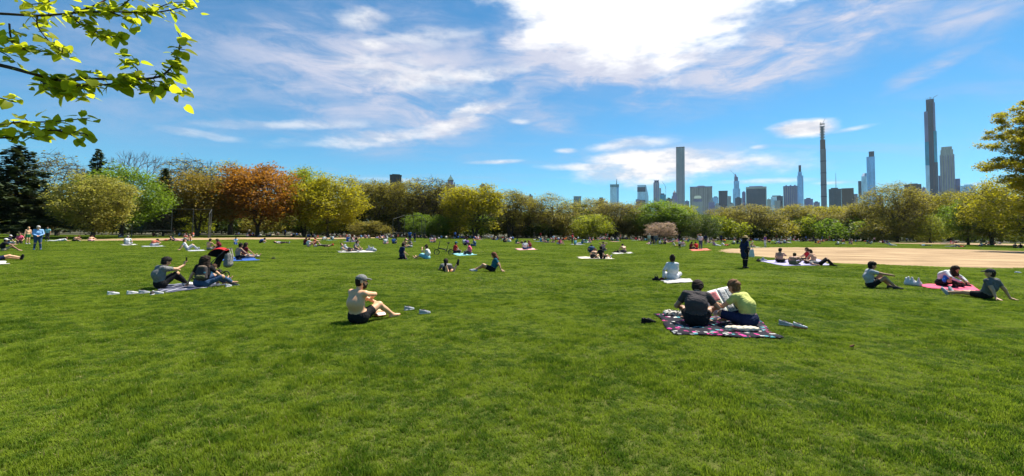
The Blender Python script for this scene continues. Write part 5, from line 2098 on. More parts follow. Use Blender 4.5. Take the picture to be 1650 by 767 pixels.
# ------------------------------------------------------------------ blankets and small things on the lawn
def pattern_mat(name, base, cols, scale=7.0, thr=0.5):
    m, t, b = new_mat(name)
    tc_ = t.node('ShaderNodeTexCoord')
    vo = t.node('ShaderNodeTexVoronoi')
    vo.inputs['Scale'].default_value = scale
    t.l.new(t.vmath('ADD', tc_.outputs['Object'], t.vmath('MULTIPLY', t.node('ShaderNodeTexNoise').outputs[1], (0.12, 0.12, 0))), vo.inputs['Vector'])
    sc_ = t.node('ShaderNodeSeparateColor')
    t.l.new(vo.outputs['Color'], sc_.inputs[0])
    c = c4(base)
    n = len(cols)
    out = None
    for i, k in enumerate(cols):
        lo = thr + (1 - thr) * i / n
        f = t.math('GREATER_THAN', sc_.outputs[0], lo)
        out = t.mixc(f, out if out is not None else c, c4(k))
    vo.distance = 'CHEBYCHEV'
    edge = t.math('LESS_THAN', vo.outputs['Distance'], 0.48)
    t.put(b.inputs['Base Color'], t.mixc(edge, c, out))
    b.inputs['Roughness'].default_value = 0.85
    b.inputs['Specular IOR Level'].default_value = 0.1
    return m


def stripe_mat(name, a, b2, freq):
    m, t, b = new_mat(name)
    tc_ = t.node('ShaderNodeTexCoord')
    sp = t.node('ShaderNodeSeparateXYZ')
    t.l.new(tc_.outputs['Object'], sp.inputs[0])
    f = t.math('LESS_THAN', t.math('FRACT', t.math('MULTIPLY', sp.outputs[0], freq)), 0.22)
    t.put(b.inputs['Base Color'], t.mixc(f, c4(a), c4(b2)))
    b.inputs['Roughness'].default_value = 0.85
    return m


M_SHEET = cloth((0.44, 0.43, 0.41))


def blanket(px, mat, label, name='picnic_blanket', z=0.045, n=16, seed=0, cat='blanket', group=None, wave=0.02):
    C = [gp(*p) for p in px]
    c0 = sum(C, Vector()) / 4
    r = random.Random(seed)
    ph = [r.uniform(0, 6) for _ in range(6)]

    def fn(u, v):
        p = (C[0] * (1 - u) + C[1] * u) * (1 - v) + (C[3] * (1 - u) + C[2] * u) * v - c0
        e = 0.03 * sin(u * 9 + ph[0]) * (1 if v in (0, 1) else 0.3) + 0.03 * sin(v * 11 + ph[1]) * (1 if u in (0, 1) else 0.3)
        zz = z + wave * sin(u * 7 + ph[2] + 3 * sin(v * 5 + ph[3])) * sin(v * 8 + ph[4]) + wave * 0.5 * sin(u * 19 + v * 13 + ph[5])
        if u in (0, 1) or v in (0, 1):
            zz *= 0.7
        return Vector((p.x + e, p.y + e * 0.7, zz))
    m_ = MB()
    m_.sheet(fn, n, n, 0.008)
    o = m_.build(name, mat, None, True)
    o.location = c0
    tag(o, label, cat, group)
    KEEP_OFF.append([(c0.x + (p.x - c0.x) * 0.97, c0.y + (p.y - c0.y) * 0.97) for p in C])
    return o


def field_part(name, F_, vox, mat, parent=None, noise=0.0):
    V, Q, T = F_.mesh(vox)
    if noise:
        N = vert_normals(V, Q)
        V = V + N * (noise * np.sin(V[:, 0] * 60 + 4 * np.sin(V[:, 2] * 40)) * np.sin(V[:, 1] * 55 + 3))[:, None]
    return link_mesh(name, np_mesh(name, V, quads=Q, mats=[mat], smooth=True), parent)


SOLE = plain('white_rubber', (0.55, 0.55, 0.55), 0.6, 0.06)
_shoe = {}


def shoe(px, py, ang, col, label, sole=None, group=None, lift=0.02, lie=0.0):
    """a low running shoe: sole, upper with its collar filled dark, tongue"""
    if 'u' not in _shoe:
        f = Field()
        f.cone((0, -0.095, 0.048), (0, 0.01, 0.045), 0.030, 0.033, 0, 0.02)
        f.cone((0, 0.01, 0.045), (0, 0.125, 0.030), 0.034, 0.020, 0, 0.02)
        f.cone((0, -0.108, 0.05), (0, -0.112, 0.100), 0.022, 0.014, 0, 0.015)
        for s in (-1, 1):
            f.cone((s * 0.022, -0.09, 0.088), (s * 0.020, 0.0, 0.070), 0.011, 0.010, 0, 0.012)
        V, Q, T = f.mesh(0.009)
        V[:, 2] = np.maximum(V[:, 2], 0.018)
        _shoe['u'] = np_mesh('upper', V, quads=Q, mats=[SOLE], smooth=True)
        f = Field()
        f.cone((0, -0.100, 0.016), (0, 0.0, 0.014), 0.034, 0.031, 0, 0.02)
        f.cone((0, 0.0, 0.014), (0, 0.12, 0.016), 0.036, 0.024, 0, 0.02)
        V, Q, T = f.mesh(0.009)
        V[:, 2] = np.clip(V[:, 2], 0.0, 0.024)
        _shoe['s'] = np_mesh('sole', V, quads=Q, mats=[SOLE], smooth=True)
        f = Field()
        f.cone((0, -0.01, 0.082), (0, 0.05, 0.070), 0.016, 0.014, 0, 0.01)
        f.cone((0, -0.035, 0.100), (0, -0.01, 0.085), 0.014, 0.016, 0, 0.01)
        f.cone((0, -0.085, 0.084), (0, -0.02, 0.080), 0.014, 0.018, 0, 0.01)  # dark filler between the collars, painting the shaded opening of the shoe
        V, Q, T = f.mesh(0.009)
        _shoe['t'] = np_mesh('tongue_and_opening', V, quads=Q, mats=[SOLE], smooth=True)
        _shoe['i'] = None
    pt = gp(px, py)
    o = empty('shoe', (pt.x, pt.y, lift), face_dir(pt, ang))
    o.rotation_euler[1] = lie
    o.scale = (0.95, 0.9, 0.9)
    for k, nm, m_ in (('u', 'upper', cloth(CC[col])), ('s', 'sole', sole or SOLE), ('t', 'tongue_and_opening', cloth(CC['charcoal']))):
        c = link_mesh(nm, _shoe[k], o)
        c.material_slots[0].link = 'OBJECT'
        c.material_slots[0].material = m_
    tag(o, label, 'shoe', group)
    return o


def bag(px, py, size, col, label, ang=0, name='bag', handle=True, tall=0.7, lift=0.03):
    pt = gp(px, py)
    o = empty(name, (pt.x, pt.y, lift), face_dir(pt, ang))
    f = Field()
    w, d, h = size, size * 0.6, size * tall
    rb_ = random.Random(int(px * 7))
    f.cone((-w * 0.38, 0, h * 0.16), (w * 0.38, 0.02, h * 0.15), d * 0.28, d * 0.30, 0, 0.05)
    for q in range(5):
        u = rb_.uniform(-0.36, 0.36)
        f.cone((w * u, rb_.uniform(-.1, .1) * d, h * 0.2), (w * (u + rb_.uniform(-.12, .12)), rb_.uniform(-.1, .1) * d, h * rb_.uniform(0.5, 0.9)), d * 0.26, d * rb_.uniform(0.05, 0.14), 0, 0.04)
    b_ = field_part('bag_body', f, max(0.012, size / 26), cloth(CC[col]), o, 0.006)
    b_.location.z = 0.0
    if handle:
        m_ = MB()
        m_.tube([(-w * 0.2, 0, h * 0.8), (-w * 0.1, 0, h * 1.12), (w * 0.1, 0.02, h * 1.15), (w * 0.22, 0.02, h * 0.8)], size * 0.025, 6)
        m_.build('handle', cloth(CC['charcoal' if col != 'black' else 'black']), o, True)
    tag(o, label, 'bag')
    return o


# --- the nearest man, in the middle
person(577, 520.5, 48, pose(KNEES_UP, top=False, legs='shorts', shoes=False, botcol='black', skin='pale', haircol='dark', beard=True, hat='cap', hatcol='grey', shades=True,
                          feet=((-0.16, 0.86, 0.075), (0.16, 0.72, 0.075)), toes=((-0.15, 1, 0.1), (0.15, 1, 0.1)), pelvis=(0, 0, 0.125), bow=0.06, fat=1.12,
                          torso=(0.0, -0.05, 1), torso2=(0.0, 0.30, 1), look=(0.55, 0.85, -0.05), hands=((0.02, 0.36, 0.36), (-0.06, 0.38, 0.42)),
                          elbows=((-1, 0.5, 0.1), (0.75, 1, 0.25)), handdir=((1, 0.2, -0.3), (-1, 0.0, -0.2)), knees=((-0.35, 0.1, 1), (0.1, 0.1, 1))),
       'bare-backed man in a grey cap and black shorts sitting on the grass', 0.0095, names={BOT: 'shorts'})
KEEP_OFF.append([tuple((gp(577, 517) + Vector((0.2 * cos(a), 0.2 * sin(a), 0)))[:2]) for a in np.linspace(0, 2 * pi, 9)[:-1]])
PAPER = plain('paper_white', (0.72, 0.72, 0.70), 0.8, 0.04)
ORANGE_P = plain('paper_orange', (0.60, 0.20, 0.06), 0.7, 0.1)
pt = gp(609, 511)
o = empty('magazine', (pt.x, pt.y, 0.05), face_dir(pt, 55))
m_ = MB()
m_.sheet(lambda u, v: (-0.02 - 0.22 * u, 0.3 * v - 0.15, 0.012 + 0.10 * u ** 1.5), 8, 4, 0.004)
m_.build('page', PAPER, o, True)
m_ = MB()
m_.sheet(lambda u, v: (0.22 * u, 0.3 * v - 0.15, 0.012 + 0.05 * sin(pi * u)), 8, 4, 0.004)
m_.build('page', PAPER, o, True)
m_ = MB()
m_.box((-0.23, -0.16, 0.0), (0.23, 0.16, 0.006))
m_.build('cover', ORANGE_P, o)
o.scale = (0.62, 0.62, 0.8)
tag(o, 'open magazine with an orange cover under the knees of the man in the cap', 'magazine')
shoe(659, 501, 60, 'ltgrey', 'grey running shoe nearer to the man in the cap, left of its pair')
shoe(684, 507, 75, 'ltgrey', 'grey running shoe farther from the man in the cap, right of its pair')

# --- the couple with the newspaper
M_COUPLE = pattern_mat('patchwork_cloth', (0.014, 0.014, 0.022), [(0.014, 0.014, 0.02), (0.55, 0.05, 0.24), (0.08, 0.28, 0.32), (0.50, 0.50, 0.48), (0.014, 0.014, 0.02), (0.30, 0.28, 0.27), (0.02, 0.02, 0.03), (0.30, 0.04, 0.14)], 13.0, 0.48)
blanket([(1056, 507), (1085, 541), (1262, 548), (1215, 513)], M_COUPLE, 'black patchwork blanket with pink and teal patches under the newspaper couple', n=24, wave=0.018)
person(1122, 527, 0, pose(CROSS, topcol='charcoal', botcol='black', legs='shorts', shoes=False, hair='thick', haircol='dark', skin='tan',
                          torso=(0, 0.22, 1), torso2=(0.03, 0.75, 1), look=(0.30, 1, -0.9), hands=((-0.20, 0.34, 0.22), (0.26, 0.40, 0.24)), fat=1.14,
                          knees=((-1, 0.30, 0.45), (1, 0.30, 0.45)), elbows=((-1, -0.6, -0.2), (1, -0.4, -0.4))),
       'man in a charcoal tee sitting cross-legged on the patchwork blanket', 0.0095, lift=0.045, names={BOT: 'shorts'})
person(1207, 529, -62, pose(CROSS, fem=True, topcol='lime', botcol='navy', crop=True, hair='lowbun', haircol='ltbrown', skin='mid', shoes=False,
                            torso=(0.0, 0.32, 1), torso2=(0.0, 0.85, 1), look=(0.12, 1, -0.45), hands=((-0.10, 0.56, 0.34), (0.10, 0.60, 0.32)),
                            feet=((0.12, 0.36, 0.08), (-0.12, 0.40, 0.10)), elbows=((-1, -0.4, -0.5), (1, -0.4, -0.6))),
       'woman in a lime cropped top and navy trousers holding the newspaper', 0.0095, lift=0.045)
pt = gp(1160, 521)
o = empty('newspaper', (pt.x, pt.y, 0), face_dir(pt, -15))
tag(o, 'open newspaper with a pink picture between the couple', 'newspaper')
Mn = Matrix.Translation((0.06, 0.06, 0.43)) @ Matrix.Rotation(radians(56), 4, 'X') @ Matrix.Rotation(radians(18), 4, 'Z')


def np_sheet(x0, x1, y0, y1, dz, thick=0.002, curve=0.03):
    m_ = MB()
    m_.sheet(lambda u, v: (x0 + (x1 - x0) * u, y0 + (y1 - y0) * v, dz + curve * sin(pi * (x0 + (x1 - x0) * u + 0.3) / 0.6)), 8, 6, thick, Mn)
    return m_


np_sheet(-0.29, -0.005, -0.26, 0.26, 0).build('page', PAPER, o, True)
np_sheet(0.005, 0.29, -0.26, 0.26, 0).build('page', PAPER, o, True)
PINKP = plain('print_pink', (0.62, 0.20, 0.20), 0.8, 0.45, 22)
INK = pattern_mat('print_ink', (0.62, 0.62, 0.60), [(0.20, 0.20, 0.20), (0.45, 0.45, 0.44), (0.12, 0.12, 0.12)], 60, 0.35)
GREENP = plain('print_green', (0.12, 0.16, 0.09), 0.8, 0.5, 22)
np_sheet(-0.26, -0.03, 0.02, 0.22, 0.004).build('picture', PINKP, o, True)
np_sheet(-0.26, -0.03, -0.05, 0.01, 0.004).build('picture', GREENP, o, True)
np_sheet(-0.26, -0.03, -0.24, -0.07, 0.004).build('text_block', INK, o, True)
np_sheet(0.03, 0.14, -0.24, 0.23, 0.004).build('text_block', INK, o, True)
np_sheet(0.16, 0.27, 0.04, 0.23, 0.004).build('text_block', INK, o, True)
np_sheet(0.16, 0.27, -0.24, 0.02, 0.004).build('picture', GREENP, o, True)
# sandals left, trainers right, pouch and cloth on the blanket
shoe(1038, 521, 20, 'black', 'black sandal left of the patchwork blanket, outer one', cloth(CC['black']))
shoe(1047, 522, 70, 'black', 'black sandal left of the patchwork blanket, nearer the blanket', cloth(CC['black']))
shoe(1266, 526, 95, 'ltgrey', 'pale grey trainer right of the patchwork blanket, nearer the woman')
shoe(1289, 530, 110, 'white', 'white trainer with coral heel right of the patchwork blanket', cloth(CC['coral']))
f = Field()
for q in range(7):
    f.ell((0.10 * cos(q * 2.1), 0.07 * sin(q * 1.7), 0.05), (0.11, 0.07, 0.045), 0, 0.04)
pt = gp(1083, 512)
o = field_part('crumpled_scarf', f, 0.016, pattern_mat('scarf_print', (0.55, 0.52, 0.46), [(0.02, 0.02, 0.02), (0.5, 0.48, 0.4), (0.03, 0.03, 0.03)], 22, 0.4), None, 0.012)
o.location = (pt.x, pt.y, 0.045)
tag(o, 'crumpled cream and black scarf beside the man in the charcoal tee', 'scarf')
f = Field()
for q in range(6):
    f.ell((0.16 * cos(q * 2.3), 0.05 * sin(q * 1.9), 0.035), (0.14, 0.06, 0.03), 0, 0.04)
pt = gp(1196, 537)
o = field_part('folded_cloth', f, 0.016, cloth(CC['cream']), None, 0.008)
o.location = (pt.x, pt.y, 0.05)
tag(o, 'folded cream cloth on the front edge of the patchwork blanket', 'cloth')

# --- the family on the left
blanket([(246, 464), (266, 474), (366, 460), (338, 453)], stripe_mat('striped_cloth', (0.035, 0.04, 0.075), (0.30, 0.30, 0.36), 3.2), 'dark striped blanket under the family on the left', n=18)
person(258, 466, 66, pose(KNEES_UP, topcol='grey', botcol='black', shoes=True, shoecol='white', haircol='black', hair='thick', skin='mid', fat=1.08,
                          torso=(0, -0.05, 1), torso2=(0, 0.45, 1), look=(0.05, 1, -0.35), hands=((-0.16, 0.42, 0.48), (0.13, 0.52, 0.62)), curl=(0.5, 0.8),
                          handdir=(None, (0, 0.25, 1)), elbows=((-1, 0.4, -0.5), (0.5, 0.8, -1)), feet=((-0.12, 0.70, 0.08), (0.13, 0.60, 0.08)), legs='long'),
       'man in a grey tee and black trousers looking at a phone on the striped blanket', 0.0105, lift=0.04)
th = face_dir(gp(258, 466), 66)
pm = gp(258, 466) + Matrix.Rotation(th, 3, 'Z') @ Vector((0.13, 0.575, 0.0))
o = empty('phone', (pm.x, pm.y, 0.74), th)
m_ = MB()
m_.box((-0.036, -0.005, 0), (0.036, 0.005, 0.145))
m_.build('case', DARKM, o)
m_ = MB()
m_.box((-0.032, -0.007, 0.006), (0.032, -0.0055, 0.139))
m_.build('screen', plain('dark_screen', (0.02, 0.022, 0.03), 0.1, 0.1), o)
tag(o, 'black phone held up by the man in the grey tee', 'phone')
person(325, 464, 18, pose(LEGS_OUT, fem=True, topcol='black', botcol='denim', hair='curly', haircol='dark', skin='mid', shoes=False, yaw=-8,
                          torso=(0.10, 0.0, 1), torso2=(0.05, 0.25, 1), hands=((-0.36, -0.02, 0.07), (0.34, 0.22, 0.16)), elbows=((-1, -0.4, 0.1), (1, -0.4, 0)), handdir=((-0.4, 0.6, -0.3), None), curl=(0.1, 0.4),
                          feet=((0.42, 0.55, 0.08), (0.62, 0.45, 0.08)), knees=((0.4, 0.3, 0.9), (1, 0.2, 0.5)), toes=((1, 0.3, 0.2), (1, 0.2, 0.2)), look=(-0.1, 1, -0.15)),
       'woman with curly dark hair wearing a backpack on the striped blanket', 0.0105, lift=0.04)
th = face_dir(gp(325, 464), 18)
pb = gp(325, 464) + Matrix.Rotation(th, 3, 'Z') @ Vector((0.03, -0.175, 0))
o = empty('backpack', (pb.x, pb.y, 0.22), th)
o.rotation_euler[0] = radians(-6)
f = Field()
f.cone((-0.07, 0, 0.10), (-0.06, 0.02, 0.36), 0.085, 0.075, 0, 0.06)
f.cone((0.07, 0, 0.10), (0.06, 0.02, 0.36), 0.085, 0.075, 0, 0.06)
field_part('pack_body', f, 0.014, cloth(CC['charcoal']), o, 0.004)
f = Field()
f.cone((-0.07, -0.085, 0.12), (0.07, -0.085, 0.12), 0.05, 0.05, 0, 0.04)
field_part('front_pocket', f, 0.012, cloth(CC['olive']), o, 0.003)
f = Field()
f.ell((0, 0.02, 0.40), (0.12, 0.08, 0.05), 0, 0.04)
field_part('lid', f, 0.012, cloth((0.16, 0.12, 0.09)), o, 0.003)
m_ = MB()
m_.box((0.085, -0.103, 0.22), (0.135, -0.098, 0.26))
m_.build('patch', cloth(CC['aqua']), o)
for s in (-1, 1):
    m_ = MB()
    m_.tube([(s * 0.09, 0.07, 0.42), (s * 0.12, 0.16, 0.43), (s * 0.13, 0.23, 0.34)], 0.022, 6)
    m_.build('strap', cloth(CC['charcoal']), o, True)
tag(o, 'dark backpack with an aqua patch on the curly haired woman', 'backpack')
person(343, 456, 55, pose(LEGS_OUT, fem=True, bust=False, topcol='aqua', botcol='denim', hair='long', haircol='brown', skin='pale', shoes=False, head=1.25, torso=(0, -0.2, 1)),
       'small child with brown hair in aqua beside the curly haired woman', 0.013, scale=0.62, lift=0.04)
shoe(182, 476, 80, 'white', 'white trainer, outermost left on the grass near the family')
shoe(213, 475, 75, 'white', 'white trainer, second from the left near the family')
shoe(232, 474, 80, 'ltgrey', 'grey trainer touching the left corner of the striped blanket')
shoe(246, 476, 20, 'charcoal', 'dark trainer in front of the man in the grey tee')
shoe(254, 475, 100, 'white', 'white trainer in front of the man in the grey tee')
shoe(368, 463, 40, 'ltgrey', 'grey shoe right of the striped blanket, nearer the blanket')
shoe(378, 461, 110, 'charcoal', 'dark shoe right of the striped blanket, farther from the blanket')


# --- stroller
def stroller(px, py, ang, label, hood='red', seat='grey', s=1.0, bagged=True):
    pt = gp(px, py)
    o = empty('stroller', (pt.x, pt.y, 0), face_dir(pt, ang))
    o.scale = (s,) * 3
    fr = plain('stroller_frame', (0.03, 0.03, 0.032), 0.35, metal=0.3)
    for sx in (-0.25, 0.25):
        m_ = MB()
        m_.tube([(sx, 0.42, 0.12), (sx, -0.05, 0.55), (sx * 0.95, -0.50, 1.02)], 0.014, 6)
        m_.tube([(sx, -0.35, 0.14), (sx, 0.05, 0.46), (sx, 0.2, 0.55)], 0.014, 6)
        m_.build('frame_side', fr, o, True)
        for yy, rr in ((0.42, 0.10), (-0.35, 0.125)):
            m_ = MB()
            m_.torus((sx, yy, rr), (1, 0, 0), rr - 0.02, 0.02, 20, 6)
            w = m_.build('wheel', plain('tyre', (0.02, 0.02, 0.02), 0.8), o, True)
            m_ = MB()
            for k in range(5):
                a = 2 * pi * k / 5
                m_.tube([(sx, yy, rr), (sx, yy + cos(a) * (rr - 0.025), rr + sin(a) * (rr - 0.025))], 0.009, 4)
            m_.build('spokes', FENCE, w)
    m_ = MB()
    m_.tube([(-0.24, -0.50, 1.02), (-0.12, -0.55, 1.05), (0.12, -0.55, 1.05), (0.24, -0.50, 1.02)], 0.018, 6)
    m_.build('handle', fr, o, True)
    f = Field()
    for sx in (-0.12, 0.0, 0.12):
        f.cone((sx, 0.22, 0.46), (sx, -0.12, 0.44), 0.055, 0.07, 0, 0.05)
        f.cone((sx, -0.12, 0.44), (sx, -0.30, 0.86), 0.07, 0.06, 0, 0.05)
    field_part('seat', f, 0.02, cloth(CC[seat]), o)
    m_ = MB()

    def hd(u, v):
        a = radians(15 + 115 * v)
        R_ = 0.34
        return (0.24 * (2 * u - 1), -0.26 + R_ * cos(a), 0.74 + R_ * sin(a) * (1 - 0.12 * (2 * u - 1) ** 2))
    m_.sheet(hd, 8, 10, 0.01)
    m_.build('hood', cloth(CC[hood]), o, True)
    for u in (-1, 1):
        m_ = MB()
        m_.sheet(lambda a, v: (u * 0.235, -0.26 + 0.335 * a * cos(radians(15 + 115 * v)), 0.74 + 0.30 * a * sin(radians(15 + 115 * v))), 3, 10, 0.004)
        m_.build('hood_side', cloth(CC['black']), o, True)
    m_ = MB()
    m_.box((-0.2, -0.22, 0.16), (0.2, 0.22, 0.30))
    m_.build('basket', cloth(CC['charcoal']), o)
    if bagged:
        f = Field()
        for q in (-0.11, 0.0, 0.11):
            f.cone((q, -0.50, 0.50), (q * 0.9, -0.50, 0.80), 0.11, 0.085, 0, 0.06)
        field_part('hanging_bag', f, 0.02, cloth(CC['grey']), o, 0.012)
        for sx in (-0.09, 0.09):
            m_ = MB()
            m_.tube([(sx, -0.60, 0.50), (sx, -0.61, 0.78), (sx, -0.55, 1.04)], 0.018, 5)
            m_.build('strap', cloth(CC['cream']), o)
    tag(o, label, 'stroller')
    return o


stroller(341, 449, -68, 'stroller with a red hood and grey bag behind the family', 'red', 'black')

# --- the pair and the bicycle left of centre
person(722, 437, -12, pose(PRONE, topcol='grey', botcol='black', skin='pale', shoecol='black', legs='shorts', sleeve='short',
                         feet=((-0.22, -0.50, 0.36), (0.30, -0.44, 0.36)), fat=1.2, knees=((0, -1, -0.6), (0, -1, -0.6)), toes=((0, 0.15, 1), (0.1, 0.2, 1)), hair='short', haircol='dark'),
       'person lying face down with black shoes raised, beside the woman in teal', 0.012, names={BOT: 'shorts'})
person(793, 438, -88, pose(LEAN_BACK, fem=True, topcol='teal', botcol='black', legs='shorts', shoecol='ltgrey', hair='curly', haircol='auburn', skin='mid',
                           torso=(0, -0.45, 1), torso2=(0, -0.05, 1), feet=((-0.10, 0.72, 0.08), (0.12, 0.80, 0.08)), toes=((0, 1, 0.1), (0, 1, 0.1)), look=(0.1, 1, -0.45), fat=1.12,
                           hands=((-0.26, -0.42, 0.07), (0.26, -0.38, 0.07))),
       'woman in a teal tee and black shorts leaning back on her hands', 0.011, names={BOT: 'shorts'})
person(648, 418, 62, pose(KNEEL, fem=True, topcol='navy', botcol='navy', legs='skirt', hair='short', haircol='dark', skin='mid', shoecol='black', pelvis=(0, 0, 0.24), torso=(0, -0.15, 1),
                          hands=((-0.12, 0.45, 0.25), (0.34, 0.05, 0.07)), feet=((-0.11, -0.12, 0.07), (0.11, -0.12, 0.07)), handdir=(None, (0.2, 0.4, -1))),
       'woman in a navy dress sitting on her heels left of the folding bicycle', 0.014, names={TOP: 'dress_top', BOT: 'dress_skirt'})
person(689, 418, -72, pose(LEGS_OUT, fem=True, topcol='white', botcol='aqua', legs='skirt', hair='bun', haircol='dark', skin='pale', shoes=False, sleeve='none',
                           torso=(0, 0.05, 1), torso2=(0, 0.35, 1), hands=((-0.02, 0.36, 0.66), (0.16, 0.45, 0.20)), elbows=((-0.6, 0.8, -1), (1, -0.3, -0.3)), feet=((-0.10, 0.78, 0.08), (0.14, 0.74, 0.08))),
       'woman in a white top and aqua skirt with her hand at her mouth', 0.014, names={BOT: 'skirt'})


def folding_bike(px, py, ang, label):
    pt = gp(px, py)
    o = empty('folding_bicycle', (pt.x, pt.y, 0), face_dir(pt, ang))
    K = plain('bike_black', (0.014, 0.014, 0.016), 0.35)
    T_ = plain('tyre', (0.02, 0.02, 0.02), 0.8)
    S = plain('bike_grey', (0.10, 0.10, 0.11), 0.35, metal=0.5)
    R_ = 0.215
    for xx in (-0.55, 0.47):
        m_ = MB()
        m_.torus((xx, 0, R_), (0, 1, 0), R_ - 0.026, 0.026, 28, 6)
        w = m_.build('wheel', T_, o, True)
        m_ = MB()
        m_.torus((xx, 0, R_), (0, 1, 0), R_ - 0.05, 0.010, 28, 5)
        m_.build('rim', S, w, True)
        m_ = MB()
        for k in range(12):
            a = 2 * pi * k / 12
            m_.tube([(xx, 0.03 * (-1) ** k, R_), (xx + cos(a) * 0.16, 0, R_ + sin(a) * 0.16)], 0.004, 3)
        m_.tube([(xx, -0.05, R_), (xx, 0.05, R_)], 0.02, 8)
        m_.build('spokes', S, w)
        m_ = MB()
        m_.sheet(lambda u, v: (xx + 0.235 * cos(radians(20 + 130 * u)), -0.03 + 0.06 * v, R_ + 0.235 * sin(radians(20 + 130 * u))), 10, 2, 0.005)
        m_.build('mudguard', K, o, True)
    m_ = MB()
    m_.tube([(-0.43, 0, 0.50), (0.05, 0, 0.40), (0.16, 0, 0.36)], 0.036, 8)
    m_.tube([(0.13, 0, 0.30), (0.20, 0, 0.52)], 0.022, 8)
    m_.tube([(0.12, 0, 0.30), (0.47, 0.04, R_)], 0.014, 6)
    m_.tube([(0.12, 0, 0.30), (0.47, -0.04, R_)], 0.014, 6)
    m_.tube([(0.20, 0, 0.48), (0.47, 0, R_ + 0.02)], 0.012, 6)
    m_.build('frame', K, o, True)
    m_ = MB()
    m_.tube([(-0.55, -0.05, R_), (-0.45, -0.04, 0.46), (-0.43, 0, 0.52)], 0.014, 6)
    m_.tube([(-0.55, 0.05, R_), (-0.45, 0.04, 0.46), (-0.43, 0, 0.52)], 0.014, 6)
    m_.build('fork', K, o, True)
    m_ = MB()
    m_.tube([(-0.43, 0, 0.50), (-0.34, 0, 1.00)], 0.024, 8)
    m_.build('steering_post', K, o, True)
    m_ = MB()
    m_.tube([(-0.32, -0.27, 1.04), (-0.34, -0.1, 1.00), (-0.34, 0.1, 1.00), (-0.32, 0.27, 1.04)], 0.013, 6)
    hb = m_.build('handlebar', K, o, True)
    for sy in (-1, 1):
        m_ = MB()
        m_.tube([(-0.325, sy * 0.17, 1.022), (-0.32, sy * 0.28, 1.042)], 0.018, 8)
        m_.build('grip', T_, hb, True)
    m_ = MB()
    m_.tube([(0.18, 0, 0.45), (0.28, 0, 0.86)], 0.021, 8)
    m_.build('seat_post', K, o, True)
    f = Field()
    f.cone((0.16, 0, 0.88), (0.30, 0, 0.885), 0.028, 0.05, 0, 0.03)
    f.cone((0.34, -0.05, 0.89), (0.34, 0.05, 0.89), 0.045, 0.045, 0, 0.03)
    field_part('saddle', f, 0.012, T_, o)
    m_ = MB()
    m_.torus((0.10, -0.05, 0.30), (0, 1, 0), 0.08, 0.008, 20, 5)
    m_.tube([(0.10, -0.06, 0.30), (0.02, -0.06, 0.16)], 0.010, 5)
    m_.tube([(0.10, 0.06, 0.30), (0.18, 0.06, 0.44)], 0.010, 5)
    m_.build('crank', S, o, True)
    for (x_, y_, z_) in ((0.02, -0.10, 0.155), (0.18, 0.10, 0.445)):
        m_ = MB()
        m_.box((x_ - 0.04, y_ - 0.045, z_ - 0.012), (x_ + 0.04, y_ + 0.045, z_ + 0.012))
        m_.build('pedal', K, o)
    tag(o, label, 'bicycle')


folding_bike(716, 411, 0, 'black folding bicycle parked beside the woman in white')
blanket([(728, 409), (736, 413), (768, 411), (757, 408)], cloth(CC['aqua']), 'small aqua towel under the pair in red and pink', 'towel')
person(733, 409, 75, pose(CROSS, topcol='red', botcol='black', hair='short', haircol='black', hat='cap', hatcol='teal', skin='tan', torso2=(0, 0.2, 1), look=(0, 1, 0)),
       'person in a red tee and dark cap right behind the folding bicycle', 0.016, lift=0.04)
person(757, 411, -80, pose(CROSS, fem=True, topcol='pink', botcol='charcoal', hair='lowbun', haircol='brown', skin='pale', torso2=(0, 0.3, 1)),
       'person in a hot pink tee facing the one in red', 0.016, lift=0.04)

# --- woman in white, centre right
blanket([(1066, 453), (1074, 458), (1122, 455), (1108, 450)], M_SHEET, 'white towel under the woman with the high bun', 'towel')
person(1083, 452, 2, pose(CROSS, fem=True, topcol='white', botcol='white', sleeve='long', hair='bun', haircol='dark', skin='mid', torso=(0.05, 0.0, 1), torso2=(0.0, 0.10, 1), look=(-0.05, 1, 0),
                          hands=((-0.30, -0.12, 0.08), (0.16, 0.42, 0.2)), elbows=((-1, -0.6, 0), (1, -0.4, -0.3)), handdir=((-0.2, 0.3, -1), None), fat=1.05),
       'woman with a high bun in white seen from behind on a white towel', 0.0115, lift=0.04)
bag(1057, 453, 0.26, 'black', 'small black bag left of the woman with the high bun', 10)
bag(1066, 452, 0.24, 'maroon', 'maroon cloth bag tucked beside the woman with the high bun', 60, handle=False, tall=0.4)

# --- standing woman with the straw hat
person(1200, 433, 38, pose(STAND, fem=True, topcol='navy', botcol='black', sleeve='long', coat=True, hair='long', haircol='dark', hat='straw', hatcol='straw', shoecol='black', skin='mid',
                           hands=((-0.20, 0.12, 0.90), (0.24, 0.10, 0.98)), feet=((-0.12, 0.10, 0.085), (0.12, -0.06, 0.085)), look=(0.2, 1, -0.15), fat=1.08),
       'standing woman in a navy coat, black trousers and straw hat', 0.0125, scale=0.98, names={TOP: 'coat', HATT: 'straw_hat'})
th = face_dir(gp(1200, 433), 38)
pb = gp(1200, 433) + Matrix.Rotation(th, 3, 'Z') @ Vector((0.31, 0.12, 0.0))
o = empty('tote_bag', (pb.x, pb.y, 0.62), th + radians(60))
f = Field()
for q in (-0.12, 0, 0.12):
    f.cone((q, 0, 0.05), (q * 0.8, 0, 0.40), 0.07, 0.045, 0, 0.05)
field_part('bag_body', f, 0.016, cloth(CC['white']), o, 0.008)
for sy in (-0.03, 0.03):
    m_ = MB()
    m_.tube([(-0.09, sy, 0.42), (-0.06, sy, 0.62), (0.06, sy, 0.62), (0.09, sy, 0.42)], 0.010, 5)
    m_.build('handle', cloth(CC['white']), o)
o.scale = (0.75, 0.75, 0.9)
tag(o, 'white tote bag hanging at the arm of the woman in the straw hat', 'bag')

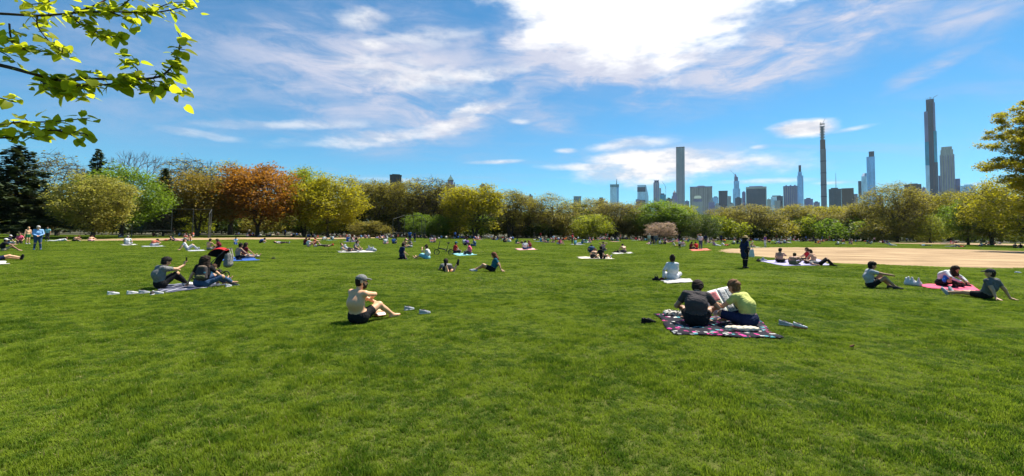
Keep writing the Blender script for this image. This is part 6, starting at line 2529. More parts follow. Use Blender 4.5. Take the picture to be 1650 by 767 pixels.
# --- group in front of the infield
blanket([(1222, 421), (1262, 429), (1340, 428), (1318, 418)], cloth(CC['violet']), 'pale violet blanket in front of the big dirt infield')
person(1257, 424, 5, pose(CROSS, top=False, botcol='black', legs='shorts', hair='thick', haircol='black', skin='tan', torso2=(0, 0.2, 1), look=(0.4, 1, -0.1), hands=((-0.20, 0.4, 0.2), (0.15, 0.45, 0.42))),
       'bare-backed man with black hair at the left of the violet blanket', 0.014, lift=0.04, names={BOT: 'shorts'})
person(1278, 428, 12, pose(FOLDED, top=False, botcol='olive', legs='shorts', hair='short', haircol='brown', skin='tan', hat='cap', hatcol='olive', torso=(0, 0.5, 1), look=(0, 1, -0.3)),
       'bare-backed man in a cap hunched at the front of the violet blanket', 0.014, lift=0.03, names={BOT: 'shorts'})
person(1301, 422, -70, pose(LEGS_OUT, fem=True, topcol='red', botcol='black', hair='lowbun', haircol='brown', skin='pale', torso2=(0, 0.1, 1)),
       'woman in a red top with legs stretched on the violet blanket', 0.014, lift=0.04)
person(1311, 426, -60, pose(CROSS, top=False, botcol='grey', legs='shorts', hair='short', haircol='dark', skin='mid', torso2=(0, 0.5, 1)),
       'bare-chested man bending forward beside the woman in red', 0.014, lift=0.04, names={BOT: 'shorts'})
person(1322, 428, 92, pose(SUPINE_KNEES, topcol='grey', botcol='black', haircol='dark', skin='mid', shoecol='black', feet=((-0.12, 0.50, 0.08), (0.12, 0.62, 0.08))),
       'person in black trousers lying with bent knees at the right of the violet blanket', 0.016)
bag(1222, 422, 0.45, 'black', 'black bag at the left end of the violet blanket', 80, tall=0.4)
bag(1230, 421, 0.42, 'ltgrey', 'pale grey sack behind the black bag on the violet blanket', 30, handle=False, tall=0.6)

# --- right-hand people
person(1403, 464, 74, pose(KNEES_UP, topcol='ltgrey', botcol='black', hair='thick', haircol='black', skin='tan', shoecol='charcoal', legs='shorts',
                           torso=(0, -0.05, 1), torso2=(0, 0.30, 1), feet=((-0.12, 0.56, 0.08), (0.14, 0.64, 0.08)), hands=((-0.08, 0.60, 0.44), (0.08, 0.60, 0.46))),
       'man in a pale tee and black shorts sitting alone by the infield', 0.0115, names={BOT: 'shorts'})
blanket([(1476, 460), (1500, 466), (1590, 474), (1560, 458)], cloth(CC['pink']), 'pink towel under the woman bending over', 'towel')
person(1517, 462, 118, pose(FOLDED, fem=True, topcol='white', botcol='black', sleeve='long', hair='long', haircol='dark', skin='mid', shoecol='black', torso=(0, 0.5, 1), torso2=(0, 0.9, 0.6), hairfall=(0, 0.3, -1)),
       'woman in a white top bending over her lap on the pink towel', 0.012, lift=0.04)
f = Field()
f.cone((-0.18, 0, 0.06), (0.18, 0.05, 0.07), 0.07, 0.08, 0, 0.05)
f.cone((-0.1, 0.05, 0.16), (0.12, 0.02, 0.18), 0.07, 0.06, 0, 0.05)
pt = gp(1531, 464)
o = field_part('jacket', f, 0.016, pattern_mat('jacket_blue_coral', (0.03, 0.16, 0.55), [(0.70, 0.16, 0.10), (0.03, 0.16, 0.55), (0.7, 0.7, 0.75)], 4, 0.5), None, 0.012)
o.location = (pt.x, pt.y, 0.2)
tag(o, 'blue and coral jacket held in the lap of the woman bending over', 'jacket')
bag(1471, 461, 0.46, 'white', 'white plastic bag at the left end of the pink towel', 20, handle=False, tall=0.75)
bag(1556, 463, 0.36, 'black', 'black bag on the pink towel right of the woman bending over', 60, tall=0.5)
person(1588, 482, -62, pose(LEAN_BACK, topcol='slate', botcol='black', legs='shorts', hair='short', haircol='dark', hat='cap', hatcol='charcoal', skin='mid', shoecol='ltgrey',
                            torso=(0, -0.40, 1), torso2=(0, -0.15, 1), hands=((-0.34, -0.42, 0.06), (0.34, -0.36, 0.06)), look=(-0.3, 1, 0), feet=((-0.10, 0.84, 0.085), (0.14, 0.84, 0.085))),
       'man in a grey tee and dark cap leaning back on both hands', 0.0115, names={BOT: 'shorts'})

# --- left people
person(60, 403, 180, pose(STAND, topcol='sky', botcol='denim', sleeve='long', hair='short', haircol='grey', skin='pale', shoecol='denim', fat=1.22, hands=((-0.08, 0.24, 1.02), (0.08, 0.24, 1.02)),
                          elbows=((-1, -0.4, -0.4), (1, -0.4, -0.4)), look=(0.1, 1, -0.4), feet=((-0.16, 0, 0.085), (0.16, 0, 0.085))),
       'standing grey haired man in a sky blue shirt and jeans', 0.0125, scale=1.03)
person(-6, 421, 88, pose(SUPINE, topcol='navy', botcol='navy', legs='shorts', shoecol='black', skin='pale', haircol='dark', feet=((-0.10, 0.83, 0.09), (0.12, 0.80, 0.16))),
       'person lying at the left edge, bare legs and black shoes showing', 0.014, names={BOT: 'shorts'})
blanket([(-40, 423), (-40, 428), (14, 426), (6, 421)], M_SHEET, 'white towel below the bare legs at the left edge', 'towel')
person(6, 405, 80, pose(KNEES_UP, topcol='black', botcol='khaki', legs='shorts', hair='short', hat='cap', hatcol='white', skin='tan', feet=((-0.12, 0.72, 0.08), (0.14, 0.66, 0.08)), shoes=False),
       'person in a dark tee and white cap at the left edge of the lawn', 0.016)
blanket([(352, 416), (362, 422), (418, 420), (405, 414)], cloth(CC['blue']), 'blue towel under the bare-chested man and long haired woman', 'towel')
person(384, 418, 62, pose(LEGS_OUT, top=False, botcol='black', legs='shorts', hair='short', haircol='black', skin='tan', shoes=False, torso2=(0, 0.4, 1)),
       'bare-chested man with outstretched arms on the blue towel', 0.015, lift=0.04, names={BOT: 'shorts'})
person(394, 417, 50, pose(LEGS_OUT, fem=True, topcol='maroon', botcol='ltgrey', legs='long', hair='long', haircol='dark', skin='mid', shoes=False, sleeve='none', torso2=(0, 0.2, 1)),
       'woman with long dark hair leaning beside the bare-chested man', 0.015, lift=0.04)
bag(361, 418, 0.50, 'navy', 'navy bag at the left end of the blue towel', 70, tall=0.35)


# ------------------------------------------------------------------ people farther out, each placed from the photograph
def mid(px, py, th, ps, label, **kw):
    Y = gp(px, py).y
    vx = 0.014 if Y < 30 else (0.018 if Y < 45 else 0.024)
    sc = kw.pop('scale', 1.0)
    lift = kw.pop('lift', 0.02)
    return person(px, py, th, pose(ps, **kw), label, vx, sc, lift=lift)


mid(31, 393, 175, KNEEL, 'kneeling person in a hot pink top behind the blue shirted man', topcol='pink', botcol='black', fem=True, hair='lowbun', haircol='brown')
mid(44, 394, 150, STAND, 'bare-chested person in green shorts standing behind the blue shirted man', top=False, botcol='green', legs='shorts', haircol='blond', skin='pale', scale=0.95)
mid(12, 394, 60, CROSS, 'person in a navy top left of the kneeling pink one', topcol='navy', botcol='ltgrey', hat='cap', hatcol='white')
mid(76, 389, 200, STAND, 'person in a pale blue tee standing right behind the blue shirted man', topcol='aqua', botcol='charcoal', haircol='dark', scale=0.95)
mid(96, 389, 90, PRONE, 'person in white lying flat right of the blue shirted man', topcol='white', botcol='white', haircol='brown')
mid(119, 389, 60, FOLDED, 'bare-backed sunbather hunched in front of the pale olive tree', top=False, botcol='black', legs='shorts', haircol='auburn')
mid(145, 389, 20, FOLDED, 'pink skinned sunbather hunched right of the other hunched one', top=False, botcol='rose', legs='shorts', haircol='brown', skin='pale')
blanket([(194, 394.3), (198, 395.8), (222, 395), (217, 393.6)], M_SHEET, 'white towel under the person in white on the left lawn', 'towel', n=6)
mid(205, 395, 10, CROSS, 'person in white with a pale cap on the left lawn', topcol='white', botcol='ltgrey', hat='cap', hatcol='ltgrey', lift=0.04)
blanket([(226, 397), (230, 398.3), (266, 397.4), (260, 396)], cloth(CC['ltgrey']), 'pale towel under the person in coral', 'towel', n=6)
mid(245, 397, 50, FOLDED, 'person in a coral top bending over on a pale towel', topcol='coral', botcol='ltgrey', haircol='black', lift=0.04)
mid(268, 388.5, 90, PRONE, 'sunbather lying left of the reclining group by the backstop', top=False, botcol='coral', legs='shorts', haircol='brown')
mid(282, 389, 80, SIDE, 'person in navy reclining in the group by the backstop', topcol='navy', botcol='rose', haircol='dark')
mid(294, 388.5, 95, SUPINE_KNEES, 'person in grey lying with bent knees by the backstop', topcol='grey', botcol='ltgrey', haircol='dark')
mid(305, 388.5, 170, KNEES_UP, 'sunbather sitting upright by the backstop', top=False, botcol='rose', legs='shorts', haircol='blond')
blanket([(300, 404), (304, 405.6), (332, 404.4), (326, 402.8)], cloth(CC['ltgrey']), 'pale towel under the person in white behind the stroller', 'towel', n=6)
mid(302, 404, 85, LEAN_BACK, 'person in a white tee and grey trousers behind the stroller', topcol='white', botcol='ltgrey', haircol='auburn', skin='pale', lift=0.04, feet=((-0.1, 0.55, 0.08), (0.1, 0.62, 0.08)))
mid(337, 403, 40, LEGS_OUT, 'bare-backed man sitting behind the stroller', top=False, botcol='grey', legs='shorts', haircol='black', skin='mid')
mid(353, 402.5, -70, CROSS, 'person in maroon facing the bare-backed man behind the stroller', topcol='maroon', botcol='navy', haircol='black', fem=True, hair='long')
mid(379, 394, 150, KNEEL, 'small child in sky blue near the thin dirt strip', topcol='sky', botcol='blue', haircol='dark', scale=0.75)
mid(419, 392, 100, FOLDED, 'person in a bright blue top bending forward below the orange tree', topcol='blue', botcol='black', haircol='dark')
mid(453, 393, 95, SUPINE, 'person in pale grey lying flat right of the bright blue top', topcol='ltgrey', botcol='charcoal', haircol='dark')
mid(497, 398, 78, KNEES_UP, 'man in a white tee with bent knees left of centre lawn', topcol='white', botcol='rose', legs='shorts', haircol='auburn', skin='mid')
mid(491, 395, 60, CROSS, 'person in maroon behind the man in the white tee', topcol='maroon', botcol='navy', haircol='brown')
mid(507, 395, 100, KNEES_UP, 'person in a coral top behind the man in the white tee', topcol='coral', botcol='red', legs='shorts', haircol='auburn')
mid(524, 398, -85, SUPINE, 'person in a red cap lying right of the man in the white tee', topcol='olive', botcol='charcoal', haircol='auburn', hat='cap', hatcol='red')
blanket([(543, 404.8), (547, 407.6), (604, 406.6), (597, 403.6)], M_SHEET, 'white sheet with three things on it left of the navy dressed woman', 'towel', n=8)
mid(561, 406, 100, SIDE, 'person in a pale tee lying on the white sheet', topcol='ltgrey', botcol='charcoal', haircol='dark', lift=0.04)
mid(573, 405, 120, CROSS, 'woman in grey with black hair sitting on the white sheet', topcol='grey', botcol='charcoal', haircol='black', fem=True, hair='long', lift=0.04)
bag(598, 405, 0.8, 'ltgrey', 'round grey and navy bag at the right of the white sheet', 20, tall=0.55)
mid(621, 393.5, 5, CROSS, 'person in a white tee seen from behind left of the navy dressed woman', topcol='white', botcol='rose', haircol='dark')
mid(634, 393, 20, CROSS, 'person in blue right of the white tee seen from behind', topcol='blue', botcol='navy', haircol='dark')
mid(652, 399, 160, CROSS, 'bare-chested person sitting just behind the navy dressed woman', top=False, botcol='black', legs='shorts', haircol='dark')
mid(662, 399, -120, CROSS, 'person in grey sitting behind the navy dressed woman', topcol='grey', botcol='ltgrey', haircol='black')
mid(660, 391, 10, STAND, 'standing person with a blue top in the middle of the crowd', topcol='blue', botcol='navy', haircol='dark')
mid(668, 390, 30, STAND, 'standing person in navy right of the standing blue top', topcol='navy', botcol='navy', haircol='black', scale=0.9)
mid(638, 388.5, -20, STAND, 'standing person in black left of the standing blue top', topcol='black', botcol='black', haircol='black', scale=0.9)
mid(694, 390, 150, CROSS, 'person in a white tee sitting behind the folding bicycle handlebar', topcol='white', botcol='coral', haircol='dark')
mid(700, 391, -150, LEGS_OUT, 'person in rose sitting behind the folding bicycle', topcol='rose', botcol='navy', haircol='brown')
mid(748, 394, 20, CROSS, 'person in white in the cluster behind the red tee', topcol='white', botcol='navy', haircol='dark')
mid(753, 396, -30, CROSS, 'person in purple in the cluster behind the red tee', topcol='purple', botcol='black', haircol='black')
mid(765, 397, -60, CROSS, 'person in denim with blond hair behind the hot pink tee', topcol='denim', botcol='denim', haircol='blond', fem=True, hair='long')
blanket([(830, 401), (836, 403.5), (866, 402.5), (858, 400)], cloth(CC['rose']), 'pale rose towel under the pair in the middle of the lawn', 'towel', n=6)
mid(846, 402.5, 5, CROSS, 'person in white sitting on the pale rose towel', topcol='white', botcol='denim', haircol='black', lift=0.04)
mid(854, 401.5, -50, CROSS, 'woman with long red brown hair on the pale rose towel', topcol='maroon', botcol='denim', haircol='auburn', fem=True, hair='long', lift=0.04)
mid(812, 390.5, 60, CROSS, 'person in black sitting alone right of centre yellow tree', topcol='black', botcol='black', haircol='black')
mid(822, 390, -30, FOLDED, 'person in cream bending over beside the one in black', topcol='cream', botcol='white', haircol='brown')
# two women on a towel in the centre
blanket([(930, 414.5), (934, 417.5), (990, 418), (982, 414.5)], cloth(CC['cream']), 'cream towel with dark edge under the two women in the centre', 'towel', n=8)
mid(956, 417, 15, FOLDED, 'woman with brown hair bent forward on the cream towel', fem=True, top=False, botcol='black', legs='brief', hair='long', haircol='brown', skin='mid', lift=0.04)
mid(971, 417.5, 30, LEAN_BACK, 'woman in a black top leaning on one arm on the cream towel', fem=True, topcol='black', botcol='black', legs='shorts', hair='lowbun', haircol='dark', skin='mid', lift=0.04)
mid(953, 407, 0, FOLDED, 'person in a slate blue tee behind the cream towel', topcol='denim', botcol='navy', haircol='black', torso=(0, 0.4, 1))
mid(972, 404, 180, CROSS, 'woman with spread elbows behind the cream towel', fem=True, topcol='rose', sleeve='none', botcol='black', haircol='dark', hands=((-0.16, 0.05, 0.80), (0.16, 0.05, 0.80)), elbows=((-1, 0.2, 0.3), (1, 0.2, 0.3)))
blanket([(986, 408), (990, 410), (1022, 408.5), (1016, 406.5)], M_SHEET, 'white towel under the hunched bare-backed man', 'towel', n=6)
mid(1006, 408, -25, FOLDED, 'bare-backed man hunched on a white towel right of the two women', top=False, botcol='charcoal', legs='shorts', haircol='black', skin='mid', lift=0.04, torso=(0, 0.5, 1), torso2=(0, 0.9, 1))
bag(993, 408, 0.5, 'black', 'black bag left of the hunched bare-backed man', 0, tall=0.5)
# walkers and the child
mid(1051, 395, 150, WALK, 'walker in black beside the pink blossom tree', topcol='black', botcol='black', haircol='dark', sleeve='long')
mid(1046, 394.5, 170, WALK, 'walker in a cream top left of the walker in black', topcol='cream', botcol='khaki', haircol='grey')
mid(1057, 395, -160, WALK, 'walker in grey right of the walker in black', topcol='grey', botcol='denim', haircol='blond', sleeve='long')
stroller(1062, 393, -60, 'small dark stroller beside the walkers', 'charcoal', 'black', 0.95, False)
mid(1095, 402, 170, STAND, 'child in a white top and black trousers standing on the grass', topcol='white', botcol='black', haircol='black', scale=0.60)
mid(1088, 398, 90, LEAN_BACK, 'sunbather in cream leaning back left of the child', topcol='cream', botcol='yellow', legs='shorts', haircol='blond')
mid(1100, 397.5, 10, CROSS, 'person in rose sitting behind the child', topcol='rose', botcol='cream', haircol='brown')
blanket([(1110, 402), (1116, 405), (1147, 403.5), (1138, 400.5)], cloth(CC['coral']), 'coral blanket beside the child in white', n=8)
mid(1113, 402, 60, CROSS, 'person in maroon sitting on the coral blanket', topcol='maroon', botcol='black', haircol='black', fem=True, hair='long', lift=0.04)
mid(1122, 402, -30, CROSS, 'person in red sitting in the middle of the coral blanket', topcol='red', botcol='navy', haircol='dark', lift=0.04)
mid(1129, 402.5, 20, STAND, 'person in white with a raised arm standing on the coral blanket', topcol='white', botcol='denim', haircol='blond', lift=0.04, hands=((-0.18, 0.1, 1.72), (0.28, 0.05, 0.84)), elbows=((-1, 0, 1), (0.6, -1, 0)))
mid(1137, 394, 20, STAND, 'standing person in navy right behind the raised arm', topcol='navy', botcol='charcoal', haircol='dark', sleeve='long')
mid(1183, 394, -30, CROSS, 'person in cream and black sitting left of the straw hat woman', topcol='cream', botcol='black', haircol='brown')
mid(1188, 393, 40, CROSS, 'person in black sitting just left of the straw hat woman', topcol='black', botcol='denim', haircol='black')
mid(1162, 391, 10, STAND, 'standing person in navy near the tip of the infield', topcol='navy', botcol='navy', haircol='black')
mid(1168, 390.5, -40, CROSS, 'person in orange sitting near the tip of the infield', topcol='orange', botcol='denim', haircol='dark')
mid(1250, 393.5, -80, LEAN_BACK, 'person in white with black trousers leaning back behind the infield', topcol='white', botcol='black', haircol='black')
mid(1255, 393.5, 60, CROSS, 'person in violet beside the one leaning back behind the infield', topcol='violet', botcol='charcoal', haircol='dark')
mid(1240, 391, -150, KNEES_UP, 'person in orange behind the infield', topcol='orange', botcol='navy', haircol='dark')
mid(1268, 392, 90, SIDE, 'person in green lying behind the infield', topcol='green', botcol='cream', haircol='dark')
mid(1356, 393.5, 90, PRONE, 'person in white lying behind the middle of the infield', topcol='white', botcol='charcoal', haircol='brown')
mid(1403, 393.5, -60, LEAN_BACK, 'person in white and black leaning back on the far grass strip', topcol='white', botcol='black', haircol='black')
mid(1409, 391, 20, STAND, 'standing person in rose on the far grass strip', topcol='rose', botcol='black', haircol='brown', scale=0.9)
mid(1422, 392, 60, CROSS, 'person in maroon on the far grass strip', topcol='maroon', botcol='black', haircol='black')
mid(1430, 393, -40, CROSS, 'person in navy right of the one in maroon', topcol='navy', botcol='white', haircol='dark')
mid(1436, 396, 100, SIDE, 'person in pale blue reclining on the far grass strip', topcol='aqua', botcol='ltgrey', haircol='dark')
mid(1461, 391, 10, STAND, 'standing person in white before the large spreading elm', topcol='white', botcol='charcoal', haircol='black', scale=0.9)
mid(1491, 396.5, 90, SUPINE, 'person in sky blue lying on the far grass strip', topcol='sky', botcol='navy', haircol='dark')
mid(1534, 398, 90, PRONE, 'person in grey lying on the right end of the far strip', topcol='grey', botcol='ltgrey', haircol='black')
mid(1546, 398.5, -90, SUPINE_KNEES, 'person in red lying on the right end of the far strip', topcol='red', botcol='denim', haircol='dark')
mid(1548, 389.5, 20, STAND, 'standing person in blue behind the far dirt strip', topcol='blue', botcol='navy', haircol='dark', scale=0.9)
mid(1582, 397, -60, CROSS, 'person in white on the grass near the right edge', topcol='white', botcol='navy', haircol='brown')
mid(1581, 391, 190, STAND, 'standing person in grey near the right edge', topcol='ltgrey', botcol='charcoal', haircol='brown', scale=0.9)
mid(1635, 400, 30, CROSS, 'person in charcoal at the right edge under the yellow olive tree', topcol='charcoal', botcol='black', haircol='black')
mid(1645, 400, -30, KNEES_UP, 'person in black at the right edge under the yellow olive tree', topcol='black', botcol='black', haircol='dark')
# bags, towels and a loose bicycle
bag(1640, 441, 0.22, 'white', 'small white bag on the grass at the right edge', 0, handle=False, tall=0.4)
bag(385, 420, 0.3, 'black', 'small black bag lying by the feet on the blue towel', 40, tall=0.4)
bag(440, 418, 0.22, 'olive', 'little dark bag on the grass right of the blue towel', 40, tall=0.5)

# ------------------------------------------------------------------ the far crowd: a few figures, many people
def crowd_mesh(ps, vox=0.032, fem=False, hair='short'):
    V, Q, T = body_field(pose(ps, fem=fem, hair=hair), False).mesh(vox)
    tq = T[Q]
    mi = np.median(tq, axis=1).astype(int)
    return np_mesh('body', V, quads=Q, mats=[skin(SKINS['mid'])] * 6, matidx=np.clip(mi, 0, 5), smooth=True)


CROWD = [(crowd_mesh(CROSS), 'sitting', 5), (crowd_mesh(KNEES_UP), 'sitting', 4), (crowd_mesh(LEAN_BACK, fem=True, hair='long'), 'leaning', 3), (crowd_mesh(PRONE), 'lying', 2),
         (crowd_mesh(SUPINE_KNEES), 'lying', 2), (crowd_mesh(SIDE), 'reclining', 2), (crowd_mesh(FOLDED, fem=True, hair='long'), 'bending', 2), (crowd_mesh(KNEEL), 'kneeling', 1),
         (crowd_mesh(STAND), 'standing', 1.4), (crowd_mesh(WALK, fem=True, hair='long'), 'walking', 0.6), (crowd_mesh(pose(CROSS, top=False, legs='shorts')), 'shirtless', 2.5)]
TOPS = ['white', 'white', 'ltgrey', 'black', 'navy', 'blue', 'red', 'coral', 'rose', 'grey', 'sky', 'charcoal', 'cream', 'pink', 'green', 'maroon', 'teal', 'purple', 'orange', 'aqua', 'white']
COLW = {'ltgrey': 'pale grey', 'sky': 'sky blue'}
LAND = [(0, 'before the broad pine'), (110, 'before the pale olive tree'), (200, 'before the green dome tree'), (300, 'beside the left backstop'), (415, 'before the rust orange tree'),
        (520, 'before the wide yellow green tree'), (600, 'before the olive elms'), (665, 'near the second backstop'), (766, 'before the bright yellow tree'), (830, 'right of the bright yellow tree'),
        (888, 'before the tan spreading tree'), (955, 'before the small lime tree'), (1010, 'left of the pink blossom tree'), (1075, 'near the pink blossom tree'), (1133, 'before the dark rounded tree'),
        (1190, 'near the infield tip'), (1250, 'behind the infield left part'), (1330, 'behind the infield middle'), (1410, 'far below the glass tower'),
        (1480, 'far below the brown block'), (1550, 'far below the stone tower'), (1630, 'near the right edge')]
rc = random.Random(21)
TOWEL_ME = None
m_ = MB()
m_.sheet(lambda u, v: ((u - 0.5) * 2.0, (v - 0.5) * 1.6, 0.04 + 0.012 * sin(u * 9) * sin(v * 7)), 6, 6, 0.01)
_tw = m_.build('picnic_blanket', cloth(CC['white']))
TOWEL_ME = _tw.data
bpy.data.objects.remove(_tw)
placed = []
seen_lb = {}
for px_, py_ in []:
    pass


def density(x):
    return float(np.interp(x, [0, 100, 250, 380, 450, 560, 760, 860, 1000, 1150, 1330, 1400, 1650], [0.25, 0.35, 0.45, 0.6, 1.0, 1.4, 1.3, 1.1, 1.2, 1.5, 1.1, 0.5, 0.35]))


n_people = n_towel = 0
tries = 0
while n_people < 190 and tries < 6000:
    tries += 1
    x = rc.uniform(-5, 1655)
    if rc.random() > density(x) / 1.5:
        continue
    far = 118 if x < 1000 else 150
    near = 62 if 420 < x < 1350 else 85
    if x < 330:
        near, far = 62, 92
    if x > 1380:
        near, far = 88, 140
    Y0 = far - (far - near) * rc.random() ** 1.7
    p = dp(x, horizon(x), Y0)
    c = np.array([[p.x, p.y]])
    if any(in_poly(c, d)[0] for d in DIRT[:1]) or any((p.x - q[0]) ** 2 + (p.y - q[1]) ** 2 < 5.0 for q in placed):
        continue
    placed.append((p.x, p.y))
    k = rc.choices([1, 2, 3, 4], [4, 5, 3, 2])[0]
    land = min(LAND, key=lambda l: abs(l[0] - x))[1]
    tw = rc.random() < 0.6
    if tw:
        cn = rc.choice(['white', 'rose', 'aqua', 'cream', 'ltgrey', 'blue', 'red', 'charcoal', 'green', 'violet', 'yellow'])
        o = bpy.data.objects.new('picnic_blanket', TOWEL_ME)
        COL.objects.link(o)
        o.location = (p.x, p.y, 0)
        o.rotation_euler = (0, 0, rc.uniform(0, 6.3))
        o.material_slots[0].link = 'OBJECT'
        o.material_slots[0].material = M_SHEET if cn == 'white' else cloth(CC[cn])
        tag(o, 'small %s blanket far out on the lawn %s' % (COLW.get(cn, cn), land), 'blanket', 'blankets in the far crowd')
        n_towel += 1
    for j in range(k):
        me, word, w = rc.choices(CROWD, [c_[2] for c_ in CROWD])[0]
        a = 2 * pi * j / k + rc.random()
        rr = 0.55 + 0.35 * rc.random() if k > 1 else 0.15
        if word in ('standing', 'walking'):
            rr = 1.7
        o = bpy.data.objects.new('person', me)
        COL.objects.link(o)
        o.location = (p.x + rr * cos(a), p.y + rr * sin(a), 0.04 if tw and rr < 1 else 0.0)
        o.rotation_euler = (0, 0, a + pi / 2 + rc.uniform(-0.8, 0.8) if k > 1 else rc.uniform(0, 6.3))
        s_ = rc.uniform(0.92, 1.06)
        o.scale = (s_,) * 3
        tcn = rc.choice(TOPS)
        bcn = rc.choice(['navy', 'black', 'denim', 'charcoal', 'khaki', 'ltgrey', 'black', 'white', 'rose'])
        sk = rc.choice(['pale', 'mid', 'mid', 'tan', 'brown'])
        ms = [skin(SKINS[sk]), hairmat(HAIRS[rc.choice(['black', 'dark', 'dark', 'brown', 'auburn', 'blond', 'grey'])]), cloth(CC[tcn]), cloth(CC[bcn]),
              cloth(CC[rc.choice(['white', 'black', 'grey'])]), cloth(CC['grey'])]
        for i_, mm in enumerate(ms):
            o.material_slots[i_].link = 'OBJECT'
            o.material_slots[i_].material = mm
        wear = ('with %s bottoms' % COLW.get(bcn, bcn)) if word == 'shirtless' else 'in %s and %s' % (COLW.get(tcn, tcn), COLW.get(bcn, bcn))
        tag(o, 'tiny %s person %s %s' % (word, wear, land), 'person', 'people in the far crowd')
        n_people += 1

# the rest of the crowd at the far edge reads as one mass: one object
def far_mass():
    r = np.random.RandomState(8)
    protos = []
    for ps in (CROSS, KNEES_UP, SUPINE_KNEES, SIDE, STAND, FOLDED):
        V, Q, T = body_field(pose(ps), False).mesh(0.06)
        protos.append((V, Q, np.clip(np.median(T[Q], axis=1).astype(int), 0, 5)))
    tops_ = [cloth(CC[c]) for c in ('white', 'navy', 'red', 'ltgrey', 'black', 'rose', 'blue', 'coral', 'cream', 'sky')]
    mats = [skin(SKINS['mid']), hairmat(HAIRS['dark']), cloth(CC['navy']), cloth(CC['charcoal'])] + tops_
    VV, QQ, MM, nv = [], [], [], 0
    k = 0
    while k < 210:
        x = r.uniform(380, 1400)
        if r.rand() > density(x) / 1.5:
            continue
        far = 117 if x < 1000 else 146
        p = dp(x, horizon(x), far - 26 * r.rand() ** 1.3)
        V, Q, M = protos[r.choice(6, p=[.3, .22, .14, .14, .08, .12])]
        a = r.rand() * 6.28
        Rm = np.array([[cos(a), -sin(a), 0], [sin(a), cos(a), 0], [0, 0, 1]])
        VV.append(V @ Rm.T + np.array([p.x, p.y, 0.0]))
        QQ.append(Q + nv)
        nv += len(V)
        tm = 4 + r.randint(len(tops_))
        MM.append(np.array([0, 1, tm, 2 + r.randint(2), 3, 3])[M])
        k += 1
    o = link_mesh('distant_crowd', np_mesh('distant_crowd', np.concatenate(VV), quads=np.concatenate(QQ), mats=mats, matidx=np.concatenate(MM), smooth=True))
    tag(o, 'mass of tiny picnickers along the far edge of the lawn', 'crowd', kind='stuff')


far_mass()


# scraps on the grass
def scrap(px, py, size, mat, name, label, cat):
    pt = gp(px, py)
    m_ = MB()
    m_.sheet(lambda u, v: ((u - 0.5) * size * (1 - 0.6 * abs(2 * v - 1)), (v - 0.5) * size * 1.5, 0.035 + 0.02 * sin(u * 4) + 0.03 * v), 5, 5, 0.002)
    o = m_.build(name, mat, None, True)
    o.location = (pt.x, pt.y, 0)
    o.rotation_euler = (0, 0, px)
    tag(o, label, cat)


scrap(1373, 563, 0.05, plain('dry_leaf', (0.16, 0.06, 0.025), 0.8), 'dry_leaf', 'brown dry leaf on the grass right of the newspaper couple', 'leaf')


# ------------------------------------------------------------------ the spreading tree that leans in from the right
def near_right_tree():
    r = np.random.RandomState(77)
    Y = 58.0
    base = dp(1775, horizon(1775), Y)
    o = empty('spreading_tree', (base.x, Y, 0))
    tag(o, 'tall tree at the right edge with feathery yellow green sprays', 'tree')
    L = lambda px, py, dy=0: np.array([dp(px, py, Y).x - base.x, dy, dp(px, py, Y).z])
    segs, P = [], []
    trunk = [np.array([0, 0, -0.2]), np.array([-0.2, 0, 3.0]), np.array([-0.5, 0.2, 6.5]), np.array([-0.6, 0.3, 10.5]), np.array([-0.4, 0.3, 15.0]), np.array([0, 0.2, 19])]
    for i in range(5):
        segs.append((trunk[i], trunk[i + 1], 0.48 * (1 - i / 5.4), 0.48 * (1 - (i + 1) / 5.4)))

    def limb(a, b_, rad, n=7, sag=0.5, depth=2, lv=26):
        prev = a
        side = np.cross(unit(b_ - a), v3(0, 0, 1))
        for i in range(1, n + 1):
            u = i / n
            p = a + (b_ - a) * u + v3(0, 0, 1) * sag * sin(pi * u) + r.randn(3) * 0.10 * np.linalg.norm(b_ - a) / 5
            r0, r1 = rad * (1 - 0.85 * (i - 1) / n), rad * (1 - 0.85 * i / n)
            segs.append((prev, p, r0, r1))
            if depth > 0 and u > 0.22:
                for _ in range(2):
                    ln = np.linalg.norm(b_ - a) * (0.22 + 0.20 * r.rand()) * (1.15 - 0.6 * u)
                    d = unit(unit(b_ - a) * 0.8 + side * r.randn() * 0.9 + v3(0, 0, 1) * r.randn() * 0.32)
                    limb(p, p + d * ln, r1 * 0.5, 5, 0.12 * ln, depth - 1, lv)
            if depth <= 1:
                m_ = lv // 5
                P.append(p + r.randn(m_, 3) * np.array([0.26, 0.26, 0.15]))
            prev = p
    ends = [(1632, 218), (1606, 246), (1604, 268), (1634, 190), (1652, 175), (1660, 205), (1636, 262), (1675, 180), (1690, 160), (1650, 240), (1660, 255),
            (1632, 300), (1640, 330), (1650, 345), (1665, 300), (1690, 220), (1720, 180), (1760, 140), (1800, 160), (1860, 200), (1900, 260), (1830, 300), (1720, 300),
            (1670, 230), (1680, 270), (1640, 210), (1628, 232), (1645, 196), (1662, 222), (1622, 256), (1650, 268), (1668, 190), (1640, 285)]
    for (ex, ey) in ends:
        e = L(ex + 16, ey, r.randn() * 2.0)
        j = 1 + int(np.clip((e[2] - 4) / 4.2, 0, 3))
        a = trunk[j] + (trunk[min(j + 1, 5)] - trunk[j]) * r.rand()
        limb(a, e, 0.15, 7, 0.5, 2, 30)
    V, Q = tube_np(segs, 4)
    link_mesh('trunk', np_mesh('trunk', V, quads=Q, mats=[BARK], smooth=True), o)
    C = np.concatenate(P)
    V, Q = leaf_quads(C, 0.20, r, up=0.5)
    link_mesh('crown', np_mesh('crown', V, quads=Q, mats=[LEAF['yellow']]), o)


near_right_tree()


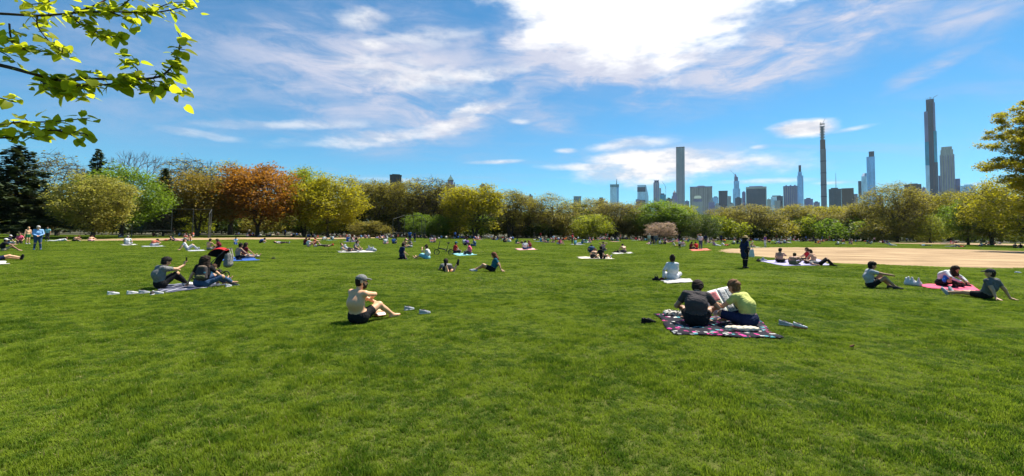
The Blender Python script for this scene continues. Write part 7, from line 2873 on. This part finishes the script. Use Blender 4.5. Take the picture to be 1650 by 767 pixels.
# ------------------------------------------------------------------ the leafing branches that hang in from the left
def near_left_tree():
    r = random.Random(4)
    Yb = 1.95
    o = empty('linden_tree', (-4.6, 1.6, 0))
    tag(o, 'young leafed tree whose branches hang into the upper left corner', 'tree')
    base = Vector((-4.6, 1.6, 0))
    m_ = MB()
    m_.tube([(0, 0, -0.1), (0.03, 0, 1.2), (0.0, 0.02, 2.6), (-0.05, 0, 4.2), (0, 0, 6.0)], [0.20, 0.16, 0.14, 0.11, 0.05], 10)
    m_.build('trunk', BARK, o, True)
    loc = lambda px, py, dy=0.0: dp(px, py, Yb + dy) - base
    # leaf: heart-shaped blade folded along its midrib
    out = [(0, 0), (0.30, -0.06), (0.50, 0.18), (0.46, 0.48), (0.28, 0.80), (0.0, 1.08)]
    vs = []
    for k, (x, y) in enumerate(out):
        vs.append((x, y, 0.10 * x * x + 0.10 * abs(x) - 0.10 * y * y))
    n = len(vs)
    mid_ = [(0, y, -0.10 * y * y) for y in (0.0, 0.22, 0.5, 0.8)]
    V = [mid_[0]] + vs[1:5] + [vs[5]] + [(-x, y, z) for x, y, z in vs[1:5]] + mid_[1:]
    # indices: 0 base, 1-4 right rim, 5 tip, 6-9 left rim, 10-12 midrib
    F_ = [(0, 1, 2, 10), (10, 2, 3, 11), (11, 3, 4, 12), (12, 4, 5), (0, 10, 7, 6), (10, 11, 8, 7), (11, 12, 9, 8), (12, 5, 9)]
    LM = leafmat('young_leaf', (0.30, 0.35, 0.02), (0.52, 0.53, 0.04), trans=0.72, rough=0.4)
    LM2 = leafmat('young_leaf_deep', (0.20, 0.27, 0.014), (0.38, 0.42, 0.025), trans=0.66, rough=0.4)
    me = []
    for mm in (LM, LM2):
        q = bpy.data.meshes.new('leaf')
        q.from_pydata(V, [], F_)
        q.materials.append(mm)
        q.polygons.foreach_set('use_smooth', [True] * len(F_))
        me.append(q)
    MB_ = barkmat('twig_bark', (0.06, 0.045, 0.032))
    branches = [
        # pixel path, thickness m, depth shift, leaf density
        ([(-260, 60), (-120, 80), (0, 105), (50, 118), (95, 129), (150, 127), (215, 128), (262, 121), (285, 92), (291, 62)], 0.011, 0.0, 1.0),
        ([(95, 129), (120, 137), (160, 137), (200, 134), (250, 140), (292, 150)], 0.005, -0.05, 1.2),
        ([(60, 122), (80, 142), (110, 150), (145, 158)], 0.004, 0.05, 1.2),
        ([(-260, 20), (-100, 18), (0, 22), (65, 25), (130, 20), (185, 19), (250, 20), (300, 10)], 0.009, 0.12, 0.8),
        ([(120, 21), (150, 10), (178, -5), (215, -30)], 0.006, 0.14, 0.5),
        ([(113, 25), (135, 42), (165, 55), (192, 60)], 0.004, 0.1, 1.1),
        ([(60, 25), (62, 45), (85, 72), (108, 88)], 0.004, 0.16, 0.9),
        ([(15, 38), (18, 62), (30, 75), (60, 82), (100, 86)], 0.004, 0.05, 0.9),
        ([(-260, 190), (-100, 215), (0, 222), (45, 217), (85, 210), (140, 216)], 0.007, -0.1, 1.5),
        ([(-40, 210), (20, 198), (85, 196), (145, 190)], 0.005, -0.15, 1.3),
        ([(-100, 150), (-40, 150), (0, 158), (25, 165)], 0.005, -0.2, 1.6),
        ([(-60, 60), (-20, 75), (10, 88), (25, 100)], 0.004, 0.0, 1.3),
        ([(180, 20), (205, 30), (220, 40)], 0.004, 0.1, 1.4),
        ([(185, 19), (210, -2), (235, -25)], 0.004, 0.1, 1.3),
        ([(240, 20), (275, 5), (312, 4)], 0.003, 0.1, 1.8),
        ([(-20, -30), (40, -12), (80, 2), (40, 8)], 0.005, 0.1, 1.0),
        ([(215, 128), (222, 112), (200, 98), (212, 100)], 0.003, 0.0, 1.3),
    ]
    count = 0
    extra = []
    all_vis = []
    for bi, (path, th_, dy, dens) in enumerate(branches):
        pts = [loc(x, y, dy + 0.04 * sin(i * 1.7 + bi)) for i, (x, y) in enumerate(path)]
        if path[0][0] <= -250:
            pts = [Vector((0, 0, 2.2 + 0.25 * bi * 0.3)), pts[0] * 0.5 + Vector((0, 0, 1.3))] + pts
        # smooth the path
        sm = []
        for i in range(len(pts) - 1):
            p0, p1, p2, p3 = pts[max(i - 1, 0)], pts[i], pts[i + 1], pts[min(i + 2, len(pts) - 1)]
            for k in range(5):
                t_ = k / 5
                sm.append(0.5 * ((2 * p1) + (p2 - p0) * t_ + (2 * p0 - 5 * p1 + 4 * p2 - p3) * t_ ** 2 + (3 * p1 - p0 - 3 * p2 + p3) * t_ ** 3))
        sm.append(pts[-1])
        m_ = MB()
        m_.tube(sm, [th_ * (1 - 0.75 * i / len(sm)) for i in range(len(sm))], 6)
        br = m_.build('branch', MB_, o, True)
        # leaves along the part in view, in bunches on short stalks
        vis = [p for p in sm if (p + base).y > 0.5 and (p + base).x / (p + base).y > -1.19]
        all_vis += vis[len(vis) // 6:]
        nb = max(3, int(len(vis) * 0.62 * dens))
        stalks = MB()
        for q in range(nb):
            c = vis[int((0.15 + 0.85 * (q + r.random() * 0.8) / nb) * (len(vis) - 1)) % len(vis)] if q < nb - 1 else sm[-1]
            for z in range(r.choice([2, 2, 3, 3])):
                if count >= 290:
                    extra.append(c)
                    continue
                d = Vector((r.gauss(0.35, 0.7), r.gauss(0, 0.7), r.gauss(0.0, 0.5))).normalized()
                e = c + d * r.uniform(0.012, 0.032)
                stalks.tube([c, e], 0.0017, 4)
                lf = bpy.data.objects.new('leaf', me[r.random() < 0.35])
                COL.objects.link(lf)
                lf.parent = br
                lf.location = e
                s_ = r.uniform(0.026, 0.056)
                lf.scale = (s_, s_, s_)
                # blade hangs outward and a little down
                fd = Vector((d.x + r.gauss(0.3, 0.3), d.y * 0.6 + r.gauss(0, 0.3), -0.25 + r.gauss(0, 0.3))).normalized()
                up = Vector((r.gauss(0, 0.35), r.gauss(-0.25, 0.4), 1)).normalized()
                xx = fd.cross(up).normalized()
                zz = xx.cross(fd)
                lf.rotation_euler = Matrix((xx, fd, zz)).transposed().to_euler()
                count += 1
        if stalks.v:
            stalks.build('leaf_stalks', MB_, br)
    # small half-opened leaves between the large ones
    rr = np.random.RandomState(19)
    src_ = np.array([tuple(p_) for p_ in all_vis])
    C = src_[rr.randint(0, len(src_), 520)] + rr.randn(520, 3) * 0.016
    base_v = np.array(V)
    Vq, Qq, Tq = [], [], []
    for i_, c in enumerate(C):
        fd = unit(rr.randn(3) * np.array([1, 1, 0.5]) + np.array([0.4, 0, -0.3]))
        up = unit(rr.randn(3) * 0.5 + np.array([0, -0.2, 1]))
        xx = unit(np.cross(fd, up))
        zz = np.cross(xx, fd)
        s_ = 0.018 + 0.026 * rr.rand()
        Vq.append(c + s_ * (base_v @ np.stack([xx, fd, zz])))
        off_ = i_ * len(base_v)
        for f_ in F_:
            (Qq if len(f_) == 4 else Tq).append([off_ + k for k in f_])
    Vq = np.concatenate(Vq)
    ob = link_mesh('small_leaves', np_mesh('small_leaves', Vq, quads=Qq, tris=Tq, mats=[LM], smooth=True), o)
    ob['kind'] = 'stuff'
    # the rest of the crown, out of the picture, keeps to soft clumps
    rr = np.random.RandomState(9)
    C = np.concatenate([np.array([-1.2, -0.2, 4.6]) + rr.randn(260, 3) * np.array([1.0, 1.0, 0.8])])
    Vq, Qq = leaf_quads(C, 0.09, rr)
    ob = link_mesh('crown', np_mesh('crown', Vq, quads=Qq, mats=[LM]), o)


near_left_tree()


build_grass()


# ------------------------------------------------------------------ the air over the city
m_haze = bpy.data.materials.new('haze_air')
m_haze.use_nodes = True
_n = m_haze.node_tree.nodes
_n.clear()
pv = _n.new('ShaderNodeVolumePrincipled')
pv.inputs['Color'].default_value = (0.70, 0.85, 1.0, 1)
pv.inputs['Density'].default_value = 0.000028
pv.inputs['Anisotropy'].default_value = 0.3
om = _n.new('ShaderNodeOutputMaterial')
m_haze.node_tree.links.new(pv.outputs[0], om.inputs['Volume'])
m_ = MB()
m_.box((-2600, -300, -1.0), (2600, 2700, 560))
hz_ = m_.build('haze', m_haze)
tag(hz_, 'thin pale blue air over the park and the city', 'haze', kind='stuff')

# ------------------------------------------------------------------ labels that were shared: told apart by their order across the picture
_by = {}
for o in COL.objects:
    if o.parent is None and 'label' in o.keys() and o.get('kind') is None:
        _by.setdefault(o['label'], []).append(o)
_ORD = ['leftmost', 'second from left', 'third from left', 'fourth from left', 'fifth from left', 'sixth from left']
for lb, os_ in _by.items():
    if len(os_) > 1:
        os_.sort(key=lambda q: q.location.x / max(q.location.y, 1))
        for i, q in enumerate(os_):
            w = 'rightmost' if i == len(os_) - 1 else _ORD[min(i, 5)]
            nl = lb + (', the ' + w if len(os_) > 2 or i else ', the leftmost')
            q['label'] = ' '.join(nl.split()[:16])
